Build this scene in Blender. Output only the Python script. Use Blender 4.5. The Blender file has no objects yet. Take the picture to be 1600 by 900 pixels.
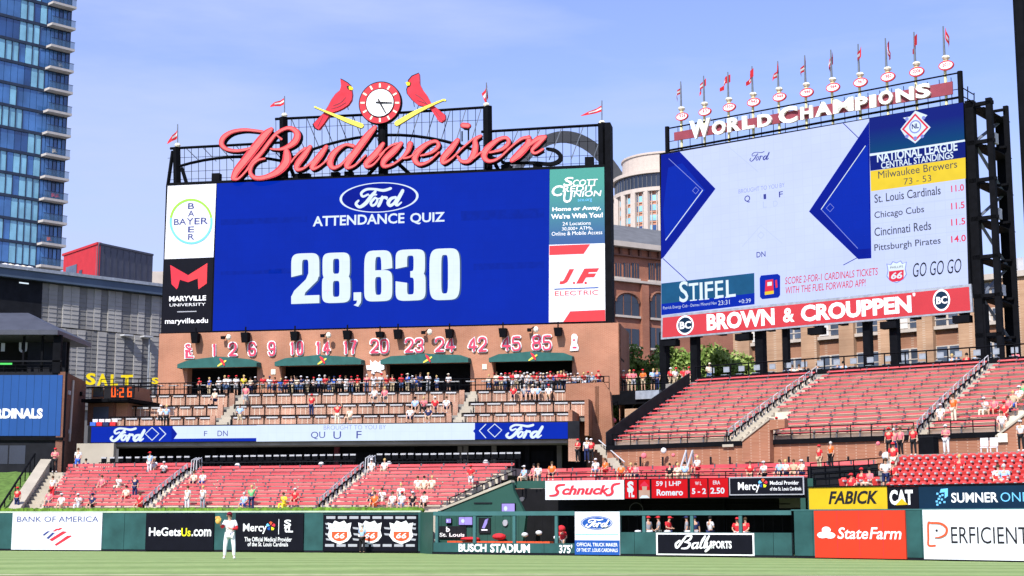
import bpy, bmesh, math, random
from math import sin, cos, pi, radians, atan2
from mathutils import Vector, Matrix
random.seed(7)
C = bpy.context.scene.collection
SC = bpy.context.scene

# ---------------------------------------------------------------- camera, sky, sun, exposure
F_PX = 2400.0; TILT = math.atan(365 / 2400.0); EYE = 1.88
cam = bpy.data.cameras.new('camera'); co = bpy.data.objects.new('camera', cam); C.objects.link(co)
cam.sensor_width = 36; cam.lens = 36 * F_PX / 1600; cam.clip_end = 9000; cam.clip_start = 0.2
co.location = (0, 0, EYE); co.rotation_euler = (pi / 2 + TILT, 0, 0)
SC.camera = co
SUN_EL = radians(46); SUN_AZ = radians(205)          # azimuth clockwise from +Y
w = bpy.data.worlds.new('World'); SC.world = w; w.use_nodes = True
nt = w.node_tree; nt.nodes.clear()
def N(nt, t, **k):
    n = nt.nodes.new(t)
    for a, b in k.items(): setattr(n, a, b)
    return n
sky = N(nt, 'ShaderNodeTexSky'); sky.sky_type = 'NISHITA'; sky.sun_disc = False
sky.sun_elevation = SUN_EL; sky.sun_rotation = SUN_AZ; sky.air_density = 1.0; sky.dust_density = 0.6; sky.ozone_density = 2.2
tint = N(nt, 'ShaderNodeMix', data_type='RGBA', blend_type='MULTIPLY'); tint.inputs[0].default_value = 1
tint.inputs[7].default_value = (.92, .83, 1.05, 1)
tc = N(nt, 'ShaderNodeTexCoord'); mp = N(nt, 'ShaderNodeMapping'); mp.inputs['Scale'].default_value = (1.1, 1.6, 5.5)
mp.inputs['Rotation'].default_value = (0, 0.35, 0.3)
nz = N(nt, 'ShaderNodeTexNoise'); nz.inputs['Scale'].default_value = 2.2; nz.inputs['Detail'].default_value = 7; nz.inputs['Roughness'].default_value = .55
cr = N(nt, 'ShaderNodeValToRGB'); cr.color_ramp.elements[0].position = .40; cr.color_ramp.elements[0].color = (.05, .05, .05, 1)
cr.color_ramp.elements[1].position = .64; cr.color_ramp.elements[1].color = (.85, .85, .85, 1)
cl = N(nt, 'ShaderNodeMix', data_type='RGBA'); cl.inputs[7].default_value = (2.75, 3.25, 5.0, 1)
bg = N(nt, 'ShaderNodeBackground'); bg.inputs[1].default_value = 0.15
wo = N(nt, 'ShaderNodeOutputWorld')
L = nt.links.new
L(tc.outputs['Generated'], mp.inputs[0]); L(mp.outputs[0], nz.inputs[0]); L(nz.outputs[0], cr.inputs[0])
L(sky.outputs[0], tint.inputs[6]); L(tint.outputs[2], cl.inputs[6]); L(cr.outputs[0], cl.inputs[0])
L(cl.outputs[2], bg.inputs[0]); L(bg.outputs[0], wo.inputs[0])
sd = bpy.data.lights.new('sun', 'SUN'); sd.energy = 4.6; sd.angle = radians(.5); sd.color = (1, .955, .89)
so = bpy.data.objects.new('sun', sd); C.objects.link(so)
sv = Vector((sin(SUN_AZ) * cos(SUN_EL), cos(SUN_AZ) * cos(SUN_EL), sin(SUN_EL)))
so.rotation_euler = sv.to_track_quat('Z', 'Y').to_euler(); so.location = (0, -50, 80)
vs = SC.view_settings; vs.view_transform = 'Standard'; vs.look = 'None'; vs.gamma = 1; vs.exposure = 0.5
SC.cycles.use_denoising = True

# ---------------------------------------------------------------- materials
def lin(c):
    c = c / 255
    return c / 12.92 if c <= .04045 else ((c + .055) / 1.055) ** 2.4
def S(r, g, b): return (lin(r), lin(g), lin(b))
M = {}
def mat(name, col, rough=.65, var=.12, scale=1.5, metal=0., spec=.18, emit=0., bump=0., alpha=1.):
    m = bpy.data.materials.new(name); m.use_nodes = True; nt = m.node_tree; b = nt.nodes['Principled BSDF']
    b.inputs['Roughness'].default_value = rough; b.inputs['Metallic'].default_value = metal
    b.inputs['Specular IOR Level'].default_value = spec
    tc = N(nt, 'ShaderNodeTexCoord'); nz = N(nt, 'ShaderNodeTexNoise'); nz.inputs['Scale'].default_value = scale
    nz.inputs['Detail'].default_value = 5; nt.links.new(tc.outputs['Object'], nz.inputs[0])
    mx = N(nt, 'ShaderNodeMix', data_type='RGBA')
    lo, hi = 1 - var, 1 + var
    mx.inputs[6].default_value = (*[x * lo for x in col], 1); mx.inputs[7].default_value = (*[x * hi for x in col], 1)
    rp = N(nt, 'ShaderNodeMapRange'); rp.inputs[1].default_value = .3; rp.inputs[2].default_value = .7
    nt.links.new(nz.outputs[0], rp.inputs[0]); nt.links.new(rp.outputs[0], mx.inputs[0])
    if emit:
        if name in ('led_blue', 'led_blue2', 'led_white', 'led_rib', 'led_glyph'):           # faint joints between display modules
            sp = N(nt, 'ShaderNodeSeparateXYZ'); cb = N(nt, 'ShaderNodeCombineXYZ'); br = N(nt, 'ShaderNodeTexBrick'); br.offset = 0; br.inputs['Scale'].default_value = 1
            br.inputs['Brick Width'].default_value = .62; br.inputs['Row Height'].default_value = .62; br.inputs['Mortar Size'].default_value = .02
            br.inputs['Color1'].default_value = (1.01, 1.01, 1.01, 1); br.inputs['Color2'].default_value = (.985, .985, .985, 1); br.inputs['Mortar'].default_value = (.955, .955, .96, 1)
            nt.links.new(tc.outputs['Object'], sp.inputs[0]); nt.links.new(sp.outputs[0], cb.inputs[0]); nt.links.new(sp.outputs[2], cb.inputs[1]); nt.links.new(cb.outputs[0], br.inputs[0])
            m2 = N(nt, 'ShaderNodeMix', data_type='RGBA', blend_type='MULTIPLY'); m2.inputs[0].default_value = 1; nt.links.new(mx.outputs[2], m2.inputs[6]); nt.links.new(br.outputs[0], m2.inputs[7]); mx = m2
        nt.links.new(mx.outputs[2], b.inputs['Emission Color']); b.inputs['Emission Strength'].default_value = emit
        b.inputs['Base Color'].default_value = (.002, .002, .002, 1); b.inputs['Specular IOR Level'].default_value = .05; b.inputs['Roughness'].default_value = .9
    else: nt.links.new(mx.outputs[2], b.inputs['Base Color'])
    if bump:
        bp = N(nt, 'ShaderNodeBump'); bp.inputs['Strength'].default_value = bump; bp.inputs['Distance'].default_value = .02
        nt.links.new(nz.outputs[0], bp.inputs['Height']); nt.links.new(bp.outputs[0], b.inputs['Normal'])
    if alpha < 1: b.inputs['Alpha'].default_value = alpha
    M[name] = m; return m
def brickmat(name, c1, c2, mortar, scale=1.0, big=.2):
    m = bpy.data.materials.new(name); m.use_nodes = True; nt = m.node_tree; b = nt.nodes['Principled BSDF']; b.inputs['Roughness'].default_value = .85; b.inputs['Specular IOR Level'].default_value = .2
    tc = N(nt, 'ShaderNodeTexCoord'); sp = N(nt, 'ShaderNodeSeparateXYZ'); cb = N(nt, 'ShaderNodeCombineXYZ'); ad = N(nt, 'ShaderNodeMath', operation='ADD')
    nt.links.new(tc.outputs['Object'], sp.inputs[0]); nt.links.new(sp.outputs[0], ad.inputs[0]); nt.links.new(sp.outputs[1], ad.inputs[1])
    nt.links.new(ad.outputs[0], cb.inputs[0]); nt.links.new(sp.outputs[2], cb.inputs[1])
    br = N(nt, 'ShaderNodeTexBrick'); br.inputs['Scale'].default_value = scale; br.inputs['Brick Width'].default_value = .24; br.inputs['Row Height'].default_value = .085
    br.inputs['Mortar Size'].default_value = .008; br.inputs['Color1'].default_value = (*c1, 1); br.inputs['Color2'].default_value = (*c2, 1); br.inputs['Mortar'].default_value = (*mortar, 1)
    nt.links.new(cb.outputs[0], br.inputs[0])
    nz = N(nt, 'ShaderNodeTexNoise'); nz.inputs['Scale'].default_value = .35; nz.inputs['Detail'].default_value = 6
    nt.links.new(tc.outputs['Object'], nz.inputs[0])
    rp = N(nt, 'ShaderNodeMapRange'); rp.inputs[1].default_value = .3; rp.inputs[2].default_value = .7; rp.inputs[3].default_value = 1 - big; rp.inputs[4].default_value = 1 + big
    nt.links.new(nz.outputs[0], rp.inputs[0])
    mx = N(nt, 'ShaderNodeMix', data_type='RGBA', blend_type='MULTIPLY'); mx.inputs[0].default_value = 1
    nt.links.new(br.outputs[0], mx.inputs[6]); nt.links.new(rp.outputs[0], mx.inputs[7]); nt.links.new(mx.outputs[2], b.inputs['Base Color'])
    M[name] = m; return m
def vgrad(name, top, bot, z0, z1, emit=0, rough=.5):
    "two printed colours blending with height (a printed or displayed gradient)"
    m = bpy.data.materials.new(name); m.use_nodes = True; nt = m.node_tree; b = nt.nodes['Principled BSDF']; b.inputs['Roughness'].default_value = rough
    g = N(nt, 'ShaderNodeNewGeometry'); sp = N(nt, 'ShaderNodeSeparateXYZ'); rp = N(nt, 'ShaderNodeMapRange'); mx = N(nt, 'ShaderNodeMix', data_type='RGBA')
    rp.inputs[1].default_value = z0; rp.inputs[2].default_value = z1
    mx.inputs[6].default_value = (*bot, 1); mx.inputs[7].default_value = (*top, 1)
    nt.links.new(g.outputs['Position'], sp.inputs[0]); nt.links.new(sp.outputs[2], rp.inputs[0]); nt.links.new(rp.outputs[0], mx.inputs[0])
    if emit:
        if name in ('led_blue', 'led_blue2', 'led_white', 'led_rib', 'led_glyph'):           # faint joints between display modules
            sp = N(nt, 'ShaderNodeSeparateXYZ'); cb = N(nt, 'ShaderNodeCombineXYZ'); br = N(nt, 'ShaderNodeTexBrick'); br.offset = 0; br.inputs['Scale'].default_value = 1
            br.inputs['Brick Width'].default_value = .62; br.inputs['Row Height'].default_value = .62; br.inputs['Mortar Size'].default_value = .02
            br.inputs['Color1'].default_value = (1.01, 1.01, 1.01, 1); br.inputs['Color2'].default_value = (.985, .985, .985, 1); br.inputs['Mortar'].default_value = (.955, .955, .96, 1)
            nt.links.new(tc.outputs['Object'], sp.inputs[0]); nt.links.new(sp.outputs[0], cb.inputs[0]); nt.links.new(sp.outputs[2], cb.inputs[1]); nt.links.new(cb.outputs[0], br.inputs[0])
            m2 = N(nt, 'ShaderNodeMix', data_type='RGBA', blend_type='MULTIPLY'); m2.inputs[0].default_value = 1; nt.links.new(mx.outputs[2], m2.inputs[6]); nt.links.new(br.outputs[0], m2.inputs[7]); mx = m2
        nt.links.new(mx.outputs[2], b.inputs['Emission Color']); b.inputs['Emission Strength'].default_value = emit; b.inputs['Base Color'].default_value = (.002, .002, .002, 1); b.inputs['Specular IOR Level'].default_value = .05; b.inputs['Roughness'].default_value = .9
    else: nt.links.new(mx.outputs[2], b.inputs['Base Color'])
    M[name] = m; return m

mat('black_steel', (.004, .0045, .0065), .8, .3, 2, spec=.07); mat('grey_steel', (.13, .15, .19), .5, .2, 2); mat('rail_white', (.45, .46, .48), .5, .15)
mat('galv', (.35, .38, .42), .4, .2, 3, metal=.4)
mat('seat_red', (.56, .085, .095), .45, .16, 1.2, spec=.5); mat('seat_red_b', (.62, .13, .13), .42, .16, 1.2, spec=.6); mat('seat_red_c', (.48, .06, .075), .42, .16, 1.2, spec=.6); mat('seat_red_bright', (.62, .045, .04), .4, .12, 3, spec=.6)
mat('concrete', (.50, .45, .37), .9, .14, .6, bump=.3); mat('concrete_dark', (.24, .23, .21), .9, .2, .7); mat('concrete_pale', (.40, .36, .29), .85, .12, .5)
mat('wall_green', (.022, .078, .078), .6, .26, .9, bump=.3); mat('pen_green', (.022, .075, .06), .6, .12, .8); mat('rail_green', (.045, .13, .135), .5, .1)
mat('pad_base', (.006, .007, .012), .6, .2); mat('white_vinyl', (.64, .66, .71), .55, .05, .8); mat('charcoal_vinyl', (.0045, .005, .010), .75, .15, spec=.1)
mat('print_white', (.82, .83, .85), .5, .03); mat('print_navy', (.04, .05, .2), .5, .1); mat('print_red', (.62, .03, .05), .5, .06)
mat('print_yellow', (.75, .72, .02), .5, .05); mat('print_black', (.012, .012, .016), .5, .1); mat('print_blue', (.012, .075, .33), .5, .08)
mat('print_sky', (.15, .5, .85), .5, .05); mat('print_orange', (.68, .09, .03), .5, .05); mat('print_green', (.28, .6, .05), .5, .05)
mat('print_grey', (.35, .36, .4), .5, .05)
mat('farm_red', (.56, .04, .016), .5, .05, .6); mat('fabick_yellow', (.56, .38, .012), .5, .05); mat('sumner_blue', (.002, .018, .045), .5, .1)
mat('banner_red', (.43, .035, .045), .5, .06, .4); mat('jf_red', (.66, .04, .05), .5, .05); mat('maroon', (.24, .05, .07), .6, .1)
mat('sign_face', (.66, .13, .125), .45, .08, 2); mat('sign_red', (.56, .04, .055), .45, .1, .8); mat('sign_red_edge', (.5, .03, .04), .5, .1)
mat('bird_red', (.60, .03, .05), .45, .18, 1.2); mat('bat_yellow', (.78, .68, .10), .5, .1, 2); mat('beak_yellow', (.8, .6, .03), .5)
mat('cream', (.78, .74, .6), .5, .06); mat('bulb', (.85, .85, .78), .4, .04)
mat('awning_green', (.028, .11, .10), .75, .12, 2); mat('number_pink', (.72, .06, .12), .5, .06)
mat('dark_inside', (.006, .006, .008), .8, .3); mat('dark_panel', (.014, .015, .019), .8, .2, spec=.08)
# displays: these give off light
LED = 1.0
mat('led_blue', (.000, .018, .34), emit=LED, var=.06, scale=.25); mat('led_blue2', (.0, .008, .25), emit=LED, var=.1, scale=.4)
mat('led_navy', (.002, .01, .16), emit=LED, var=.08); mat('led_white', (.47, .54, .84), emit=LED, var=.03, scale=.3)
mat('led_glyph', (.60, .70, .80), emit=LED, var=.02); mat('led_shadow', (.05, .09, .2), emit=LED, var=.05)
mat('led_thin', (.20, .24, .6), emit=LED, var=.02); mat('led_faint', (.40, .47, .74), emit=LED, var=.02); mat('led_text', (.04, .05, .26), emit=LED, var=.02)
mat('led_yellow', (.68, .50, .035), emit=LED, var=.05); mat('led_red', (.62, .03, .07), emit=LED, var=.04); mat('led_black', (.008, .009, .015), emit=LED, var=.04)
mat('led_greytext', (.05, .055, .08), emit=LED, var=.04); mat('led_steel', (.01, .08, .19), emit=LED, var=.1); mat('led_scorered', (.55, .006, .012), emit=LED, var=.06)
mat('led_orange', (.95, .12, .02), emit=LED); mat('led_lav', (.35, .28, .75), emit=LED, var=.1); mat('led_green', (.1, .7, .15), emit=LED); mat('led_skin', (.45, .3, .24), emit=LED)
mat('led_rib', (.56, .66, .84), emit=LED, var=.02); mat('led_marq', (.8, .62, .02), emit=.9)
brickmat('brick_orange', (.41, .18, .105), (.37, .155, .09), (.42, .26, .19))
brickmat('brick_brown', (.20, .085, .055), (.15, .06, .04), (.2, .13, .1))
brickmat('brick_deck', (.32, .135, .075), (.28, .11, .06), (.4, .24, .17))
brickmat('brick_row', (.38, .20, .13), (.31, .15, .095), (.46, .34, .28), big=.35)
mat('deck_concrete', (.62, .55, .44), .9, .14, .6)
brickmat('brick_tan', (.42, .26, .16), (.36, .21, .125), (.45, .33, .24), scale=.8); brickmat('brick_spandrel', (.3, .15, .09), (.26, .12, .07), (.33, .22, .16), scale=.8)
brickmat('brick_city', (.34, .13, .075), (.29, .1, .06), (.36, .22, .16), scale=.8)
mat('stone_pale', (.47, .42, .37), .8, .08); mat('cream_stone', (.52, .45, .39), .8, .06); mat('bay_brick', (.52, .25, .16), .8, .1); mat('slate_grey', (.12, .125, .135), .8, .15, 1)
mat('glass_dark', (.012, .018, .03), .12, .4, .3, spec=.9); mat('glass_blue', (.06, .17, .38), .1, .35, .25, spec=1.0, metal=.25)
mat('glass_deep', (.02, .07, .2), .08, .35, .25, spec=1.0, metal=.2); mat('glass_pale', (.22, .48, .62), .25, .2, .4, spec=.8); mat('window_grey', (.07, .09, .13), .15, .4, .5, spec=.9); mat('blind_white', (.6, .6, .6), .7, .05)
mat('tower_frame', (.03, .045, .08), .5, .2); mat('slab_pale', (.46, .43, .40), .8, .08); mat('fascia_blue', (.085, .12, .175), .35, .12, .4, metal=.3)
mat('louver_light', (.38, .37, .355), .6, .14, .5); mat('louver_mid', (.31, .30, .29), .6, .14, .5); mat('louver_dark', (.215, .21, .205), .6, .14, .5); mat('louver_slot', (.10, .10, .11), .8)
mat('box_red', (.48, .025, .03), .5, .08); mat('box_grey', (.10, .105, .13), .5, .1); mat('roof_metal', (.075, .08, .10), .45, .15, 1, metal=.3)
mat('mesh_grey', (.10, .10, .115), .6, .1); mat('board_blue', (.014, .07, .25), .55, .06, .5)
mat('arch_steel', (.22, .225, .235), .38, .08, .02, metal=.6)
mat('leaf', (.15, .23, .05), .7, .5, 1.2); mat('leaf_light', (.27, .36, .10), .7, .4, 1.2); mat('trunk', (.09, .06, .04), .9)
mat('berm_grass', (.09, .16, .035), .95, .3, 2.5, bump=.5); mat('hedge', (.10, .19, .02), .9, .5, 3); mat('hedge_pale', (.45, .52, .38), .9, .2, 2)
mat('skin', (.55, .32, .22), .6, .1, 4); mat('skin_dark', (.2, .1, .06), .6, .1, 4); mat('leather', (.72, .42, .10), .6, .15, 8)
for n, c in dict(red=(.60, .03, .04), white=(.66, .66, .68), pink=(.75, .18, .22), navy=(.02, .03, .1), black=(.015, .015, .018), grey=(.3, .31, .34), blue=(.05, .14, .55),
                 lightblue=(.35, .52, .8), khaki=(.5, .4, .26), denim=(.07, .12, .25), yellow=(.8, .65, .05), green=(.15, .5, .2), orange=(.8, .15, .03), cream=(.7, .62, .48), teal=(.1, .35, .38)).items():
    mat('cloth_' + n, c, .85, .12, 3)
for n, c in dict(brown=(.07, .04, .02), black=(.01, .01, .01), blond=(.5, .36, .15), grey=(.45, .44, .42)).items(): mat('hair_' + n, c, .8, .2, 9)

# grass of the field: mowing bands, worn tone variation
m = bpy.data.materials.new('field_grass'); m.use_nodes = True; nt = m.node_tree; b = nt.nodes['Principled BSDF']; b.inputs['Roughness'].default_value = .9
b.inputs['Specular IOR Level'].default_value = .2
tc = N(nt, 'ShaderNodeTexCoord'); mp = N(nt, 'ShaderNodeMapping'); mp.inputs['Rotation'].default_value = (0, 0, radians(74)); wv = N(nt, 'ShaderNodeTexWave')
wv.inputs['Scale'].default_value = .055; wv.inputs['Distortion'].default_value = .5; wv.inputs['Detail'].default_value = 2; wv.inputs['Detail Scale'].default_value = 3
nz = N(nt, 'ShaderNodeTexNoise'); nz.inputs['Scale'].default_value = 1.6; nz.inputs['Detail'].default_value = 12; nz.inputs['Roughness'].default_value = .85
m1 = N(nt, 'ShaderNodeMix', data_type='RGBA'); m1.inputs[6].default_value = (.18, .265, .085, 1); m1.inputs[7].default_value = (.25, .335, .125, 1)
m2 = N(nt, 'ShaderNodeMix', data_type='RGBA', blend_type='MULTIPLY'); m2.inputs[0].default_value = .85
rp = N(nt, 'ShaderNodeMapRange'); rp.inputs[1].default_value = .3; rp.inputs[2].default_value = .7; rp.inputs[3].default_value = .6; rp.inputs[4].default_value = 1.3
L = nt.links.new
L(tc.outputs['Object'], mp.inputs[0]); L(mp.outputs[0], wv.inputs[0]); L(wv.outputs[1], m1.inputs[0]); L(tc.outputs['Object'], nz.inputs[0]); L(nz.outputs[0], rp.inputs[0])
L(m1.outputs[2], m2.inputs[6]); L(rp.outputs[0], m2.inputs[7]); L(m2.outputs[2], b.inputs['Base Color'])
M['field_grass'] = m
mat('dirt', (.36, .21, .12), .95, .15, 2); mat('city_ground', (.18, .18, .17), .9, .2, .2); mat('chalk', (.75, .74, .7), .9, .1, 4)

# ---------------------------------------------------------------- geometry helpers
CT, ST = cos(TILT), sin(TILT); CAM = Vector((0, 0, EYE)); UP = Vector((0, 0, 1))
def ray(px, py):
    a = (px - 800) / F_PX; b = (450 - py) / F_PX
    return Vector((a, CT - b * ST, ST + b * CT))
def at(px, py, Y):
    d = ray(px, py); return CAM + d * (Y / d.y)
class Frame:
    "a straight building line: s runs along it, b goes back from it, z is height"
    def __init__(s_, a, c):
        p = at(*a); q = at(*c); s_.o = Vector((p.x, p.y, 0)); d = Vector((q.x - p.x, q.y - p.y, 0)); s_.len = d.length; s_.d = d.normalized()
        s_.n = Vector((-s_.d.y, s_.d.x, 0))
        if s_.n.dot(s_.o) < 0: s_.n = -s_.n
    def P(s_, s, b, z): return s_.o + s_.d * s + s_.n * b + UP * z
    def sz(s_, px, py, b=0.):
        r = ray(px, py); oo = s_.o + s_.n * b
        t = (oo.x * s_.n.x + oo.y * s_.n.y) / (r.x * s_.n.x + r.y * s_.n.y)
        p = CAM + r * t; return (Vector((p.x, p.y, 0)) - s_.o).dot(s_.d), p.z
    def s_at(s_, px, b, z):
        a = (px - 800) / F_PX; o = s_.o + s_.n * b
        return (a * (o.y * CT + (z - EYE) * ST) - o.x) / (s_.d.x - a * s_.d.y * CT)
class MB:
    def __init__(s): s.v = []; s.f = []
    def add(s, v, f):
        k = len(s.v); s.v += [Vector(x) for x in v]; s.f += [tuple(i + k for i in q) for q in f]; return s
    def hexa(s, p):
        return s.add(p, [(0, 3, 2, 1), (4, 5, 6, 7), (0, 1, 5, 4), (1, 2, 6, 5), (2, 3, 7, 6), (3, 0, 4, 7)])
    def box(s, F, s0, s1, b0, b1, z0, z1):
        return s.hexa([F.P(s0, b0, z0), F.P(s1, b0, z0), F.P(s1, b1, z0), F.P(s0, b1, z0), F.P(s0, b0, z1), F.P(s1, b0, z1), F.P(s1, b1, z1), F.P(s0, b1, z1)])
    def wbox(s, x0, x1, y0, y1, z0, z1):
        return s.hexa([Vector(p) for p in ((x0, y0, z0), (x1, y0, z0), (x1, y1, z0), (x0, y1, z0), (x0, y0, z1), (x1, y0, z1), (x1, y1, z1), (x0, y1, z1))])
    def tube(s, p, q, r, n=6, r2=None):
        p = Vector(p); q = Vector(q); a = (q - p).normalized(); u = a.cross(UP if abs(a.z) < .9 else Vector((1, 0, 0))).normalized(); w = a.cross(u); r2 = r if r2 is None else r2
        v = [p + (u * cos(2 * pi * i / n) + w * sin(2 * pi * i / n)) * r for i in range(n)] + [q + (u * cos(2 * pi * i / n) + w * sin(2 * pi * i / n)) * r2 for i in range(n)]
        return s.add(v, [(i, (i + 1) % n, n + (i + 1) % n, n + i) for i in range(n)] + [tuple(range(n - 1, -1, -1)), tuple(range(n, 2 * n))])
    def path(s, pts, r, n=5):
        for a, b in zip(pts, pts[1:]): s.tube(a, b, r, n)
        return s
    def prism(s, F, poly, b0, b1):
        n = len(poly); v = [F.P(a, b0, z) for a, z in poly] + [F.P(a, b1, z) for a, z in poly]
        return s.add(v, [tuple(range(n)), tuple(range(2 * n - 1, n - 1, -1))] + [(i, n + i, n + (i + 1) % n, (i + 1) % n) for i in range(n)])
    def ball(s, c, rx, ry, rz, n=8, m=5):
        c = Vector(c); v = []; f = []
        for j in range(1, m):
            t = pi * j / m
            for i in range(n):
                a = 2 * pi * i / n; v.append(c + Vector((rx * sin(t) * cos(a), ry * sin(t) * sin(a), rz * cos(t))))
        v += [c + Vector((0, 0, rz)), c - Vector((0, 0, rz))]; T = len(v) - 2
        for j in range(m - 2):
            for i in range(n): f.append((j * n + i, (j + 1) * n + i, (j + 1) * n + (i + 1) % n, j * n + (i + 1) % n))
        for i in range(n): f.append((T, i, (i + 1) % n)); f.append((T + 1, (m - 2) * n + (i + 1) % n, (m - 2) * n + i))
        return s.add(v, f)
    def quad(s, *p): return s.add(p, [tuple(range(len(p)))])
    def build(s, name, m, parent=None, label=None, cat=None, group=None, kind=None, smooth=False):
        if parent is None:
            xs = [p.x for p in s.v]; ys = [p.y for p in s.v]; o = Vector(((min(xs) + max(xs)) / 2, (min(ys) + max(ys)) / 2, min(p.z for p in s.v)))
        else: o = WL[parent.name]
        me = bpy.data.meshes.new(name); me.from_pydata([p - o for p in s.v], [], s.f); me.update()
        if smooth: me.polygons.foreach_set('use_smooth', [True] * len(me.polygons))
        ob = bpy.data.objects.new(name, me); C.objects.link(ob); me.materials.append(M[m] if isinstance(m, str) else m)
        WL[ob.name] = o
        if parent is None: ob.location = o
        else: ob.parent = parent
        tag(ob, label, cat, group, kind); return ob
WL = {}
def tag(o, label=None, cat=None, group=None, kind=None):
    if label: o['label'] = label
    if cat: o['category'] = cat
    if group: o['group'] = group
    if kind: o['kind'] = kind
    return o
def thing(name, label, cat, loc, group=None):
    o = bpy.data.objects.new(name, None); C.objects.link(o); o.location = loc; o.empty_display_size = .3; WL[o.name] = Vector(loc)
    return tag(o, label, cat, group)
ORD = ['', 'first', 'second', 'third', 'fourth', 'fifth', 'sixth', 'seventh', 'eighth', 'ninth', 'tenth', 'eleventh', 'twelfth', 'thirteenth', 'fourteenth', 'fifteenth', 'sixteenth', 'seventeenth',
       'eighteenth', 'nineteenth', 'twentieth']
TENS = {20: 'twenty', 30: 'thirty', 40: 'forty', 50: 'fifty', 60: 'sixty', 70: 'seventy'}
def nth(n):
    if n <= 20: return ORD[n]
    t, r = n // 10 * 10, n % 10
    return TENS[t] + '-' + ORD[r] if r else TENS[t][:-1] + 'ieth'

# text: glyph outlines fitted into a box on a frame
TXT = {}
def glyphs(body, off, shear):
    k = (body, off, shear)
    if k in TXT: return TXT[k]
    cu = bpy.data.curves.new('t', 'FONT'); cu.body = body; cu.offset = off; cu.shear = shear; cu.resolution_u = 3; cu.fill_mode = 'FRONT'
    ob = bpy.data.objects.new('t', cu); C.objects.link(ob); dg = bpy.context.evaluated_depsgraph_get()
    me = bpy.data.meshes.new_from_object(ob.evaluated_get(dg)); v = [(p.co.x, p.co.y) for p in me.vertices]; f = [tuple(p.vertices) for p in me.polygons]
    bpy.data.objects.remove(ob); bpy.data.curves.remove(cu); bpy.data.meshes.remove(me)
    x0 = min(a for a, _ in v); x1 = max(a for a, _ in v); y0 = min(b for _, b in v); y1 = max(b for _, b in v)
    v = [((a - x0) / (x1 - x0), (b - y0) / (y1 - y0)) for a, b in v]
    TXT[k] = (v, f); return TXT[k]
def text(F, body, x0, yt, x1, yb, b, m, parent, off=.0, shear=0., thick=0., name='lettering', xr=None):
    "fits body between pixels: left x0 with top yt and bottom yb, right x1 (level in the world)"
    s0, z1 = F.sz(x0, yt, b); _, z0 = F.sz(x0, yb, b); s1, _ = F.sz(x1, yt, b)
    v, f = glyphs(body, off, shear); mb = MB()
    mb.add([F.P(s0 + (s1 - s0) * a, b, z0 + (z1 - z0) * c) for a, c in v], f)
    if thick:
        n = len(v); cnt = {}
        for q in f:
            for i in range(len(q)):
                e = (q[i], q[(i + 1) % len(q)]); cnt[tuple(sorted(e))] = cnt.get(tuple(sorted(e)), 0) + 1
        back = [F.P(s0 + (s1 - s0) * a, b + thick, z0 + (z1 - z0) * c) for a, c in v]
        mb.v += back; mb.f += [(e[0], e[1], n + e[1], n + e[0]) for e, k in cnt.items() if k == 1]
    return mb.build(name, m, parent)
def poly(F, pts, b, m, parent, name='print', back=None):
    mb = MB()
    q = [F.sz(x, y, b) for x, y in pts]
    if back is None: mb.quad(*[F.P(s, b, z) for s, z in q])
    else: mb.prism(F, q, b, back)
    return mb.build(name, m, parent)
def rect(F, x0, y0, x1, y1, b, m, parent, name='print', back=None):
    "level rectangle: left top pixel, right x, bottom pixel at the left edge"
    s0, z1 = F.sz(x0, y0, b); _, z0 = F.sz(x0, y1, b); s1, _ = F.sz(x1, y0, b); mb = MB()
    if back is None: mb.quad(F.P(s0, b, z0), F.P(s1, b, z0), F.P(s1, b, z1), F.P(s0, b, z1))
    else: mb.box(F, s0, s1, b, back, z0, z1)
    return mb.build(name, m, parent)
def ell(F, cx, cy, rx, ry, b, mb, n=28, rin=None, back=None):
    s, z = F.sz(cx, cy, b); s1, _ = F.sz(cx + rx, cy, b); _, z1 = F.sz(cx, cy - ry, b); a = abs(s1 - s); c = z1 - z
    o = [(s + a * cos(2 * pi * i / n), z + c * sin(2 * pi * i / n)) for i in range(n)]
    if rin is None:
        if back is None: mb.quad(*[F.P(x, b, y) for x, y in o])
        else: mb.prism(F, o, b, back)
    else:
        q = [(s + a * rin * cos(2 * pi * i / n), z + c * rin * sin(2 * pi * i / n)) for i in range(n)]
        v = [F.P(x, b, y) for x, y in o + q]; mb.add(v, [(i, (i + 1) % n, n + (i + 1) % n, n + i) for i in range(n)])
        if back is not None:
            v = [F.P(x, b, y) for x, y in o] + [F.P(x, back, y) for x, y in o]; mb.add(v, [(i, (i + 1) % n, n + (i + 1) % n, n + i) for i in range(n)])
            v = [F.P(x, b, y) for x, y in q] + [F.P(x, back, y) for x, y in q]; mb.add(v, [(i, (i + 1) % n, n + (i + 1) % n, n + i) for i in range(n)])
    return mb
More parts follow.
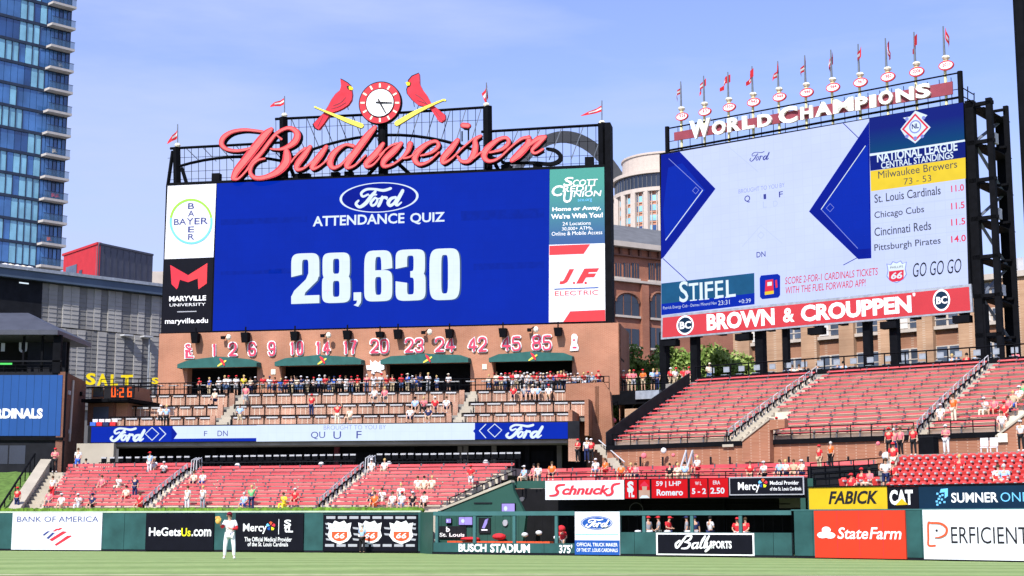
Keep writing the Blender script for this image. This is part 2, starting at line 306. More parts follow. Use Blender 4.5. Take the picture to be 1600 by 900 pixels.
def brush(F, pts, b, back, mb, k=1., sub=6, eps=.0008):
    "a pen stroke with changing width: pts = (px, py, width in pixels)"
    P = [(x, y, w) for x, y, w in pts]
    Q = []
    for i in range(len(P) - 1):
        p0 = P[max(i - 1, 0)]; p1 = P[i]; p2 = P[i + 1]; p3 = P[min(i + 2, len(P) - 1)]
        for j in range(sub):
            t = j / sub
            Q.append([.5 * (2 * p1[c] + (p2[c] - p0[c]) * t + (2 * p0[c] - 5 * p1[c] + 4 * p2[c] - p3[c]) * t * t + (3 * p1[c] - p0[c] - 3 * p2[c] + p3[c]) * t ** 3) for c in range(3)])
    Q.append(list(P[-1])); n = len(Q); Lf = []; R = []
    for i, (x, y, w) in enumerate(Q):
        a = Q[max(i - 1, 0)]; c = Q[min(i + 1, n - 1)]; dx, dy = c[0] - a[0], c[1] - a[1]; l = math.hypot(dx, dy) or 1
        nx, ny = -dy / l * w * k / 2, dx / l * w * k / 2; Lf.append((x + nx, y + ny)); R.append((x - nx, y - ny))
    v = []
    for dep in (0, 1):
        for i in range(n):
            for q in (Lf[i], R[i]):
                s, z = F.sz(q[0], q[1], b); v.append(F.P(s, (b - eps * i) if dep == 0 else back, z))
    f = []
    for i in range(n - 1):
        a = 2 * i; o = 2 * n
        f += [(a, a + 1, a + 3, a + 2), (a, a + 2, o + a + 2, o + a), (a + 1, o + a + 1, o + a + 3, a + 3)]
    f += [(0, 2 * n, 2 * n + 1, 1), (2 * n - 2, 2 * n - 1, 4 * n - 1, 4 * n - 2)]
    mb.add(v, f)
    for e in (0, n - 1):                                                      # round the ends
        x, y, w = Q[e]; ell(F, x, y, w * k / 2, w * k / 2, b - eps * (e + .5) - .002, mb, 10)
    return mb
FORD = [[(800, 185, 30), (720, 205, 32), (620, 188, 26), (530, 188, 28), (472, 228, 28), (490, 268, 26), (548, 245, 20)],
        [(628, 215, 30), (580, 270, 40), (520, 345, 42), (455, 385, 34), (412, 350, 32), (440, 312, 22)], [(560, 258, 16), (640, 250, 18)],
        [(625, 285, 26), (580, 335, 30), (592, 374, 26), (632, 355, 26), (652, 305, 24), (625, 285, 20)], [(652, 300, 12), (690, 290, 14)],
        [(706, 278, 30), (688, 330, 36), (664, 378, 34)], [(690, 315, 22), (722, 285, 28), (752, 290, 36)], [(745, 300, 10), (780, 330, 10)],
        [(856, 286, 26), (805, 300, 34), (772, 345, 40), (792, 380, 32), (835, 355, 28), (866, 305, 26)], [(934, 214, 36), (895, 285, 40), (858, 355, 38), (875, 378, 24), (920, 345, 14)]]
def ford(F, x0, y0, x1, y1, b, m, parent, k=1., slope=0.):
    "the flowing four-letter script, fitted into a pixel box"
    mb = MB(); sx = (x1 - x0) / (940 - 400); sy = (y1 - y0) / (395 - 170)
    for i, st in enumerate(FORD):
        brush(F, [(x0 + (x - 400) * sx, y0 + (y - 170) * sy - slope * (x - 400) * sx, w * (sx + sy) / 2 * k) for x, y, w in st], b - i * .006, b + .004, mb, sub=4)
    return mb.build('script_lettering', m, parent)

# ================================================================ SETTING: field and ground
OWL = Frame((0, 830, 101.4), (655, 830, 93.4)); BPF = Frame((675, 830, 90.8), (1240, 830, 80.8)); OWR = Frame((1240, 830, 80.8), (1600, 830, 72.4))
def field_z(x, y):
    v = Vector((x, y, 0)); d = min(-(v - f.o).dot(f.n) for f in (OWL, BPF, OWR)); return .5 * min(max(d / 36, 0), 1)
mb = MB(); nx, ny = 90, 90; X0, X1, Y0, Y1 = -110, 90, -60, 120
for j in range(ny + 1):
    for i in range(nx + 1):
        x = X0 + (X1 - X0) * i / nx; y = Y0 + (Y1 - Y0) * j / ny; mb.v.append(Vector((x, y, field_z(x, y))))
mb.f = [(j * (nx + 1) + i, j * (nx + 1) + i + 1, (j + 1) * (nx + 1) + i + 1, (j + 1) * (nx + 1) + i) for j in range(ny) for i in range(nx)]
mb.build('field_grass', 'field_grass', kind='structure', label='mown green outfield grass with faint light and dark mowing bands', smooth=True)
MB().quad(Vector((-4000, -3000, -.4)), Vector((4000, -3000, -.4)), Vector((4000, 6000, -.4)), Vector((-4000, 6000, -.4))).build('ground', 'city_ground', kind='structure', label='grey city ground reaching to the horizon')
mb = MB()                                                                  # pale worn line where the infield begins
for i in range(40):
    x0 = -26 + i * 1.2; mb.quad(*[Vector((x, y, field_z(x, y) + .006)) for x, y in ((x0, 40.3 + .03 * i), (x0 + 1.2, 40.33 + .03 * i), (x0 + 1.2, 41.0 + .02 * i), (x0, 41.0 + .02 * i))])
mb.build('infield_line', mat('line_pale', (.42, .40, .26), .95, .25, 1.2), kind='structure', label='pale worn line across the grass')

# ================================================================ outfield wall with printed pads
WT = 2.44
def wallpiece(F, x0, x1, name='wall', m='wall_green', zt=WT, z0=.14, b0=0., b1=.35, parent=None, **k):
    s0 = F.s_at(x0, b0, 1.3); s1 = F.s_at(x1, b0, 1.3); return MB().box(F, s0, s1, b0, b1, z0, zt).build(name, m, parent, **k)
ow = thing('outfield_wall', 'long padded green outfield wall running from centre field to the bullpen', 'wall', OWL.P(0, 0, 0))
s = OWL.s_at(-60, 0, 1); e = OWL.s_at(657, 0, 1)
MB().box(OWL, s, e, .02, .4, 0, .15).build('base_strip', 'pad_base', ow)
pads = [(-60, 20), (160, 194), (194, 228), (335, 368), (475, 505), (653, 657)]
for a, c in [(-60, -20), (-20, 20)] + pads[1:]: wallpiece(OWL, a + .25, c - .25, 'pad', parent=ow)
for a, c in ((20, 160), (228, 335), (368, 475), (505, 653)): wallpiece(OWL, a, c, 'backing', b0=.05, parent=ow)
MB().box(OWL, s, e, -.03, .45, WT, WT + .1).build('cap', mat('cap_pale', (.42, .50, .40), .8, .15, 1), ow)
mb = MB(); rs = random.Random(3)
x = s
while x < e:                                                               # clipped hedge along the wall top
    h = rs.uniform(.13, .24); mb.ball(OWL.P(x, .3 + rs.uniform(-.08, .08), WT + .12), .22, .2, h, 6, 4); x += .16
mb.build('hedge', 'hedge', kind='stuff', label='low clipped green hedge along the top of the outfield wall')
# return and bullpen fence
rt = thing('wall_return', 'dark green wall end joining the outfield wall to the bullpen fence', 'wall', BPF.P(-.8, 0, 0))
a = OWL.P(OWL.s_at(656, 0, 1), .05, 0); c = BPF.P(BPF.s_at(676, 0, 1), .02, 0)
MB().hexa([a, c, c + Vector((0, .4, 0)), a + Vector((0, .4, 0)), a + UP * WT, c + UP * WT, c + Vector((0, .4, WT)), a + Vector((0, .4, WT))]).build('pad', 'pen_green', rt)

def sign(name, F, x0, y0, x1, y1, m, label, b=-.09, thick=.09, cat='sign', **k):
    o = thing(name, label, cat, F.P(F.sz(x0, y0, b)[0], b, F.sz(x0, y1, b)[1])); rect(F, x0, y0, x1, y1, b, m, o, 'panel', back=b + thick); return o
# bank sign
f = OWL
o = sign('wall_sign', f, 20, 801.5, 160, 858.7, 'white_vinyl', 'white bank advertisement with red and blue striped flag mark on the outfield wall')
text(f, 'BANK OF AMERICA', 27, 807, 154, 815.5, -.1, 'print_navy', o)
for q in (((66, 836), (74, 830), (78, 830), (69, 837)), ((72, 841), (82, 832), (86, 832.5), (76, 842)),): poly(f, q, -.1, 'print_navy', o)
for q in (((77, 843), (98, 830), (105, 831), (81, 846)), ((85, 851), (105, 837), (111, 836.5), (112, 838), (88, 853)), ((82, 830), (88, 826), (92, 826), (86, 830.5)), ((88, 828), (94, 824.5), (98, 825), (92, 829))): poly(f, q, -.1, 'print_red', o)
o = sign('wall_sign', f, 228.5, 803, 334.5, 859.5, 'charcoal_vinyl', 'charcoal web address advertisement with one yellow word on the outfield wall')
text(f, 'HeGets', 233, 824, 283, 837.5, -.1, 'print_white', o, .02); text(f, 'Us', 283.5, 825, 298, 838, -.1, 'print_yellow', o, .02); text(f, '.com', 299.5, 827, 330, 838, -.1, 'print_white', o, .02)
def mercy_star(F, cx, cy, r, b, o):
    for i, m in enumerate(('print_red', 'print_orange', 'print_sky', 'print_blue', 'print_yellow')):
        a = 2 * pi * i / 5 + .3; poly(F, [(cx + r * cos(a) * .2, cy - r * sin(a) * .2), (cx + r * cos(a - .45), cy - r * sin(a - .45)), (cx + r * 1.15 * cos(a), cy - r * 1.15 * sin(a)), (cx + r * cos(a + .45), cy - r * sin(a + .45))], b, m, o)
o = sign('wall_sign', f, 368.5, 803, 474.5, 860, 'charcoal_vinyl', 'charcoal medical provider advertisement with small coloured star on the outfield wall')
text(f, 'Mercy', 380, 818, 417, 834, -.1, 'print_white', o, .015); mercy_star(f, 423, 822, 6.5, -.1, o)
rect(f, 435.3, 811, 436.2, 835, -.1, 'print_white', o); text(f, 'S', 444, 812, 455, 823, -.1, 'print_white', o, .03); text(f, 'tL', 444, 819, 458, 832, -.101, 'print_white', o, .03)
text(f, 'The Official Medical Provider', 382, 839, 456, 846, -.1, 'print_white', o, .01); text(f, 'of the St. Louis Cardinals', 387, 847, 450, 853.5, -.1, 'print_white', o, .01)
# shield sign
def shield(F, cx, cy, w_, h, b, o, red='print_orange'):
    P = [(-.5, -.42), (-.3, -.36), (-.2, -.5), (0, -.42), (.2, -.5), (.3, -.36), (.5, -.42), (.44, -.1), (.5, .15), (.34, .36), (0, .5), (-.34, .36), (-.5, .15), (-.44, -.1)]
    poly(F, [(cx + a * w_, cy + c * h) for a, c in P], b, 'print_white', o, 'shield')
    Q = [(-.33, -.04), (.33, -.04), (.33, .2), (.2, .33), (0, .38), (-.2, .33), (-.33, .2)]
    poly(F, [(cx + a * w_, cy + c * h) for a, c in Q], b - .006, red, o, 'shield_field')
    text(F, '66', cx - .21 * w_, cy + .02 * h, cx + .21 * w_, cy + .25 * h, b - .012, 'print_white', o, .015, .2)
    text(F, 'PHILLIPS', cx - .27 * w_, cy - .25 * h, cx + .27 * w_, cy - .14 * h, b - .006, 'print_sky', o, .0)
o = sign('wall_sign', f, 505.5, 804, 652.5, 861, 'charcoal_vinyl', 'black advertisement with three white and orange road shields on the outfield wall')
for yy, xs in ((806.5, range(510, 645, 18)), (817, (508, 640)), (823.5, (509, 551, 600, 640)), (833, (508, 552, 600, 642)), (841, (509, 551, 640)), (850, range(508, 645, 18))):
    for i, x in enumerate(xs):
        if yy in (806.5, 850): rect(f, x, yy + .02 * (x - 505) * .1, x + 14, yy + 4.2, -.1, 'print_grey', o)
        else: poly(f, [(x, yy), (x + 10, yy + 1), (x + 9, yy + 4), (x + 1, yy + 3)], -.1, 'print_grey', o)
for cx in (530.5, 578, 627): shield(f, cx, 832, 37, 37, -.11, o)

# bullpen fence
bp = thing('bullpen_fence', 'green bullpen fence with lettered low wall, posts and top rail', 'fence', BPF.P(0, 0, 0))
f = BPF
S_ = lambda x, z=1.3, b=0.: f.s_at(x, b, z)
zr0 = f.sz(800, 805.5)[1]; zr1 = f.sz(800, 799.5)[1]; zlow = f.sz(800, 848.5)[1]; zlow2 = f.sz(1100, 832)[1]
MB().box(f, S_(675), S_(1241), .03, .4, 0, .14).build('base_strip', 'pad_base', bp)
for a, c in ((677, 741), (741, 803), (803, 850), (850, 898)): MB().box(f, S_(a) + .01, S_(c) - .01, 0, .3, .14, zlow).build('pad', 'wall_green', bp)
for a, c in ((968, 991), (991, 1025), (1025, 1100), (1100, 1178), (1178, 1208), (1208, 1237)): MB().box(f, S_(a) + .01, S_(c) - .01, 0, .3, .14, zlow2).build('pad', 'wall_green', bp)
MB().box(f, S_(898), S_(968), .03, .3, .14, zr1).build('pad', 'wall_green', bp)
MB().box(f, S_(677), S_(898), -.03, .12, zr0, zr1 + .02).build('top_rail', 'rail_green', bp); MB().box(f, S_(968), S_(1237), -.03, .12, zr0, zr1 + .02).build('top_rail', 'rail_green', bp)
for x in (682, 741, 803, 869): MB().box(f, S_(x) - .09, S_(x) + .09, .0, .14, zlow, zr0).build('post', 'rail_green', bp)
for x in (1006, 1081, 1157): MB().box(f, S_(x) - .09, S_(x) + .09, .0, .14, zlow2, zr0).build('post', 'rail_green', bp)
mb = MB()
for a, c, zb in ((677, 898, zlow), (968, 1237, zlow2)):                    # wire netting, twisted squares
    s0, s1 = S_(a), S_(c); n = int((s1 - s0) / .5)
    for i in range(n + 1): mb.box(f, s0 + i * (s1 - s0) / n, s0 + i * (s1 - s0) / n + .008, .07, .078, zb, zr0)
mb.build('netting', 'black_steel', bp)
text(f, 'BUSCH', 716.5, 849.5, 760, 862, -.015, 'print_white', bp, .035); text(f, 'STADIUM', 766, 849.5, 828, 863.2, -.015, 'print_white', bp, .035); text(f, "375'", 873.5, 851, 894, 864.5, -.015, 'print_white', bp, .03)
o = sign('fence_sign', f, 898, 799.5, 968, 866.5, 'white_vinyl', 'tall white car maker sign with blue oval standing on the bullpen fence', b=-.06, thick=.09)
mb = MB(); ell(f, 932, 817, 25, 10.5, -.07, mb); mb.build('oval', 'print_blue', o); mb = MB(); ell(f, 932, 817, 23.6, 9.3, -.072, mb, rin=.965); mb.build('oval_ring', 'print_white', o)
ford(f, 915, 810.5, 951, 824, -.08, 'print_white', o, .95)
rect(f, 898, 844, 968, 866.5, -.07, 'print_blue', o); text(f, 'OFFICIAL TRUCK MAKER', 901, 848, 965, 853.5, -.08, 'print_white', o, .01); text(f, 'OF THE ST. LOUIS CARDINALS', 901, 856.5, 965, 862, -.08, 'print_white', o, .01)
rect(f, 899, 834.5, 966, 835.5, -.07, 'print_sky', o)
o = sign('fence_sign', f, 1025, 832.5, 1178, 867, 'print_white', 'black sports channel sign with white border on the bullpen fence', b=-.07, thick=.07)
rect(f, 1027.5, 835, 1175.5, 864.8, -.08, 'charcoal_vinyl', o)
BAL = [[(1062, 845, 3), (1056, 850, 3.4), (1058, 856, 3), (1066, 846, 3.4), (1072, 838, 2.8)], [(1072, 838, 2), (1080, 837, 3), (1078, 843, 3), (1070, 847, 2)], [(1070, 847, 2), (1078, 849, 3.4), (1074, 856, 3.2), (1065, 857, 2)],
       [(1088, 848, 2), (1083, 850, 3), (1082, 857, 2.6), (1088, 854, 2), (1091, 848, 2.6)], [(1091, 848, 2.6), (1088, 857, 2), (1093, 854, 1.6)], [(1093, 854, 1.6), (1100, 842, 2.4), (1102, 837, 2), (1097, 845, 3), (1094, 856, 2.2), (1099, 855, 1.6)],
       [(1099, 855, 1.6), (1106, 842, 2.4), (1108, 837, 2), (1103, 845, 3), (1100, 856, 2.2), (1104, 854, 1.6)], [(1105, 848, 2.4), (1104, 855, 2.6), (1109, 853, 1.8), (1112, 847, 2.4)], [(1112, 847, 2.6), (1108, 857, 2.4), (1102, 862, 2), (1104, 858, 1.4), (1114, 852, 1.4)]]
mb = MB()
for i, st in enumerate(BAL): brush(f, st, -.09 - i * .006, -.085, mb, sub=4)
mb.build('script_lettering', 'print_white', o); text(f, 'SPORTS', 1107 + 2, 845, 1143, 857, -.095, 'print_white', o, .035)

# right outfield wall
ow2 = thing('outfield_wall', 'short padded green outfield wall right of the bullpen', 'wall', OWR.P(0, 0, 0)); f = OWR
S_ = lambda x, z=1.3, b=0.: f.s_at(x, b, z)
MB().box(f, S_(1240), S_(1800), .03, .4, 0, .14).build('base_strip', 'pad_base', ow2)
for a, c in ((1241, 1270), (1270, 1415), (1415, 1440), (1440, 1600), (1600, 1700), (1700, 1800)): MB().box(f, S_(a) + .01, S_(c) - .01, 0, .35, .14, WT).build('pad', 'wall_green', ow2)
MB().box(f, S_(1237), S_(1800), -.02, .42, WT, WT + .06).build('cap', 'rail_green', ow2)
o = sign('wall_sign', f, 1271.5, 798, 1413.5, 871, 'farm_red', 'orange red insurance advertisement with white three-oval mark on the right wall')
for x in (1307, 1341, 1378): rect(f, x, 798.2, x + .5, 871, -.096, 'print_red', o, 'seam')
text(f, 'State', 1308, 824, 1356, 842, -.1, 'print_white', o, .015, .2); text(f, 'Farm', 1358, 824, 1408, 842.5, -.1, 'print_white', o, .015, .2)
mb = MB()
for i, (cx, cy, rx, ry) in enumerate(((1291, 828, 7, 5.2), (1285, 836, 8.3, 5), (1297, 836.5, 8.3, 5))): ell(f, cx, cy, rx, ry, -.1 - .004 * i, mb, 16)
mb.build('oval_mark', 'print_white', o)
o = sign('wall_sign', f, 1441, 796.5, 1680, 873.5, 'white_vinyl', 'white advertisement with thin black capitals and a red outlined letter on the right wall')
for x in (1482, 1522, 1562): rect(f, x, 796.8, x + .5, 873.5, -.096, 'print_grey', o, 'seam')
mb = MB(); brush(f, [(1461, 852.5, 3), (1451, 852, 3), (1450.5, 840, 3), (1450.5, 818, 3), (1455, 817, 3), (1470, 818, 3.2), (1479, 825, 3.4), (1478, 834, 3.2), (1470, 839, 2.4), (1461, 840, 1)], -.105, -.1, mb, sub=5); mb.build('letter_mark', 'print_orange', o)
mb = MB(); ell(f, 1463.5, 829, 2, 2, -.1, mb, 10); mb.build('dot', 'print_black', o)
text(f, 'ERFICIENT', 1485.5, 823, 1606, 849, -.1, 'print_black', o, -.002)

# fascia above the right wall
o = sign('fascia_sign', f, 1263.5, 762, 1385.5, 797.6, 'fabick_yellow', 'yellow advertisement with heavy black slanted capitals above the right wall', b=.25, thick=.25)
text(f, 'FABICK', 1294, 767.5, 1372, 788, .24, 'print_black', o, .03, .25)
o = sign('fascia_sign', f, 1386, 760.5, 1434.5, 797, 'charcoal_vinyl', 'small black machinery sign with white letters and yellow triangle above the right wall', b=.25, thick=.25)
text(f, 'CAT', 1389.5, 765.5, 1426, 789, .24, 'print_white', o, .045); poly(f, [(1399, 789.5), (1409, 778.5), (1419, 788.5)], .225, 'fabick_yellow', o)
o = sign('fascia_sign', f, 1435, 759.5, 1690, 796, 'sumner_blue', 'dark blue office technology advertisement with pale dotted arrow mark above the right wall', b=.25, thick=.25)
text(f, 'SUMNER', 1486, 770, 1559, 785.5, .24, 'print_white', o, .02); text(f, 'ONE', 1563, 769.5, 1606, 784, .24, 'print_sky', o, -.005)
poly(f, [(1470, 764), (1481, 763), (1481, 775), (1476, 779), (1476, 769), (1468, 770)], .24, 'print_sky', o)
for x, y in ((1463, 772), (1467, 776), (1471, 774), (1465, 780), (1470, 781), (1474, 785), (1467, 786), (1462, 784), (1463, 789)): rect(f, x, y - 2, x + 3.2, y + 1, .24, 'print_sky', o)
MB().box(f, S_(1262, 4, .26), S_(1690, 4, .26), .2, .6, f.sz(1300, 761.5, .25)[1], f.sz(1300, 759.5, .25)[1]).build('fascia_cap', 'black_steel', kind='structure')

# ================================================================ bullpen building
BAND = Frame((800, 765, 92.6), (1258, 765, 84.9)); f = BAND; S_ = lambda x, z=3.8, b=0.: f.s_at(x, b, z)
zb0 = f.sz(900, 780.5)[1]; zb1 = f.sz(900, 750.5)[1]
pen = thing('bullpen_shelter', 'dark roofed bullpen shelter behind the green fence', 'shelter', BAND.P(0, 0, 0))
MB().box(f, S_(800) - .1, S_(852), 0, .3, f.sz(820, 763)[1], zb1).build('fascia', 'pen_green', pen)
MB().box(f, S_(852), S_(1262), .02, .3, zb0, zb1 - .02).build('fascia', 'black_steel', pen)
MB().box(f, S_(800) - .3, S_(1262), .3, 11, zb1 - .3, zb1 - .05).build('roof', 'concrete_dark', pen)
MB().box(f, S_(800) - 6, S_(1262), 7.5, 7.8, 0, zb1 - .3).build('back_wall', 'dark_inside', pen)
MB().box(f, S_(1250), S_(1258), .0, .3, 0, zb0).build('column', 'pen_green', pen)
MB().box(f, S_(1262), S_(1262) + .3, .0, 7.5, 0, zb1 - .05).build('end_wall', 'pen_green', pen)
for x in (1000, 1130): MB().box(f, S_(x, 2, 7.3), S_(x, 2, 7.3) + .12, 7.25, 7.45, 0, zb1 - .3).build('column', 'dark_panel', pen)
mb = MB()
for z in (2.9, 3.5): mb.box(f, S_(812), S_(1250), 7.35, 7.45, z, z + .05)
mb.build('shelf_line', 'dark_panel', pen)
BS = Frame((675, 780, 94.2), (815, 780, 91.6))
slope = [BS.sz(x, y) for x, y in ((691, 798), (800, 753.5))]
pts = [(slope[0][0] - .3, 0), (slope[1][0] + .6, 0), (slope[1][0] + .9, 2.2), (slope[1][0] + .1, slope[1][1] - .5), (slope[1][0], slope[1][1]), (slope[0][0], slope[0][1]), (slope[0][0] - .3, slope[0][1])]
bw = thing('bullpen_side_wall', 'green bullpen end wall with pale sloping cap below the bleachers', 'wall', BS.P(0, 0, 0))
MB().prism(BS, pts, 0, .3).build('wall_face', 'pen_green', bw)
d = Vector((slope[1][0] - slope[0][0], slope[1][1] - slope[0][1])).normalized()
MB().prism(BS, [(slope[0][0] - .1, slope[0][1]), (slope[1][0], slope[1][1]), (slope[1][0] - .05, slope[1][1] + .13), (slope[0][0] - .15, slope[0][1] + .13)], -.08, .4).build('sloping_cap', 'concrete_pale', bw)
for q in (((741, 787), (769, 786), (769, 806), (741, 806)),): mb = MB(); [mb.box(BS, *(sorted((BS.sz(a[0], a[1], 0)[0], BS.sz(c[0], c[1], 0)[0]))), -.06, 0, z, z + .07) for a, c, z in ((q[0], q[1], BS.sz(*q[0])[1]), (q[3], q[2], BS.sz(*q[3])[1]))]; mb.build('panel_frame', 'dark_panel', bw)
def screen(F, x0, y0, x1, y1, b, m, label, mark='led_glyph'):
    o = thing('wall_screen', label, 'screen', F.P(F.sz(x0, y0, b)[0], b, F.sz(x0, y1, b)[1]), 'lit screens in the bullpen'); rect(F, x0 - .7, y0 - .7, x1 + .7, y1 + .7, b + .004, 'black_steel', o, 'housing', back=b + .1); rect(F, x0, y0, x1, y1, b, m, o, 'display')
    ell_ = MB(); ell(F, (x0 * .7 + x1 * .3), (y0 + y1) / 2, (x1 - x0) * .14, (y1 - y0) * .25, b - .01, ell_, 10); ell_.build('display_mark', mark, o)
screen(BS, 784, 787, 804, 802, -.15, 'led_lav', 'lavender lit screen high on the green wall below the sloping cap')
screen(BS, 717, 808, 738, 820, -.15, 'led_lav', 'lavender lit screen behind the bullpen netting, wider lower one')
screen(BS, 697, 810.5, 704.5, 817, -.15, 'led_lav', 'tiny lavender lit screen at the bullpen corner')
o = thing('logo_board', 'dark board with white words inside the bullpen corner', 'sign', BS.P(BS.sz(686, 840, -.1)[0], -.1, BS.sz(686, 840, -.1)[1]))
rect(BS, 685, 822, 728, 841, -.1, 'dark_panel', o, 'panel', back=-.02); text(BS, 'St. Louis', 687, 832.5, 726, 838.5, -.12, 'print_white', o, .02); text(BS, 'b', 697, 823, 703, 831, -.12, 'print_white', o, .03)
o = thing('logo_board', 'dark board with team bird mark inside the bullpen beside the post', 'sign', BS.P(BS.sz(748, 834, -.1)[0], -.1, BS.sz(748, 834, -.1)[1]))
rect(BS, 748, 809, 766, 833, -.1, 'dark_panel', o, 'panel', back=-.02); poly(BS, [(753, 825), (758, 812), (763, 810), (761, 818), (757, 826)], -.12, 'led_lav', o); rect(BS, 752, 827, 762, 829, -.12, 'print_white', o)
mb = MB(); ell(BS, 789, 817, 4, 5, -.12, mb, 14, back=-.02); mb.build('wall_clock', 'print_grey', label='small round grey clock on the green bullpen wall', cat='clock')
mb = MB(); ell(f, 815, 780, 3.5, 3.5, 5, mb, 12, back=5.2); mb.build('wall_fan', 'mesh_grey', label='small round grey fan in the dark under the bullpen roof', cat='fan')
mb = MB(); ell(f, 994, 796, 11, 11, 7.2, mb, 24, rin=.86); mb.build('ring_emblem', 'mesh_grey', label='faint ring emblem with a letter on the dark bullpen back wall', cat='emblem')
# bench with bags
bn = thing('bullpen_bench', 'long low bench with orange cushions behind the bullpen netting', 'bench', BPF.P(BPF.s_at(740, 2.5, .7), 2.5, 0))
s0, s1 = BPF.s_at(700, 2.5, 1), BPF.s_at(860, 2.5, 1)
MB().box(BPF, s0, s1, 2.4, 2.9, .62, .74).build('seat', 'print_orange', bn)
for i in range(6): MB().box(BPF, s0 + (s1 - s0) * (i + .5) / 6, s0 + (s1 - s0) * (i + .5) / 6 + .08, 2.45, 2.85, 0, .62).build('leg', 'black_steel', bn)
def blob(name, px, py, F, b, rx, ry, m, label, cat, group=None):
    s, z = F.sz(px, py, b); mb = MB(); mb.ball(F.P(s, b, z), rx, rx, ry, 10, 6); return mb.build(name, m, label=label, cat=cat, group=group, smooth=True)
blob('equipment_bag', 780, 838.5, BPF, 2.6, .42, .2, 'cloth_red', 'red equipment bag on the bench behind the left part of the netting', 'bag')
blob('equipment_bag', 735, 842, BPF, 2.6, .6, .12, 'cloth_red', 'flat red equipment bag lying at the left end of the bench', 'bag')
blob('equipment_bag', 877, 826, BPF, 2.6, .25, .2, 'cloth_red', 'dark red equipment bag left of the tall white sign', 'bag')
for px, py, lab in ((820, 835.5, 'pale helmet behind the middle of the netting'), (842, 832.5, 'white helmet tilted beside the second bullpen post'), (870, 840, 'white helmet low by the tall white sign')):
    blob('helmet', px, py, BPF, 2.4, .2, .14, 'cloth_white', lab, 'helmet', 'helmets in the bullpen')
for px, lab in ((997, 'rolled white towel on the fence left of the first post'), (1015, 'rolled white towel on the fence right of the first post'), (1043, 'rolled white towel on the fence before the red shirted man'), (1075, 'rolled white towel on the fence by the leaning post')):
    s = BPF.s_at(px, .15, zlow2); MB().ball(BPF.P(s, .15, zlow2 + .05), .2, .1, .07, 8, 5).build('rolled_towel', 'cloth_white', label=lab, cat='towel', group='rolled towels on the fence', smooth=True)

# signs on the bullpen roof edge
o = sign('roof_sign', f, 852, 751.5, 975, 781, 'white_vinyl', 'white grocery advertisement with red italic lettering on the bullpen roof edge', b=-.1, thick=.1)
SCH = [[(875, 757.5, 2.4), (868, 761, 3), (873, 768, 3.4), (868, 773, 2.6), (861, 774, 1.8)], [(942, 759, 0.1), (942, 759, .1)]]
mb = MB(); brush(f, [(882, 757.5, 3), (872, 758.8, 4), (869, 764, 4.2), (872, 769, 4.2), (868, 773.5, 3.6), (859, 774.5, 2.4)], -.11, -.105, mb); brush(f, [(968, 755.5, 3), (959, 757.5, 4), (956, 763, 4.2), (957, 769, 4.2), (953, 773, 3.6), (947, 773.8, 2.4)], -.11, -.105, mb); mb.build('lettering', 'print_red', o)
text(f, 'chnuck', 878, 758.5, 953, 773.5, -.112, 'print_red', o, .04, .3)
o = thing('ribbon_scoreboard', 'long red electronic strip with pitcher portrait and statistics on the bullpen roof edge', 'scoreboard', BAND.P(S_(976), 0, zb0))
rect(f, 975.5, 748.5, 1139, 779.5, -.12, 'black_steel', o, 'housing', back=.0)
for x0, x1, m in ((976.5, 995, 'led_scorered'), (998, 1015, 'led_skin'), (1018, 1074, 'led_scorered'), (1078, 1105, 'led_scorered'), (1107, 1137.5, 'led_scorered')): rect(f, x0, 750 - (x0 - 976) * .018, x1, 779 - (x0 - 976) * .018, -.13, m, o, 'display')
rect(f, 998, 749.6, 1015, 766, -.132, 'led_scorered', o, 'display'); poly(f, [(1001, 757), (1007, 751.5), (1012, 757), (1014, 760), (1000, 760)], -.136, 'led_red', o); poly(f, [(1003, 760), (1011, 760), (1010, 769), (1007, 772), (1004, 769)], -.138, 'led_skin', o); poly(f, [(999, 778.5), (1003, 774), (1011, 774), (1015, 778)], -.14, 'led_glyph', o)
text(f, 'S', 980, 752, 990, 770, -.14, 'led_glyph', o, .05); text(f, 'TL', 980, 762, 991, 777, -.145, 'led_glyph', o, .04)
text(f, '59 | LHP', 1025, 752, 1064, 761.5, -.14, 'led_glyph', o, .02); text(f, 'Romero', 1026, 764.5, 1067, 774.5, -.14, 'led_glyph', o, .03)
text(f, 'W L', 1086, 752.5, 1096, 758, -.14, 'led_glyph', o, .01); text(f, '5 - 2', 1081, 763, 1103, 772, -.14, 'led_glyph', o, .03); text(f, 'ERA', 1114, 751, 1125, 757, -.14, 'led_glyph', o, .01); text(f, '2.50', 1110, 762, 1132, 771.5, -.14, 'led_glyph', o, .03)
o = sign('roof_sign', f, 1138.5, 745.5, 1256, 774, 'print_grey', 'black medical provider sign with grey border at the right end of the bullpen roof edge', b=-.1, thick=.1)
rect(f, 1140.5, 747.3, 1254, 772.2, -.11, 'charcoal_vinyl', o); text(f, 'Mercy', 1153, 753.5, 1187, 769.5, -.12, 'print_white', o, .015); mercy_star(f, 1192, 755, 6.5, -.12, o)
text(f, 'Medical Provider', 1203, 751.5, 1248, 757.5, -.12, 'print_white', o, .01); text(f, 'of the St. Louis Cardinals', 1203, 761, 1252, 766.5, -.12, 'print_white', o, .01)
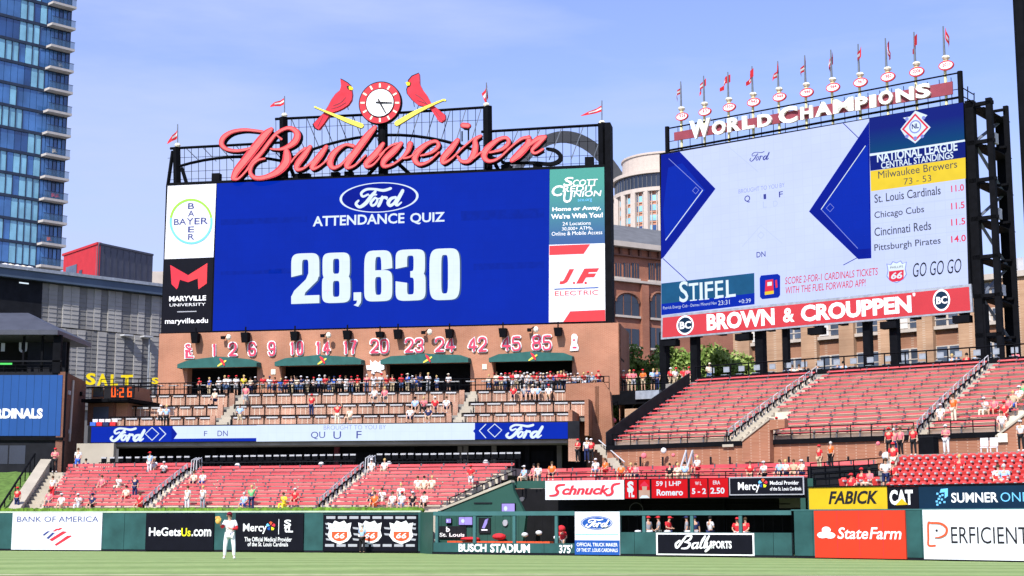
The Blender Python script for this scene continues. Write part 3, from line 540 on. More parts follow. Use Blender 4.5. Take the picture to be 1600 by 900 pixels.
def rail(name, F, s0, s1, b, z0, h, label, m='black_steel', step=1.5, bars=1, grp=None, parent=None, z1=None, pr=.03):
    "posts and rails between two points of a frame line; z1 lets it climb"
    z1 = z0 if z1 is None else z1
    o = parent or thing(name, label, 'railing', F.P(min(s0, s1), b, min(z0, z1)), grp); n = max(1, int(abs(s1 - s0) / step)); mb = MB()
    for k in range(bars): hh = h * (k + 1) / bars; mb.tube(F.P(s0, b, z0 + hh), F.P(s1, b, z1 + hh), pr, 4)
    mb.build('rail', m, o)
    for i in range(n + 1):
        t = i / n; s = s0 + (s1 - s0) * t; z = z0 + (z1 - z0) * t; MB().tube(F.P(s, b, z), F.P(s, b, z + h), pr, 4).build('post', m, o)
    return o
rail('roof_edge_railing', f, S_(852, 4.4), S_(1262, 4.4), .2, zb1 - .03, .42, 'black railing along the top of the bullpen roof edge', bars=2)
rail('slope_railing', BS, slope[0][0] + .2, slope[1][0], .55, slope[0][1], .75, 'dark railing climbing behind the sloping bullpen cap', z1=slope[1][1], bars=2, step=.9)

# ================================================================ left bleachers
# front line 1.8 m behind the outfield wall
BL = Frame((0, 815, 103.4), (655, 815, 95.3)); NR_L = 11; TR_L, RI_L, Z_L = .82, .262, 2.55
def row_l(i): return i * TR_L, Z_L + i * RI_L
cs = MB(); s0, s1 = BL.s_at(52, 0, 2.6), BL.s_at(812, 9, 5)
for i in range(NR_L):
    b, z = row_l(i); sa = BL.s_at(55 + 40 * i / NR_L, b, z); sb = BL.s_at(690 + 110 * i / NR_L, b, z) - .1
    cs.box(BL, sa, sb, b, b + TR_L + .002, 0 if i == 0 else z - RI_L - .3, z)
cs.build('bleacher_steps', 'concrete', kind='structure', label='stepped concrete under the left bleachers')
CO = thing('concourse_slab', 'flat concrete walkway at the top of the left bleachers', 'walkway', BL.P(0, 9, 5)); zc = Z_L + NR_L * RI_L
MB().box(BL, BL.s_at(98, 9, 5), BL.s_at(800, 9, 5), NR_L * TR_L, NR_L * TR_L + 12, zc - .5, zc - .02).build('slab', 'concrete_dark', CO)
tag(CO, kind='structure')
RB_ = random.Random(9)
def bench(F, sa, sb, b, z, label, grp, m='seat_red', hb=.17, gap=.5, up=0):
    o = thing('bleacher_bench', label, 'bench', F.P((sa + sb) / 2, b, z), grp)
    MB().box(F, sa, sb, b + .06, b + .28, z + .38 + up, z + .43 + up).build('seat', m, o)
    n = max(2, round((sb - sa) / 3.1)); ph = RB_.uniform(-.5, .5)
    for i in range(n):
        s0_ = sa if i == 0 else sa + (sb - sa) * (i + .3 * ph) / n + .05; s1_ = sb if i == n - 1 else sa + (sb - sa) * (i + 1 + .3 * ph) / n - .05
        MB().box(F, s0_, s1_, b + .29, b + .32, z + gap + up, z + gap + hb + up).build('backrest', RB_.choice((m, m, m + '_b', m + '_c')), o)
    mb = MB(); n2 = max(2, int((sb - sa) / 1.5))
    for i in range(n2 + 1):
        s = sa + .1 + (sb - sa - .2) * min(1, max(0, (i + .5 * ph) / n2)); mb.box(F, s - .035, s + .035, b + .1, b + .2, z, z + .38 + up); mb.box(F, s - .05, s + .05, b + .26, b + .285, z + .36 + up, z + gap + hb + .05 + up)
    mb.build('brackets', 'galv' if .12 < hb < .15 else 'mesh_grey', o, kind='stuff')
    return o
def ax(xb, xt, i, n): return xb + (xt - xb) * i / (n - 1)
secs = [((62, 100), (217, 287), 'left'), ((238, 306), (492, 562), 'middle'), ((510, 584), (688, 800), 'right')]
for si, ((a0, a1), (c0, c1), nm) in enumerate(secs):
    for i in range(NR_L):
        b, z = row_l(i); sa = BL.s_at(ax(a0, a1, i, NR_L), b + .2, z + .4); sb = BL.s_at(ax(c0, c1, i, NR_L), b + .2, z + .4)
        if si == 2 and i < 4: sb = min(sb, BL.s_at(700 + 12 * i, b, z))
        bench(BL, sa, sb, b + .48, z, f'red bench row in the {nm} bleacher section, {nth(i + 1)} above the hedge', 'red bench rows in the lower bleachers', hb=.115, gap=.445)
    if si == 0:
        b, z = row_l(NR_L); bench(BL, BL.s_at(100, b, z), BL.s_at(297, b, z), b + .2, z - .1, 'long red bench along the top edge of the left bleacher section', 'red bench rows in the lower bleachers', hb=.2, gap=.5)
def aisle(F, rows, n, x0, x1, label, grp, m='rail_white', h=.8, tread=.8, rise=.3):
    "short hoop handrails climbing one aisle"
    o = thing('aisle_handrail', label, 'handrail', F.P(F.s_at(x0, *rows(0)), rows(0)[0], rows(0)[1]), grp)
    for i in range(0, n - 1):
        b, z = rows(i); b2, z2 = rows(i + 1); p = F.P(F.s_at(ax(x0, x1, i, n), b, z), b, z); q = F.P(F.s_at(ax(x0, x1, i + 1, n), b2, z2), b2, z2) 
        q = p + (q - p) * .72
        mb = MB(); mb.path([p, p + UP * h, q + UP * h, q], .035, 4); mb.tube(p + UP * h * .5, q + UP * h * .5, .03, 4); mb.build('hoop', m if i % 2 else 'galv', o)
        MB().path([p + UP * .1, p + UP * .42, q + UP * .42], .07, 4).build('side_plate', 'black_steel', o)
    return o
aisle(BL, row_l, NR_L, 224, 294, 'handrail climbing between left and middle bleacher sections', 'aisle handrails')
aisle(BL, row_l, NR_L, 499, 570, 'handrail climbing between middle and right bleacher sections', 'aisle handrails')
for x0, lab in ((300, 'white hoop gate rail at the top of the left bleacher aisle'), (572, 'white hoop gate rail at the top of the right bleacher aisle')):
    o = thing('gate_rail', lab, 'railing', BL.P(BL.s_at(x0, 9.2, zc), 9.2, zc))
    for k in range(3): s = BL.s_at(x0 + 4 * k, 9.2, zc); MB().path([BL.P(s, 9.0, zc - .4), BL.P(s, 9.1, zc + .75), BL.P(s + .12, 9.6, zc + .95), BL.P(s + .12, 9.7, zc)], .04, 5).build('hoop', 'rail_white', o)

# black tall chairs on the concourse
def chair_proto():
    o = thing('bar_chair', 'x', 'chair', (0, 0, 0), 'black bar chairs along the concourse')
    MB().wbox(-.2, .2, -.2, .2, .68, .74).build('seat', 'black_steel', o); MB().wbox(-.21, .21, .17, .22, .74, 1.08).build('backrest', 'black_steel', o)
    MB().wbox(-.2, .2, .13, .25, 1.02, 1.13).build('top_glint', 'rail_white', o)  # glint painted as a white strip along the chair top
    for x in (-.17, .17):
        for y in (-.17, .17): MB().wbox(x - .02, x + .02, y - .02, y + .02, 0, .68).build('leg', 'black_steel', o)
    return o
def copy_thing(o, loc, rz=0, label=None, group=None):
    c = o.copy(); C.objects.link(c); c.location = loc; c.rotation_euler = (0, 0, rz); WL[c.name] = Vector(loc)
    if label: c['label'] = label
    if group: c['group'] = group
    for k in list(o.children):
        d = k.copy(); C.objects.link(d); d.parent = c
    return c
RBF = Frame((143, 678, 116), (887, 674, 110.4))                            # ribbon board line
cp = chair_proto(); n = 0
for j, px in enumerate([x for x in range(160, 300, 13)] + [x for x in range(322, 556, 12)] + [x for x in range(592, 810, 12)]):
    b = 10.1 + (.5 if px > 640 else 0); s = BL.s_at(px, b, zc + .5); p = BL.P(s, b, zc - .02)
    n += 1; lab = f'black bar chair with painted pale top glint, {nth(n)} from the left on the concourse'
    if n == 1: cp.location = p; cp['label'] = lab; WL[cp.name] = p; cp.rotation_euler.z = atan2(BL.d.y, BL.d.x)
    else: copy_thing(cp, p, atan2(BL.d.y, BL.d.x) + random.uniform(-.2, .2), lab)
s0, s1 = BL.s_at(312, 9.7, zc), BL.s_at(805, 9.7, zc)
dr = thing('drink_rail', 'long dark drink counter in front of the black bar chairs', 'counter', BL.P(s0, 9.5, zc))
MB().box(BL, s0, BL.s_at(555, 9.5, zc), 9.35, 9.6, zc + .55, zc + .6).build('counter', 'dark_panel', dr); MB().box(BL, BL.s_at(585, 9.5, zc), s1, 9.35, 9.6, zc + .45, zc + .5).build('counter', 'dark_panel', dr)
for i in range(28): s = s0 + (s1 - s0) * i / 27; MB().box(BL, s, s + .05, 9.45, 9.5, zc, zc + .45).build('post', 'black_steel', dr)

# ================================================================ ribbon board and recess
f = RBF; S_ = lambda x, z=8.4, b=0.: f.s_at(x, b, z)
zt, zbt = f.sz(500, 662.5)[1], f.sz(500, 689)[1]
rb = thing('ribbon_board', 'long blue and white electronic ribbon board above the dark concourse recess', 'scoreboard', f.P(S_(143), 0, zbt))
MB().box(f, S_(137), S_(905), .0, .4, zbt - .02, zt + .03).build('housing', 'dark_panel', rb)
rect(f, 143, 667, 401, 691.3, -.02, 'led_blue', rb, 'display'); rect(f, 270, 666, 401, 685.5, -.03, 'led_rib', rb, 'display'); rect(f, 401, 664.2, 742, 690, -.02, 'led_rib', rb, 'display'); rect(f, 742, 661, 887, 686.6, -.02, 'led_blue', rb, 'display')
poly(f, [(268, 666.2), (277, 678), (268, 690.6)], -.04, 'led_blue2', rb); poly(f, [(739, 673.5), (751, 661.3), (751, 687)], -.03, 'led_blue', rb)
def outline(F, pts, b, w_, m, parent, closed=True):
    mb = MB(); P_ = pts + [pts[0]] if closed else pts
    for i in range(len(P_) - 1): brush(F, [(P_[i][0], P_[i][1], w_), (P_[i + 1][0], P_[i + 1][1], w_)], b - i * .002, b + .002, mb, sub=1)
    return mb.build('line_mark', m, parent)
outline(f, [(227, 678), (237.5, 668), (248, 677.5), (237.5, 688)], -.05, 1.1, 'led_glyph', rb); outline(f, [(249, 668), (259, 678), (249, 688)], -.05, 1.3, 'led_glyph', rb, False)
outline(f, [(762, 672.5), (773, 662.5), (784, 672), (773, 683)], -.05, 1.1, 'led_glyph', rb); outline(f, [(759, 663), (749, 673), (759, 684)], -.05, 1.3, 'led_glyph', rb, False)
ford(f, 172, 668, 226, 690, -.06, 'led_glyph', rb, 1.15); ford(f, 790, 662.5, 848, 685, -.06, 'led_glyph', rb, 1.15)
text(f, 'F', 319, 673.5, 324, 681.5, -.05, 'led_text', rb, -.005); text(f, 'DN', 340, 673, 356, 681.5, -.05, 'led_text', rb, .0)
text(f, 'BROUGHT TO YOU BY', 506, 664.8, 603, 671.5, -.05, 'led_thin', rb, -.012); text(f, 'QU', 486, 674.5, 508, 686.5, -.05, 'led_text', rb, .0); text(f, 'U', 521, 674, 533, 686, -.05, 'led_text', rb, .0); text(f, 'F', 557, 673.5, 565, 685, -.05, 'led_text', rb, .0)
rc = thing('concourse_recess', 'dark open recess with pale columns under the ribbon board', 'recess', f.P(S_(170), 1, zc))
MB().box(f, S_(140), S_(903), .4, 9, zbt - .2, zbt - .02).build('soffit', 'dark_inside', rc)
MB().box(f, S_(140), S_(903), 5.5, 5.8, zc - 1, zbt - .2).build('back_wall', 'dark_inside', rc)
for x, m in ((330, 'dark_panel'), (395, 'dark_panel'), (522, 'maroon'), (640, 'dark_panel'), (715, 'concrete_dark'), (724, 'concrete_dark'), (768, 'concrete_dark'), (820, 'dark_panel'), (870, 'concrete_dark')):
    MB().box(f, S_(x, 7, 5), S_(x, 7, 5) + .35, 5.0, 5.4, zc - .3, zbt - .2).build('column', m, rc)
for a, c in ((342, 384), (405, 470), (540, 600), (735, 765), (780, 815), (830, 865)): MB().box(f, S_(a, 7, 5.4), S_(c, 7, 5.4), 5.3, 5.4, zc + .9, zbt - .6).build('window', 'dark_panel', rc)
MB().box(f, S_(118, 6.4, -.3), S_(176, 6.4, -.3), -.2, .3, zc - .6, zbt - .05).build('recess_end_wall', 'concrete_pale', label='beige concrete wall end below the left end of the ribbon board', cat='wall')

# ================================================================ terraces with table bays
TRC = [(1.0, 9.05, 1.0), (3.9, 10.0, 1.0), (6.8, 11.0, 1.0), (9.7, 12.0, 0)]   # floor of rows: back distance of riser face
zT = [f.sz(500, y, b)[1] for y, b in ((663, .2), (649, 3.2), (632, 6.2), (614, 9.2))]
bT = [.2, 3.2, 6.2, 9.2]
cs = MB()
for i in range(4):
    b0 = bT[i]; b1 = bT[i + 1] if i < 3 else 17
    cs.box(f, S_(150, zT[i], b0), S_((889, 893, 918, 935)[i], zT[i], b0), b0 + .12, b1 + .12, zT[i] - 1.5, zT[i] - .1 if i else zT[0] - .05)
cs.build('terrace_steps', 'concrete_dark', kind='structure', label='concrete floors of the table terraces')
gaps = [[(390, 405), (700, 720)], [(366, 384), (722, 745)], [(345, 366), (708, 735)], [(333, 357), (698, 722)]]
gapx = {1: ((333, 362), (697, 722)), 2: ((345, 366), (706, 733)), 3: ((356, 385), (718, 745))}
tn = {1: 'lowest', 2: 'middle', 3: 'upper'}
for i in (1, 2, 3):
    b = bT[i]; zlo, zhi = zT[i - 1] - .05, zT[i]
    (g0, g1), (g2, g3) = gapx[i]
    xr = {1: 893, 2: 918, 3: 935}[i]; xl = {1: 172, 2: 190, 3: 180}[i]
    for a, c, nm in ((xl, g0, 'left'), (g1, g2, 'middle'), (g3, xr, 'right')):
        o = thing('terrace_bay_row', f'{tn[i]} row of brick fronted table bays, {nm} block of the terrace', 'seating bay', f.P(S_(a, zlo, b), b, zlo), 'brick fronted bay rows on the terrace')
        sa, sb = S_(a, zlo, b), S_(c, zlo, b); n = max(2, round((sb - sa) / 1.26)); w_ = (sb - sa) / n
        for k in range(n):
            x = sa + k * w_; MB().box(f, x + .04, x + w_ - .04, b, b + .1, zlo, zhi - .01).build('front_panel', 'brick_row', o)
            u = random.uniform(0, .3); MB().box(f, x + .1 + u * .3, x + w_ - .12 - random.uniform(0, .15), b - .1, b - .0, zhi - .17, zhi - .06).build('table_glint', 'rail_white', o)  # white strip painted in for the glints just under the rail
            for q_ in (.33, .66): MB().box(f, x + w_ * q_ - .012, x + w_ * q_ + .012, b - .02, b, zlo, zhi - .17).build('panel_joint', 'cream', o)
        for k in range(n + 1): x = sa + k * w_; MB().box(f, x - .028, x + .028, b - .12, b - .05, zlo, zhi + .05).build('post', 'black_steel', o)
        MB().box(f, sa, sb, b - .14, b - .04, zhi - .02, zhi + .07).build('rail', 'black_steel', o)
        MB().box(f, sa, sb, b + .1, b + .3, zlo, zhi - .1).build('backing', 'brick_row', o)
for (xs, lab) in ((((385, 370), (366, 352), (357, 340)), 'pale stair between the left and middle terrace blocks'), (((742, 728), (735, 718), (722, 708)), 'pale stair between the middle and right terrace blocks')):
    o = thing('terrace_stair', lab, 'stairs', f.P(S_(xs[2][1], 9, 0), .5, zT[0]))
    for i in (1, 2, 3):
        x1, x0 = xs[3 - i]; 
        for k in range(4): MB().box(f, S_(x0, zT[i], bT[i]) + k * .12, S_(x1, zT[i], bT[i]) + k * .12, bT[i] - .9 + k * .3, bT[i] + .3, zT[i - 1] - .05, zT[i - 1] + (zT[i] - zT[i - 1]) * (k + 1) / 4 - .03).build('step', 'concrete_pale', o)
        MB().box(f, S_(x0 - 9, zT[i], bT[i]), S_(x0 - 1, zT[i], bT[i]), bT[i] - .4, bT[i] - .2, zT[i - 1] - .05, zT[i] + .05).build('side_pier', 'brick_row', o)
o = rail('balcony_railing', f, S_(196, 12.5, 9.2), S_(943, 12.5, 9.2), 9.2, zT[3] - .02, .98, 'long black railing in front of the standing crowd on the balcony', step=1.25, bars=2, pr=.04)
mb = MB(); s0, s1 = S_(196, 12.5, 9.2), S_(943, 12.5, 9.2)
for k in range(150): s = s0 + (s1 - s0) * k / 150; mb.box(f, s, s + .014, 9.19, 9.21, zT[3], zT[3] + .93)
mb.build('baluster', 'black_steel', o)
# stools / tables behind railing
for k in range(30):
    s = S_(250, 12.5, 9.9) + k * (S_(930, 12.5, 9.9) - S_(250, 12.5, 9.9)) / 29
    o = thing('standing_table', f'small pale standing table behind the balcony railing, {nth(k + 1)} from the left', 'table', f.P(s, 9.85, zT[3] - .1), 'standing tables on the balcony')
    MB().box(f, s - .38, s + .3, 9.6, 10.1, zT[3] + .78, zT[3] + .84).build('table_top', 'rail_white', o); MB().box(f, s - .04, s + .04, 9.8, 9.88, zT[3] - .1, zT[3] + .78).build('pedestal', 'black_steel', o)

# ================================================================ brick wall under the main board
LB = Frame((257, 405, 129), (945, 382, 122)); BW = Frame((247, 560, 128.2), (968, 550, 120.9))
f = BW; S_ = lambda x, z=14.5, b=0.: f.s_at(x, b, z)
zw0 = zT[3] - .3; zw1 = f.sz(600, 513)[1]
bwall = thing('brick_wall', 'orange brick wall with team numbers below the main scoreboard', 'wall', f.P(0, 0, zw0))
# openings cut as gaps between brick panels
awn = [((285, 408), 577, 571, 564, 557.5, (293, 402)), ((436, 570), 573.5, 566, 559, 554.8, (440, 568)), ((600, 736), 570.5, 563, 556, 552.5, (604, 735)), ((768, 897), 567.5, 560, 552, 549.3, (771, 894))]
zop = [f.sz((a[0][0] + a[0][1]) / 2, 573)[1] for a in awn]; zo = max(zop)
xs = [247]
for a in awn: xs += list(a[5])
xs.append(968)
for i in range(0, len(xs), 2): MB().box(f, S_(xs[i]), S_(xs[i + 1]), 0, 1.0, zw0, zo).build('pier', 'brick_orange', bwall)
MB().box(f, S_(247), S_(968), 0, 1.0, zo, zw1).build('upper_wall', 'brick_orange', bwall)
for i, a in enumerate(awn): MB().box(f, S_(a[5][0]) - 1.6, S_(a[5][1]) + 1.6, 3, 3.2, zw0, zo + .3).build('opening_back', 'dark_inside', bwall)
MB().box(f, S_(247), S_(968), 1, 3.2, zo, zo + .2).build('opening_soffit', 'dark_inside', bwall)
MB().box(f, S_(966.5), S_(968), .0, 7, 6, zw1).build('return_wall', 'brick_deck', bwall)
rt = [f.P(S_(968), 0, 0)]
for i, ((x0, x1), yb, ys, yt0, yt, _) in enumerate(awn):
    o = thing('awning', f'green arched awning over {nth(i + 1)} opening from the left in the brick wall', 'awning', f.P(S_(x0), -.8, zo - .3), 'green awnings on the brick wall')
    (sa, zb_), (sb, zb2) = f.sz(x0, yb), f.sz(x1, yb - 2); zb_ = (zb_ + zb2) / 2; zt_ = f.sz((x0 + x1) / 2, yt)[1]; L_ = sb - sa
    prof = [(0, zb_ + .42), (.12, zb_ + .72), (.3, zt_ - .12), (.5, zt_), (.7, zt_ - .12), (.88, zb_ + .72), (1, zb_ + .42)]
    mb = MB(); fr = [f.P(sa + t * L_, -1.1, z - .1) for t, z in prof]; bk = [f.P(sa + t * L_, -.02, z) for t, z in prof]; lo = [f.P(sa + t * L_, -1.1, zb_) for t, z in prof]
    n = len(prof); mb.add(fr + bk + lo, [(k, k + 1, n + k + 1, n + k) for k in range(n - 1)] + [(k, 2 * n + k, 2 * n + k + 1, k + 1) for k in range(n - 1)])
    for k in (0, n - 1): mb.quad(fr[k], bk[k], f.P(sa + prof[k][0] * L_, -.02, zb_), lo[k])
    mb.build('canopy', 'awning_green', o)
    cx = (x0 + x1) / 2; cy = (yt + yb) / 2 - .5; bb = -1.13; px = cx
    mb = MB(); brush(f, [(px - 6, cy + 5, 2), (px, cy + 1, 3.2), (px + 6, cy - 3, 2.4)], bb, bb + .02, mb); mb.build('bat_mark', 'bat_yellow', o)
    mb = MB(); brush(f, [(px - 3, cy - 6.5, 1.5), (px, cy - 3, 4), (px + 2.5, cy + 1, 3), (px + 4, cy + 4, 1.4)], bb - .03, bb, mb); mb.build('bird_mark', 'bird_red', o)
nums = [('1', 329, 341, 535, 558.5), ('2', 355, 372, 534.5, 558), ('6', 386, 402, 533.5, 557.5), ('9', 417, 432, 533, 557), ('10', 450.5, 474, 532, 556), ('14', 490.5, 516, 531.5, 555.5), ('17', 534, 558, 530.5, 555), ('20', 577, 607.5, 529, 553.5),
        ('23', 631, 662, 527.5, 552.5), ('24', 678, 711, 526.5, 551.5), ('42', 730, 761, 525.5, 551), ('45', 782, 814, 524.5, 549.5), ('85', 830, 862, 523, 548.5)]
JER = {'0': [[(0, .5), (0, .2), (.2, 0), (.8, 0), (1, .2), (1, .8), (.8, 1), (.2, 1), (0, .8), (0, .5)]], '1': [[(.1, .2), (.7, 0), (.7, 1)]], '2': [[(0, .25), (.1, .05), (.5, -.02), (.9, .05), (1, .25), (.9, .5), (0, 1)], [(0, 1), (1.05, 1)]],
       '3': [[(0, .2), (.15, .02), (.85, .02), (1, .2), (.9, .44), (.45, .49)], [(.45, .49), (.9, .56), (1, .8), (.85, .98), (.15, .98), (0, .8)]], '4': [[(.7, 1), (.7, 0), (0, .68)], [(0, .7), (1.1, .7)]], '5': [[(1, 0), (.1, 0), (.05, .44)], [(.05, .44), (.8, .42), (1, .62), (1, .82), (.8, 1), (.15, 1), (0, .8)]],
       '6': [[(1, .2), (.8, 0), (.2, 0), (0, .2), (0, .8), (.2, 1), (.8, 1), (1, .8), (1, .62), (.8, .46), (0, .5)]], '7': [[(0, 0), (1, 0)], [(1, 0), (.45, .55), (.35, 1)]], '8': [[(.5, .48), (.1, .42), (0, .2), (.2, 0), (.8, 0), (1, .2), (.9, .42), (.5, .48)], [(.5, .49), (0, .6), (0, .82), (.2, 1), (.8, 1), (1, .82), (1, .6), (.5, .49)]],
       '9': [[(0, .8), (.2, 1), (.8, 1), (1, .8), (1, .2), (.8, 0), (.2, 0), (0, .2), (0, .4), (.2, .54), (1, .5)]]}
for k, x0, x1, y0, y1 in nums:
    o = thing('wall_number', f'pink red number {k}, {nth([q[0] for q in nums].index(k) + 1)} number from the left on the brick wall', 'number sign', f.P(S_(x0), -.1, f.sz(x0, y1)[1]), 'retired numbers on the brick wall')
    for j, ch in enumerate(k):
        n_ = len(k); wch = (x1 - x0) * (.5 if n_ == 2 else .86); u0 = (x0 + j * (x1 - x0) / 2 + .5) if n_ == 2 else x0 + (x1 - x0) * .07
        if ch == '1': wch *= .62; u0 += wch * .25
        for w_, bb, m in ((5.7, -.1, 'print_white'), (2.7, -.2, 'number_pink')):
            mb = MB()
            for q, st in enumerate(JER[ch]): brush(f, [(u0 + 2.3 + a * (wch - 5), y0 + 2.6 + c * (y1 - y0 - 5.4) - .03 * a * wch, w_) for a, c in st], bb - .012 * q, bb + .06, mb, sub=2, eps=.0006)
            mb.build('outline' if m == 'print_white' else 'digit', m, o)
o = thing('wall_emblem', 'interlocked team letters in pink and white left of the wall numbers', 'emblem', f.P(S_(288), -.1, f.sz(288, 560)[1]))
for off, m, b in ((.075, 'print_white', -.1), (.02, 'number_pink', -.14)):
    e = 0 if off > .05 else 1.3; text(f, 'S', 288 + e, 536 + e, 299 - e, 552 - e, b, m, o, off); text(f, 'L', 288.5 + e, 545 + e, 304 - e, 560.5 - e, b - .01, m, o, off); text(f, 't', 293 + e, 540 + e, 301 - e, 556 - e, b - .02, m, o, off)
o = thing('wall_emblem', 'white microphone shaped sign with red marks right of the wall numbers', 'emblem', f.P(S_(890), -.1, f.sz(890, 548)[1]))
poly(f, [(893, 524), (896, 521.5), (900, 522), (902.5, 526), (901.5, 536), (904, 543), (903.5, 547.5), (890.5, 548.5), (891, 543), (893, 536)], -.1, 'print_white', o, 'plate', back=-.01); rect(f, 895, 530, 899, 532.5, -.12, 'number_pink', o); rect(f, 894.5, 541.5, 901, 544.5, -.12, 'number_pink', o)
o = thing('wall_emblem', 'white crown shaped sign on the brick pier between second and third awnings', 'emblem', f.P(S_(574), -.1, f.sz(574, 583)[1]))
poly(f, [(578, 562), (582, 567), (586, 563), (591, 567), (596, 561.5), (595, 570), (602, 569), (600, 577), (594, 579), (598, 583), (588, 580), (580, 584), (581, 578), (573, 578), (572, 571), (579, 571)], -.1, 'print_white', o, 'plate', back=-.01)
for x, y, lab in ((427, 581, 'small white notice left of the second awning'), (757, 573, 'small white notice on the pier left of the fourth awning')): o = rect(f, x - 3.5, y - 4, x + 3.5, y + 4, -.06, 'cream', None, 'wall_notice', back=-.005); tag(o, lab, 'notice')
spk = [(306, 521, 537), (384, 520, 536), (461, 518.5, 533), (543, 517, 531), (594, 519, 528), (622, 515.5, 530.5), (702.5, 515, 529), (786, 513.5, 527.5), (872, 512.5, 526)]
for i, (x, y0, y1) in enumerate(spk):
    o = thing('loudspeaker', f'black loudspeaker under the main scoreboard, {nth(i + 1)} from the left', 'loudspeaker', f.P(S_(x - 7), -.9, f.sz(x, y1)[1]), 'loudspeakers hung under the main board')
    (s0, z1), (_, z0) = f.sz(x - 6, y0, -.5), f.sz(x, y1, -.5)
    p = [f.P(s0 + a, b, z) for a, b, z in ((.08, -.75, z0), (.55, -.75, z0), (.55, -.15, z0 + .1), (.08, -.15, z0 + .1), (0, -.85, z1), (.63, -.85, z1), (.63, -.1, z1), (0, -.1, z1))]
    MB().hexa(p).build('cabinet', 'black_steel', o); MB().box(f, s0 + .25, s0 + .35, -.5, -.4, z1, z1 + .5).build('bracket', 'black_steel', o)
for i, (x, y) in enumerate(((352, 527), (508, 524), (666, 519), (832, 515))):
    o = thing('floodlight', f'cream floodlight and black arm under the main board, {nth(i + 1)} from the left', 'lamp', f.P(S_(x), -.6, f.sz(x, y)[1]), 'floodlights under the main board')
    s, z = f.sz(x + 6, y, -.6); MB().ball(f.P(s, -.7, z), .22, .2, .25, 8, 5).build('lamp_head', 'cream', o); MB().box(f, s - .75, s - .45, -.6, -.3, z - .12, z + .12).build('housing', 'black_steel', o); MB().tube(f.P(s - .6, -.4, z), f.P(s - .3, -.02, z + .3), .05, 5).build('arm', 'black_steel', o)
# stepped side wall right of the terraces
f = RBF; S_ = lambda x, z=8.4, b=0.: f.s_at(x, b, z)
o = thing('side_wall', 'tall brown brick end wall at the right end of the terraces', 'wall', f.P(S_(890, 5, 9), 9, 4))
p = [f.sz(x, y, 7.6) for x, y in ((884, 735), (884, 600), (943, 597), (953, 612), (962, 735))]
MB().prism(f, p, 7.6, 9).build('wall_face', 'brick_deck', o)
for i in (1, 2, 3):
    xr = {1: 893, 2: 918, 3: 935}[i]; MB().box(f, S_(xr, zT[i], bT[i]) - .1, S_(xr, zT[i], bT[i]) + .2, bT[i] - 1.2, 7.6, zT[i - 1] - 1.6, zT[i] + .1).build('stepped_cheek', 'brick_deck', o)
MB().box(f, S_(888), S_(905), -.1, .5, zbt - 1.6, zbt).build('ribbon_end_pier', 'brick_row', o)
rail('end_railing', f, S_(936, 12.5, 9.2), S_(952, 12.5, 9.2), 9.1, zT[3] - .4, 1.4, 'black mesh railing at the right end of the balcony', step=.3, bars=3)

# ================================================================ main scoreboard
f = LB; S_ = lambda x, z=20, b=0.: f.s_at(x, b, z)
LBsL = f.sz(257, 405)[0]; LBsR = f.sz(945, 382)[0]
zt = (f.sz(262, 290)[1] + f.sz(944, 262)[1]) / 2; zb = (f.sz(252, 521)[1] + f.sz(946, 502)[1]) / 2
sb_ = thing('main_scoreboard', 'large blue electronic scoreboard showing an attendance number, with side advertisements', 'scoreboard', f.P(LBsL, 0, zb))
MB().box(f, LBsL - .1, LBsR + .1, .02, 1.2, zb - .15, zt + .15).build('housing', 'black_steel', sb_)
rect(f, 339, 286.6, 858.5, 517, -.02, 'led_blue', sb_, 'display')
poly(f, [(262, 290.5), (338, 287), (333.5, 402), (257, 405)], -.03, 'white_vinyl', sb_, 'panel', back=0)
poly(f, [(257, 405), (333.5, 402), (330, 517.5), (252, 521)], -.03, 'charcoal_vinyl', sb_, 'panel', back=0)
poly(f, [(859, 265), (944, 261), (945, 380), (858, 382.5)], -.03, vgrad('teal_blend', S(40, 130, 118), S(10, 68, 122), at(900, 375, 123).z, at(900, 290, 123).z), sb_, 'panel', back=0)
poly(f, [(858, 382.5), (945, 380), (946, 501.5), (857.5, 503.5)], -.03, 'white_vinyl', sb_, 'panel', back=0)
poly(f, [(858.5, 384), (922, 381.5), (912, 396.5), (858.5, 398.5)], -.045, 'jf_red', sb_); poly(f, [(891, 486.5), (945.5, 484), (945.8, 501.3), (880, 503)], -.045, 'jf_red', sb_)
text(f, 'J', 874, 421, 897, 444, -.05, 'jf_red', sb_, .055, .35); text(f, '.', 895, 440, 898.5, 444, -.05, 'jf_red', sb_, .03); text(f, 'F', 900, 420, 936, 443, -.05, 'jf_red', sb_, .055, .35); text(f, '.', 913, 440, 917, 444, -.055, 'jf_red', sb_, .03)
poly(f, [(866, 451), (935, 448.5), (935, 450), (866, 452.5)], -.05, 'print_blue', sb_); text(f, 'ELECTRIC', 867, 455, 935, 462, -.05, 'jf_red', sb_, -.005)
text(f, 'S', 880, 277, 896, 291, -.05, 'print_white', sb_, .02, .15); text(f, 'COTT', 895, 281, 934, 291, -.055, 'print_white', sb_, .015, .15); text(f, 'C', 862, 290, 880, 307, -.05, 'print_white', sb_, .02, .15); text(f, 'REDIT', 879, 291, 930, 300, -.055, 'print_white', sb_, .012, .15)
text(f, 'U', 880, 298, 895, 317, -.06, 'print_white', sb_, .02, .15); text(f, 'NION', 896, 299, 940, 308, -.055, 'print_white', sb_, .015, .15); text(f, 'scu.org', 903, 311, 925, 316.5, -.05, 'print_sky', sb_, .0)
text(f, 'Home or Away,', 863, 324, 939, 332, -.05, 'print_white', sb_, .03); text(f, "We're With You!", 861, 334.5, 942, 342.5, -.05, 'print_white', sb_, .03)
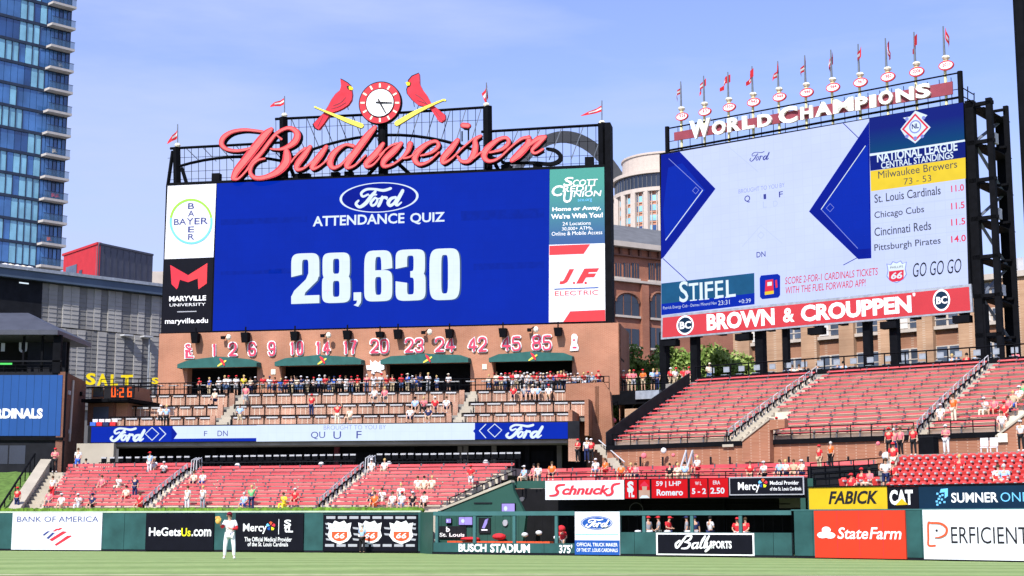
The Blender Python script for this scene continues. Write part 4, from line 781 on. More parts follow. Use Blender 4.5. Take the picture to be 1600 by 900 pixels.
text(f, '24 Locations', 879, 347, 923, 352.5, -.05, 'print_white', sb_, .0); text(f, '30,000+ ATMs,', 878, 355, 926, 361, -.05, 'print_white', sb_, .0); text(f, 'Online & Mobile Access', 862, 362.5, 941, 368.5, -.05, 'print_white', sb_, .0)
# round cross logo
cx, cy = 298.5, 346; mb = MB(); 
for lo_, hi_, m in ((.12, pi - .2, 'print_green'), (pi - .2, 2 * pi + .12, 'print_sky')):
    mb = MB(); pts = [(cx + 32 * cos(lo_ + (hi_ - lo_) * i / 12), cy - 34 * sin(lo_ + (hi_ - lo_) * i / 12) - 0, 3.2) for i in range(13)]; brush(f, pts, -.05, -.04, mb, sub=3, eps=0.0002); mb.build('ring_mark', m, sb_)
text(f, 'BA', 272, 342, 291, 351.5, -.05, 'print_navy', sb_, .005); text(f, 'Y', 292, 341, 302, 351, -.05, 'print_navy', sb_, .005); text(f, 'ER', 304, 340.5, 325, 350.5, -.05, 'print_navy', sb_, .005)
for ch, y in (('B', 317.5), ('A', 329), ('E', 354), ('R', 365.5)): text(f, ch, 294, y, 303.5, y + 9, -.05, 'print_navy', sb_, .005)
# M mark
poly(f, [(266, 414), (294, 430), (294, 441), (281, 437), (278, 449), (276, 452), (268, 444)], -.05, 'print_red', sb_); poly(f, [(294, 430), (324, 411), (323, 443), (310, 452), (309, 435), (294, 441)], -.052, 'jf_red', sb_)
text(f, 'MARYVILLE', 264.5, 463, 322, 471, -.05, 'print_white', sb_, .03); text(f, 'UNIVERSITY', 265, 474.5, 321, 479, -.05, 'print_white', sb_, .0); rect(f, 277, 486.5, 307, 488, -.05, 'print_grey', sb_); text(f, 'maryville.edu', 258, 498, 325, 508.5, -.05, 'print_white', sb_, .015)
# display contents
mb = MB(); ell(f, 592, 308.5, 62, 23.5, -.05, mb, 48, rin=.94); mb.build('oval_ring', 'led_glyph', sb_); mb = MB(); ell(f, 592, 308.5, 58, 21.8, -.035, mb, 40); mb.build('oval', 'led_blue2', sb_)
ford(f, 554.5, 294, 630, 325, -.07, 'led_glyph', sb_, 1.0, slope=.03)
text(f, 'ATTENDANCE', 489, 338, 632, 354, -.05, 'led_glyph', sb_, .022); text(f, 'QUIZ', 641, 333, 695, 351, -.05, 'led_glyph', sb_, .022)
def sup(o, i, a0, a1, n=26, e=.42):
    "a band between two squarish loops, boxes as (x0, y0, x1, y1) with y down"
    r = []
    for k in range(n + 1):
        t = radians(a0 + (a1 - a0) * k / n); c_, s_ = cos(t), sin(t); u, v = math.copysign(abs(c_) ** e, c_), math.copysign(abs(s_) ** e, s_)
        r.append(tuple(((B[0] + B[2]) / 2 + (B[2] - B[0]) / 2 * u, (B[1] + B[3]) / 2 - (B[3] - B[1]) / 2 * v) for B in (o, i)))
    return r
O1, I1 = (0, 0, 1, 1), (.39, .125, .61, .875)
BIG = {'0': [sup(O1, I1, 0, 360, 52)], '8': [sup((.02, 0, .98, .535), (.39, .12, .61, .42), 0, 360, 40), sup((0, .44, 1, 1), (.385, .56, .615, .88), 0, 360, 40)],
       '6': [sup(O1, I1, 3, 270), sup((0, .39, 1, 1), (.39, .52, .61, .875), 0, 360, 40)], '3': [sup((0, 0, .98, .535), (.385, .12, .6, .425), 186, -90), sup((0, .44, 1, 1), (.385, .55, .61, .88), 90, -186)],
       '2': [sup((0, 0, 1, .66), (.385, .125, .61, .54), 187, -8), [((.61, .32), (1, .32)), ((.61, .4), (1, .42)), ((.52, .52), (.93, .55)), ((.1, .74), (.5, .78)), ((.0, .86), (.46, .86))], [((0, .84), (1, .84)), ((0, 1), (1, 1))]],
       ',': [[((.1, 0), (.95, 0)), ((.1, .55), (.95, .55))], [((.5, .54), (.95, .54)), ((.42, .75), (.9, .72)), ((.1, .86), (.6, .98))]]}
def bigdigit(k, x0, x1, y0, y1, b, m, nm, dx=0, dy=0):
    mb = MB()
    for q, st in enumerate(BIG[k]):
        bb = b - .008 * q; pr = []
        for pair in st: pr.append([f.sz(x0 + u * (x1 - x0) + dx, y0 + v * (y1 - y0) - .035 * u * (x1 - x0) + dy, bb) for u, v in pair])
        v = [f.P(s, bb, z) for c in pr for s, z in c]; mb.add(v, [(2 * j, 2 * j + 1, 2 * j + 3, 2 * j + 2) for j in range(len(pr) - 1)])
    return mb.build(nm, m, sb_)
for k, x0, x1, y0, y1 in (('2', 455, 499, 396.5, 475), ('8', 503, 547.5, 395.5, 474), (',', 551, 565, 457, 480), ('6', 569, 613, 392, 471.5), ('3', 618, 665, 390.5, 470.5), ('0', 671, 718.5, 389, 469.5)):
    bigdigit(k, x0, x1, y0, y1, -.04, 'led_shadow', 'digit_shadow', 2.5, 1); bigdigit(k, x0, x1, y0, y1, -.08, 'led_glyph', 'digit')
for a, y0, x1, y1 in ((345, 343, 480, 352), (720, 330, 850, 345), (345, 424, 440, 430), (740, 412, 850, 422), (420, 420, 455, 428)): rect(f, a, y0, x1, y1, -.022, mat('led_dim%d' % a + str(y0), (.0, .0155, .29), emit=1.0, var=.12, scale=2), sb_, 'dim_patch')
MB().box(f, LBsR + .1, LBsR + .55, -.1, 1.6, zb - .3, f.sz(942, 192)[1]).build('side_mast', 'black_steel', sb_)

# steel sign frame on top
fr = thing('steel_truss', 'black steel truss frame standing on the main scoreboard behind the red script', 'steel frame', f.P(LBsL, 1.2, zt + .15))
B = 1.5
def FP(px, py, b=B): s, z = f.sz(px, py, b); return f.P(s, b, z)
def bar(p0, p1, r, name, m='black_steel', b=B, par=fr, n=4): MB().tube(FP(*p0, b), FP(*p1, b), r, n).build(name, m, par)
for x, y0, y1, r in ((276, 230, 291, .33), (443, 183, 283, .36), (598, 188, 276, .42), (762, 166, 268, .36), (941, 192, 264, .36)): bar((x, y0), (x + 1, y1), r, 'post')
def chord(pts, r, name='chord', m='black_steel', b=B):
    q = [FP(x, y, b) for x, y in pts]; MB().path(q, r, 4).build(name, m, fr)
def arcpts(a, c, h, n=8): return [(a[0] + (c[0] - a[0]) * i / n, a[1] + (c[1] - a[1]) * i / n - h * 4 * (i / n) * (1 - i / n)) for i in range(n + 1)]
chord([(266, 232), (443, 222.5)], .12); chord([(430, 186), (598, 178)], .12); chord([(598, 178), (768, 167)], .12); chord([(752, 206), (941, 195)], .12)
chord(arcpts((276, 261), (443, 252), 11), .13, 'arched_chord'); chord(arcpts((443, 253), (762, 243), 37, 14), .13, 'arched_chord'); chord(arcpts((762, 244), (800, 262), 3), .1, 'arched_chord')
rs = random.Random(5)
def topy(x): return 232 - (x - 266) * .053 if x < 430 else (186 - (x - 430) * .052 if x < 768 else 206 - (x - 752) * .058)
for x in list(range(288, 440, 11)) + list(range(455, 760, 12)) + list(range(775, 940, 13)):
    MB().tube(FP(x, topy(x)), FP(x + .4, 288 - (x - 262) * .038), .028, 3).build('vertical', 'black_steel', fr)
for x0 in list(range(290, 425, 26)) + list(range(455, 590, 24)): MB().tube(FP(x0, topy(x0)), FP(x0 + 22, 252 if x0 < 440 else 236), .045, 3).build('diagonal', 'grey_steel', fr)
for x0 in list(range(612, 755, 24)) + list(range(790, 930, 34)): MB().tube(FP(x0, 236 if x0 < 770 else 250), FP(x0 + 20, topy(x0 + 20)), .045, 3).build('diagonal', 'grey_steel', fr)
for y in (200, 240, 262, 274):
    for a, c in ((262, 443), (443, 600), (600, 765), (765, 941)):
        if y < 230 and (a < 440 or a >= 765): continue
        MB().tube(FP(a, y - (a - 440) * .04), FP(c, y - (c - 440) * .04), .022, 3).build('tie', 'black_steel', fr)
for (a, c) in (((284, 262), (292, 288)), ((450, 252), (462, 282)), ((606, 240), (575, 274)), ((612, 246), (640, 272)), ((768, 245), (780, 268)), ((945, 215), (953, 290)), ((270, 236), (262, 292))): bar(a, c, .16, 'raking_strut')
MB().box(f, LBsL, LBsR, .3, 2.2, zt + .16, zt + .34).build('walkway', 'black_steel', fr)
for x in (338, 465, 478, 524, 545, 790, 840, 921): s, z = f.sz(x, 276, .6); MB().box(f, s - .35, s + .35, .4, 1, zt + .34, zt + .34 + (.7 if x in (338, 921) else .35)).build('equipment_box', 'black_steel', fr)
# red script
bu = thing('script_sign', 'large red flowing script beer sign standing on top of the main scoreboard', 'sign', f.P(S_(350, 28), -.2, zt + .2))
c6 = lambda x, y, w_: (330 + x / 5.926, 180 + y / 5.926, w_ / 5.926); c7 = lambda x, y, w_: (590 + x / 5.926, 180 + y / 5.926, w_ / 5.926)
LET = [[[c6(*q) for q in ((475, 152, 26), (400, 142, 28), (300, 135, 32), (190, 155, 38), (115, 205, 50), (95, 265, 48), (140, 312, 38), (230, 330, 30), (320, 318, 28), (375, 300, 20))],
        [c6(*q) for q in ((555, 130, 42), (500, 180, 75), (420, 280, 85), (320, 410, 82), (240, 510, 74), (205, 580, 52))], [c6(*q) for q in ((205, 585, 44), (250, 588, 26), (320, 520, 24), (390, 430, 44), (470, 340, 42), (540, 245, 40), (610, 165, 34), (700, 120, 36), (765, 132, 48), (798, 180, 66), (775, 245, 66), (700, 298, 46), (620, 318, 24), (550, 312, 18))],
        [c6(*q) for q in ((600, 180, 14), (650, 222, 24))], [c6(*q) for q in ((690, 305, 40), (700, 370, 78), (690, 440, 88), (620, 520, 72), (510, 572, 48), (410, 580, 44), (362, 535, 38), (378, 465, 34), (430, 418, 28), (495, 402, 20))]],
       [[c6(*q) for q in ((735, 440, 18), (800, 360, 22), (870, 305, 26))], [c6(*q) for q in ((915, 292, 40), (860, 370, 62), (800, 450, 62), (795, 500, 44), (860, 490, 26), (940, 425, 22))], [c6(*q) for q in ((1065, 292, 40), (1010, 370, 62), (945, 455, 62), (940, 495, 40), (1000, 475, 24), (1090, 400, 20))]],
       [[c6(*q) for q in ((1315, 285, 38), (1240, 275, 30), (1150, 335, 56), (1100, 420, 70), (1125, 485, 44), (1200, 460, 28), (1290, 360, 26))], [c6(*q) for q in ((1515, 112, 42), (1440, 200, 70), (1340, 335, 72), (1265, 440, 66), (1262, 485, 38), (1330, 465, 24), (1430, 370, 20))]],
       [[c6(*q) for q in ((1590, 265, 40), (1520, 360, 66), (1440, 440, 58), (1445, 475, 38), (1510, 450, 22), (1600, 340, 20))], [c7(*q) for q in ((215, 262, 44), (150, 330, 68), (60, 420, 60), (60, 472, 42), (140, 455, 26), (220, 400, 24), (280, 330, 46), (300, 265, 56))], [c7(*q) for q in ((20, 370, 18), (110, 290, 22), (180, 262, 24))], [c7(*q) for q in ((240, 398, 24), (300, 385, 22), (360, 340, 16))]],
       [[c7(*q) for q in ((400, 375, 20), (500, 345, 30), (562, 285, 40), (540, 242, 34), (460, 265, 44), (370, 340, 66), (345, 410, 60), (390, 455, 38), (480, 425, 26), (570, 345, 20))]],
       [[c7(*q) for q in ((740, 232, 46), (680, 310, 66), (610, 395, 64), (610, 440, 40), (680, 405, 24), (790, 300, 20), (890, 215, 20))], [c7(*q) for q in ((790, 92, 50), (838, 96, 50))]],
       [[c7(*q) for q in ((955, 192, 30), (905, 225, 44), (905, 290, 60), (890, 360, 62), (840, 425, 42), (775, 425, 34), (740, 380, 22))], [c7(*q) for q in ((890, 400, 20), (950, 350, 22), (990, 325, 22))]],
       [[c7(*q) for q in ((1040, 345, 22), (1150, 315, 34), (1212, 255, 42), (1190, 208, 34), (1110, 230, 44), (1015, 310, 66), (985, 380, 60), (1030, 425, 38), (1120, 400, 26), (1230, 300, 22), (1330, 220, 30), (1400, 205, 36))]],
       [[c7(*q) for q in ((1400, 205, 44), (1390, 270, 68), (1310, 360, 74), (1245, 415, 50))], [c7(*q) for q in ((1350, 320, 20), (1430, 255, 40), (1490, 215, 52), (1550, 200, 38))], [c7(*q) for q in ((1545, 205, 40), (1480, 270, 46), (1430, 325, 34), (1460, 352, 28), (1530, 315, 26))]]]
for li, st in enumerate(LET):
    mb = MB(); mk = MB()
    for i, q in enumerate(st):
        brush(f, q, -.35 - .012 * i - .003 * li, -.27, mb, .95, sub=5, eps=.0006); brush(f, [(x + .8, y + 1.2, w_) for x, y, w_ in q], -.2 - .004 * i, .25, mk, 1.05, sub=3)
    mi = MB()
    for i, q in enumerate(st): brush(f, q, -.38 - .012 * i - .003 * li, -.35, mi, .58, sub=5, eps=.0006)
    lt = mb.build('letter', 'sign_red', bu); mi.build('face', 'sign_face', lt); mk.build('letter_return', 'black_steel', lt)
mb = MB(); brush(f, [c7(*q) for q in ((1150, 440, 16), (1300, 440, 18), (1450, 440, 26), (1600, 450, 30), (1680, 420, 34), (1690, 370, 36), (1640, 325, 30), (1570, 310, 24))], .3, .6, mb, 1.1); mb.build('underline_swash', 'black_steel', bu)
for x, y0 in ((722, 205), (732, 203)): MB().tube(FP(x, y0, .1), FP(x, y0 + 16, .1), .06, 4).build('dot_support', 'black_steel', bu)

# clock and birds
ck = thing('sign_clock', 'round red and white clock between the two red birds above the script sign', 'clock', FP(598, 190, 1.0))
cx, cy = 593.5, 160.5
for rx, b0, b1, m, nm in ((33.2, .7, 1.2, 'black_steel', 'case'), (32, .66, .7, 'sign_red', 'rim'), (22.4, .6, .64, 'black_steel', 'dial_edge'), (21.2, .56, .6, 'print_white', 'dial')): mb = MB(); ell(f, cx, cy, rx, rx * 1.0, b0, mb, 40, back=b1); mb.build(nm, m, ck)
for i in range(12):
    a = 2 * pi * i / 12; c_, s_ = cos(a), sin(a); x, y = cx + 27 * s_, cy - 27 * c_; poly(f, [(x + 3.2 * s_ + 1.4 * c_, y - 3.2 * c_ + 1.4 * s_), (x + 3.2 * s_ - 1.4 * c_, y - 3.2 * c_ - 1.4 * s_), (x - 3.2 * s_ - 1.4 * c_, y + 3.2 * c_ - 1.4 * s_), (x - 3.2 * s_ + 1.4 * c_, y + 3.2 * c_ + 1.4 * s_)], .63, 'cream', ck, 'hour_mark')
    x, y = cx + 17.5 * s_, cy - 17.5 * c_; rect(f, x - .8, y - .8, x + .8, y + .8, .55, 'print_grey', ck, 'dial_dot')
for (x, y, w_), k in (((612.5, 160.5, 2.4), -.32), ((602.5, 176, 2), -.3)):
    mb = MB(); brush(f, [(cx + (x - cx) * k, cy - 1 + (y - cy) * k, 1.8), (cx, cy - .5, 2.6), (x, y, w_ * .6)], .5 if w_ > 2.2 else .47, .52, mb, sub=2); mb.build('hand', 'print_black', ck)
MB().tube(FP(598, 191, 1.3), FP(599, 240, 1.3), .3, 8).build('stem', 'black_steel', ck)
c8 = lambda x, y: (480 + x / 6.154, 100 + y / 6.154)
def bird(body, tailz, beak, mask, wing, bat, label, lab2):
    o = thing('bird_sign', label, 'bird sign', FP(*c8(*body[8]), .6))
    poly(f, [c8(*q) for q in body], .45, 'bird_red', o, 'body', back=.85)
    xs_ = sum(q[0] for q in body) / len(body); ys_ = sum(q[1] for q in body) / len(body)
    poly(f, [c8(xs_ + (x - xs_) * 1.05, ys_ + (y - ys_) * 1.03) for x, y in body], .86, 'black_steel', o, 'back_plate', back=.95)
    poly(f, [c8(*q) for q in mask], .42, 'print_black', o, 'face_mask', back=.45); poly(f, [c8(*q) for q in beak], .36, 'beak_yellow', o, 'beak', back=.45)
    mb = MB(); [brush(f, [c8(x, y) + (w_,) for x, y, w_ in wg], .43 - .004 * i, .45, mb) for i, wg in enumerate(wing)]; mb.build('wing_lines', 'maroon', o)
    for q in tailz: mb = MB(); brush(f, [c8(*q[0]) + (.9,), c8(*q[1]) + (.9,)], .8, .84, mb, sub=1); mb.build('leg', 'black_steel', o)
    k = thing('bat_sign', lab2, 'bat sign', FP(*c8(*bat[0][:2]), .5)); mb = MB(); brush(f, [c8(x, y) + (w_ / 6.154,) for x, y, w_ in bat], .25, .42, mb, sub=3); mb.build('bat_face', 'bat_yellow', k)
    mb = MB(); brush(f, [(c8(x, y)[0] + .5, c8(x, y)[1] + .9, w_ / 6.154 * 1.12) for x, y, w_ in bat], .425, .48, mb, sub=3); mb.build('bat_back', 'print_black', k)
bird([(318, 145), (345, 158), (385, 182), (415, 210), (425, 240), (432, 290), (425, 345), (395, 390), (345, 425), (290, 450), (235, 468), (205, 505), (160, 570), (110, 632), (75, 610), (60, 575), (110, 520), (165, 465), (205, 400), (235, 340), (270, 290), (312, 255), (325, 210)],
     [((330, 425), (318, 455)), ((385, 395), (395, 440))], [(405, 210), (428, 218), (445, 236), (430, 250), (405, 245), (398, 228)], [(378, 210), (408, 208), (402, 246), (385, 236)],
     [[(250, 400, .8), (320, 370, 1.1), (370, 320, .6)], [(230, 430, .6), (300, 410, 1), (370, 370, .6)], [(150, 500, .6), (100, 600, 1.0)]],
     [(75, 412, 18), (95, 422, 14), (230, 478, 22), (380, 540, 40), (520, 592, 46)], 'red bird sign perched on a yellow bat, left of the clock', 'yellow baseball bat sign under the left red bird')
bird([(1075, 90), (1078, 130), (1080, 190), (1105, 240), (1150, 300), (1185, 370), (1215, 400), (1265, 440), (1325, 490), (1328, 530), (1290, 560), (1262, 548), (1225, 490), (1185, 430), (1130, 405), (1070, 395), (1010, 345), (965, 285), (960, 245), (975, 205), (975, 160), (1010, 118)],
     [((1070, 395), (1060, 430)), ((1022, 360), (1030, 410))], [(945, 178), (965, 170), (990, 180), (985, 205), (960, 208)], [(978, 168), (1000, 180), (990, 212), (968, 222)],
     [[(1040, 290, .8), (1100, 330, 1.1), (1160, 390, .6)], [(1060, 350, .6), (1120, 370, 1), (1180, 400, .6)], [(1230, 450, .6), (1300, 540, 1.0)]],
     [(1325, 348, 20), (1305, 345, 16), (1200, 390, 22), (1040, 465, 38), (862, 570, 48)], 'red bird sign perched on a yellow bat, right of the clock', 'yellow baseball bat sign under the right red bird')
def flag(F, px, yb, yt, pts, label, b=1.5, grp='pennants on the main board', m='cloth_red', r=.05):
    o = thing('pennant_flag', label, 'flag', F.P(F.sz(px, yb, b)[0], b, F.sz(px, yb, b)[1]), grp)
    MB().tube(F.P(*[F.sz(px, yb, b)[0], b, F.sz(px, yb, b)[1]]), F.P(F.sz(px, yt, b)[0], b, F.sz(px, yt, b)[1]), r, 5).build('pole', 'grey_steel', o)
    s, z = F.sz(px, yb - 1, b); MB().ball(F.P(s, b, z), .28, .28, .22, 8, 4).build('base_cap', 'cream', o)
    n = len(pts) // 2; mb = MB(); up, dn = pts[:n], pts[n:]
    v = []
    for i in range(n): 
        for q in (up[i], dn[i]): s, z = F.sz(q[0], q[1], b); v.append(F.P(s, b + .22 * sin(i * 1.9), z))
    mb.add(v, [(2 * i, 2 * i + 1, 2 * i + 3, 2 * i + 2) for i in range(n - 1)]); me = mb.build('cloth', m, o)
    mb = MB(); v2 = []
    for i in range(n):
        a, c = v[2 * i], v[2 * i + 1]; v2 += [a.lerp(c, .3) - F.n * .02, a.lerp(c, .62) - F.n * .02]
    mb.add(v2[:2 * max(2, n - 1)], [(2 * i, 2 * i + 1, 2 * i + 3, 2 * i + 2) for i in range(max(2, n - 1) - 1)]); mb.build('white_band', 'cloth_white', o)
    return o
flag(f, 277.5, 228, 194, [(278, 200), (274, 205), (270, 212), (263, 222), (278, 213), (274, 217), (270, 221), (262, 226)], 'small red and white pennant on the left corner post of the frame')
flag(f, 444.5, 181, 150, [(444, 153), (437, 156), (430, 160), (423, 166), (444, 163), (437, 165), (430, 166.5), (423, 168)], 'red and white pennant flying left of the left bird')
flag(f, 760, 165, 129, [(761, 132), (757, 140), (753, 147), (758, 160), (762, 147), (762, 152), (760, 160), (763, 165)], 'limp red and white pennant hanging right of the right bird')
flag(f, 940.5, 193, 157, [(941, 164), (931, 169), (920, 175), (908, 181), (941, 174), (931, 176), (920, 180), (908, 182)], 'red pennant streaming left on the right corner post of the frame')

# ================================================================ the great steel arch far behind
ar = thing('steel_arch', 'huge grey stainless steel arch far behind the stadium, partly hidden by the script sign', 'monument', (28, 750, 0))
A = at(893, 208, 750); ctr = Vector((A.x, 750, 0)); ang = radians(46); du = Vector((cos(ang), sin(ang), 0)); dn = Vector((-sin(ang), cos(ang), 0)); H0 = A.z - 2
def cat(u): return H0 - 20.96 * (math.cosh(u / 30.4) - 1)
mb = MB(); K = 64; prev = None; U = 30.4 * math.acosh(1 + (H0 + .4) / 20.96)
for i in range(K + 1):
    t = -1 + 2 * i / K; u = U * math.sin(t * pi / 2); z = cat(u); sl = -20.96 / 30.4 * math.sinh(u / 30.4); tg = Vector((1, sl)).normalized(); nn = Vector((-tg.y, tg.x)); sd_ = 6.3 + (16.5 - 6.3) * (1 - (z / H0)); R = sd_ * .577
    ring = []
    for k in range(3):
        a = pi / 2 * -1 + 2 * pi * k / 3; out, lat = R * sin(a), R * cos(a); ring.append(ctr + du * (u + nn.x * out) + dn * lat + UP * (z + nn.y * out))
    mb.v += ring
    if i: a = 3 * (i - 1); mb.f += [(a + k, a + (k + 1) % 3, a + 3 + (k + 1) % 3, a + 3 + k) for k in range(3)]
mb.build('arch_span', 'arch_steel', ar)

# ================================================================ buildings between the boards
RT = thing('round_tower', 'pale round tower with ring of dark windows and brick bays behind the old brick building', 'building', (0, 0, 0))
c0 = at(1045, 300, 420); RT.location = (c0.x, c0.y, -.4); WL[RT.name] = Vector((c0.x, c0.y, -.4)); zz = lambda y: at(1000, y, 405).z
def drum(r0, z0, z1, nm, m, n=40, r1=None):
    mb = MB(); mb.tube(Vector((c0.x, c0.y, z0)), Vector((c0.x, c0.y, z1)), r0, n, r1); return mb.build(nm, m, RT)
Rr = 88 / 2400 * 415
drum(Rr * .97, -.4, zz(296), 'shaft', 'bay_brick'); drum(Rr * .99, zz(296), zz(270), 'glass_band', 'glass_dark'); drum(Rr * 1.04, zz(297), zz(291), 'sill_ring', 'cream_stone'); drum(Rr * 1.04, zz(269), zz(264), 'ring', 'cream_stone'); drum(Rr * .85, zz(262), zz(236), 'drum', 'cream_stone'); drum(Rr * .87, zz(236), zz(233), 'drum_cap', 'cream_stone')
for k in range(36):
    a = -pi + pi * k / 36 * 1.02; p = Vector((c0.x + Rr * .99 * cos(a), c0.y + Rr * .99 * sin(a), 0)); mb = MB(); mb.tube(p + UP * zz(365), p + UP * zz(296), .16 if k % 3 else 1.05, 4); mb.build('pilaster', 'cream_stone', RT)
    mb = MB(); mb.tube(p + UP * zz(293), p + UP * zz(268), .12, 4); mb.build('mullion', 'slate_grey', RT)
for y in (312, 328, 344): drum(Rr * .985, zz(y + 1.6), zz(y), 'floor_ring', 'bay_brick')
for k in range(36):
    if k % 3 == 2: continue
    for y in (303, 318, 334, 350):
        a0, a1 = -pi + pi * (k + (.5 if k % 3 == 0 else .05)) / 36 * 1.02, -pi + pi * (k + (.98 if k % 3 == 0 else 1.0) + (.5 if k % 3 == 1 else 0)) / 36 * 1.02; q = [Vector((c0.x + Rr * .982 * cos(a), c0.y + Rr * .982 * sin(a), 0)) for a in (a0, a1)]
        MB().quad(q[0] + UP * zz(y + 9), q[1] + UP * zz(y + 9), q[1] + UP * zz(y), q[0] + UP * zz(y)).build('window', 'glass_pale' if (k + int(y)) % 3 else 'glass_deep', RT)
BC = Frame((955, 450, 172), (1035, 450, 176)); f = BC; o = thing('brick_building', 'old orange brick building with arched windows and grey hip roof between the boards', 'building', f.P(0, 0, -.4)); ob_ = o
sl, sr = f.sz(925, 450)[0], f.sz(1160, 450)[0]
zc_ = lambda y: f.sz(990, y)[1]
MB().box(f, sl, sr, .5, 20, -.4, zc_(381)).build('wall', 'brick_city', o)
MB().box(f, sl - .3, sr + .3, -.5, 20, zc_(388), zc_(380)).build('cornice', 'stone_pale', o); MB().box(f, sl, sr, 0, .5, zc_(441), zc_(437.5)).build('belt_course', 'stone_pale', o); MB().box(f, sl, sr, .1, .5, zc_(401), zc_(399)).build('belt_course', 'brick_brown', o)
z0, z1 = zc_(380), f.sz(990, 355, 8)[1]; mb = MB(); v = [f.P(sl - .3, -.4, z0), f.P(sr + .3, -.4, z0), f.P(sr + .3, 20, z0), f.P(sl - .3, 20, z0), f.P(sl + 4.5, 8, z1), f.P(sr - 4.5, 8, z1)]
mb.add(v, [(0, 1, 5, 4), (1, 2, 5), (2, 3, 4, 5), (3, 0, 4)]); mb.build('roof', 'slate_grey', o)
edges = []
for k in range(16): s = sl + (sr - sl) * k / 16; MB().box(f, s, s + .3, .2, .5, zc_(399), zc_(389)).build('corbel', 'brick_brown', o)
def winb(a, c, y0, y1, arch=0, fr_='stone_pale', off=.0):
    (s0, zt_), (s1, _) = f.sz(a, y0), f.sz(c, y0); zb_ = zc_(y1)
    wd = MB(); wd.box(f, s0, s1, .42, .48, zb_, zt_); w_o = wd.build('window', 'glass_dark', ob_)
    if arch:
        n = 10; mb = MB(); pts = [(s0, zt_)] + [(s0 + (s1 - s0) * (1 - cos(pi * i / n)) / 2, zt_ + arch * sin(pi * i / n)) for i in range(1, n)] + [(s1, zt_)]; mb.prism(f, pts, .4, .48); mb.build('arched_head', 'glass_dark', w_o)
        q = [(s0 + (s1 - s0) * (1 - cos(pi * i / n)) / 2, zt_ + arch * sin(pi * i / n)) for i in range(n + 1)]; MB().path([f.P(a_, .38, z_) for a_, z_ in q], .16, 4).build('arch_trim', 'brick_brown', w_o)
    for k in range(1, 3): s = s0 + (s1 - s0) * k / 3; MB().box(f, s - .04, s + .04, .36, .42, zb_, zt_ + (arch * .8)).build('mullion', 'brick_brown', w_o)
    MB().box(f, s0 - .1, s1 + .1, .2, .5, zb_ - .25, zb_).build('sill', 'stone_pale', w_o)
for a, c in ((941, 950), (953, 961), (965, 974), (978, 988), (991, 1001.5), (1017, 1026), (1029, 1038)): winb(a, c, 410, 434)
for a, c in ((930, 950), (965, 1002), (1020, 1044)): winb(a, c, 470, 493, arch=1.1); winb(a, c, 511, 541)
for x in (955, 1010): s, z = f.sz(x, 500); MB().box(f, s - .5, s + .5, .1, .5, -.4, zc_(442)).build('pilaster', 'brick_city', o)

# tan building behind the right board
TB = Frame((1150, 530, 152), (1600, 530, 132)); f = TB; o = thing('tan_building', 'long tan brick building with paired windows behind the right seating deck', 'building', f.P(0, 0, -.4)); ob_ = o
zc_ = lambda y: f.sz(1400, y)[1]
ztp = f.sz(1595, 432)[1]; sl, sr = f.s_at(1146, 0, 16), f.s_at(1640, 0, 16)
MB().box(f, sl, sr, .6, 22, -.4, ztp).build('wall', 'brick_spandrel', o); MB().box(f, sl - .2, sr + .2, -.3, 22, ztp, ztp + .5).build('parapet', 'stone_pale', o)
wins = [(1171, 1196), (1222, 1252), (1276, 1311), (1334, 1372), (1402, 1433), (1458, 1498), (1530, 1565)]
px_ = [1146] + [p for w_ in wins for p in w_] + [1640]
for i in range(0, len(px_), 2): MB().box(f, f.s_at(px_[i], 0, 18), f.s_at(px_[i + 1], 0, 18), 0, .6, -.4, ztp - .02).build('pier', 'brick_tan', o)
for k, (a, c) in enumerate(wins):
    for y0, y1, up in ((455, 474, 0), (494, 515, 1), (545, 580, 0)):
        s0, s1 = f.s_at(a, 0, 18), f.s_at(c, 0, 18); zt_, zb_ = zc_(y0) , zc_(y1); mid = (s0 + s1) / 2
        wn = MB().box(f, s0, s1, .5, .58, zb_, zt_).build('window', 'stone_pale', o)
        for u0, u1 in ((s0 + .12, mid - .12), (mid + .12, s1 - .12)): MB().box(f, u0, u1, .44, .5, zb_ + .1, zt_ - .1).build('pane', 'blind_white' if up and k % 2 == 0 and u0 < mid else 'window_grey', wn)
        MB().box(f, s0, s1, .2, .6, zb_ - .3, zb_).build('sill', 'stone_pale', wn)
        MB().box(f, s0, s1, .42, .46, (zt_ + zb_) / 2 - .04, (zt_ + zb_) / 2 + .04).build('rail', 'stone_pale', wn)
for x, y in ((1578, 422), (1583, 405), (1588, 412), (1592, 404), (1597, 402)): s, z = f.sz(x, y, 4); MB().tube(f.P(s, 4, ztp), f.P(s, 4, z), .12 if x != 1592 else .35, 5).build('antenna', 'rail_white' if x > 1586 else 'mesh_grey', o)
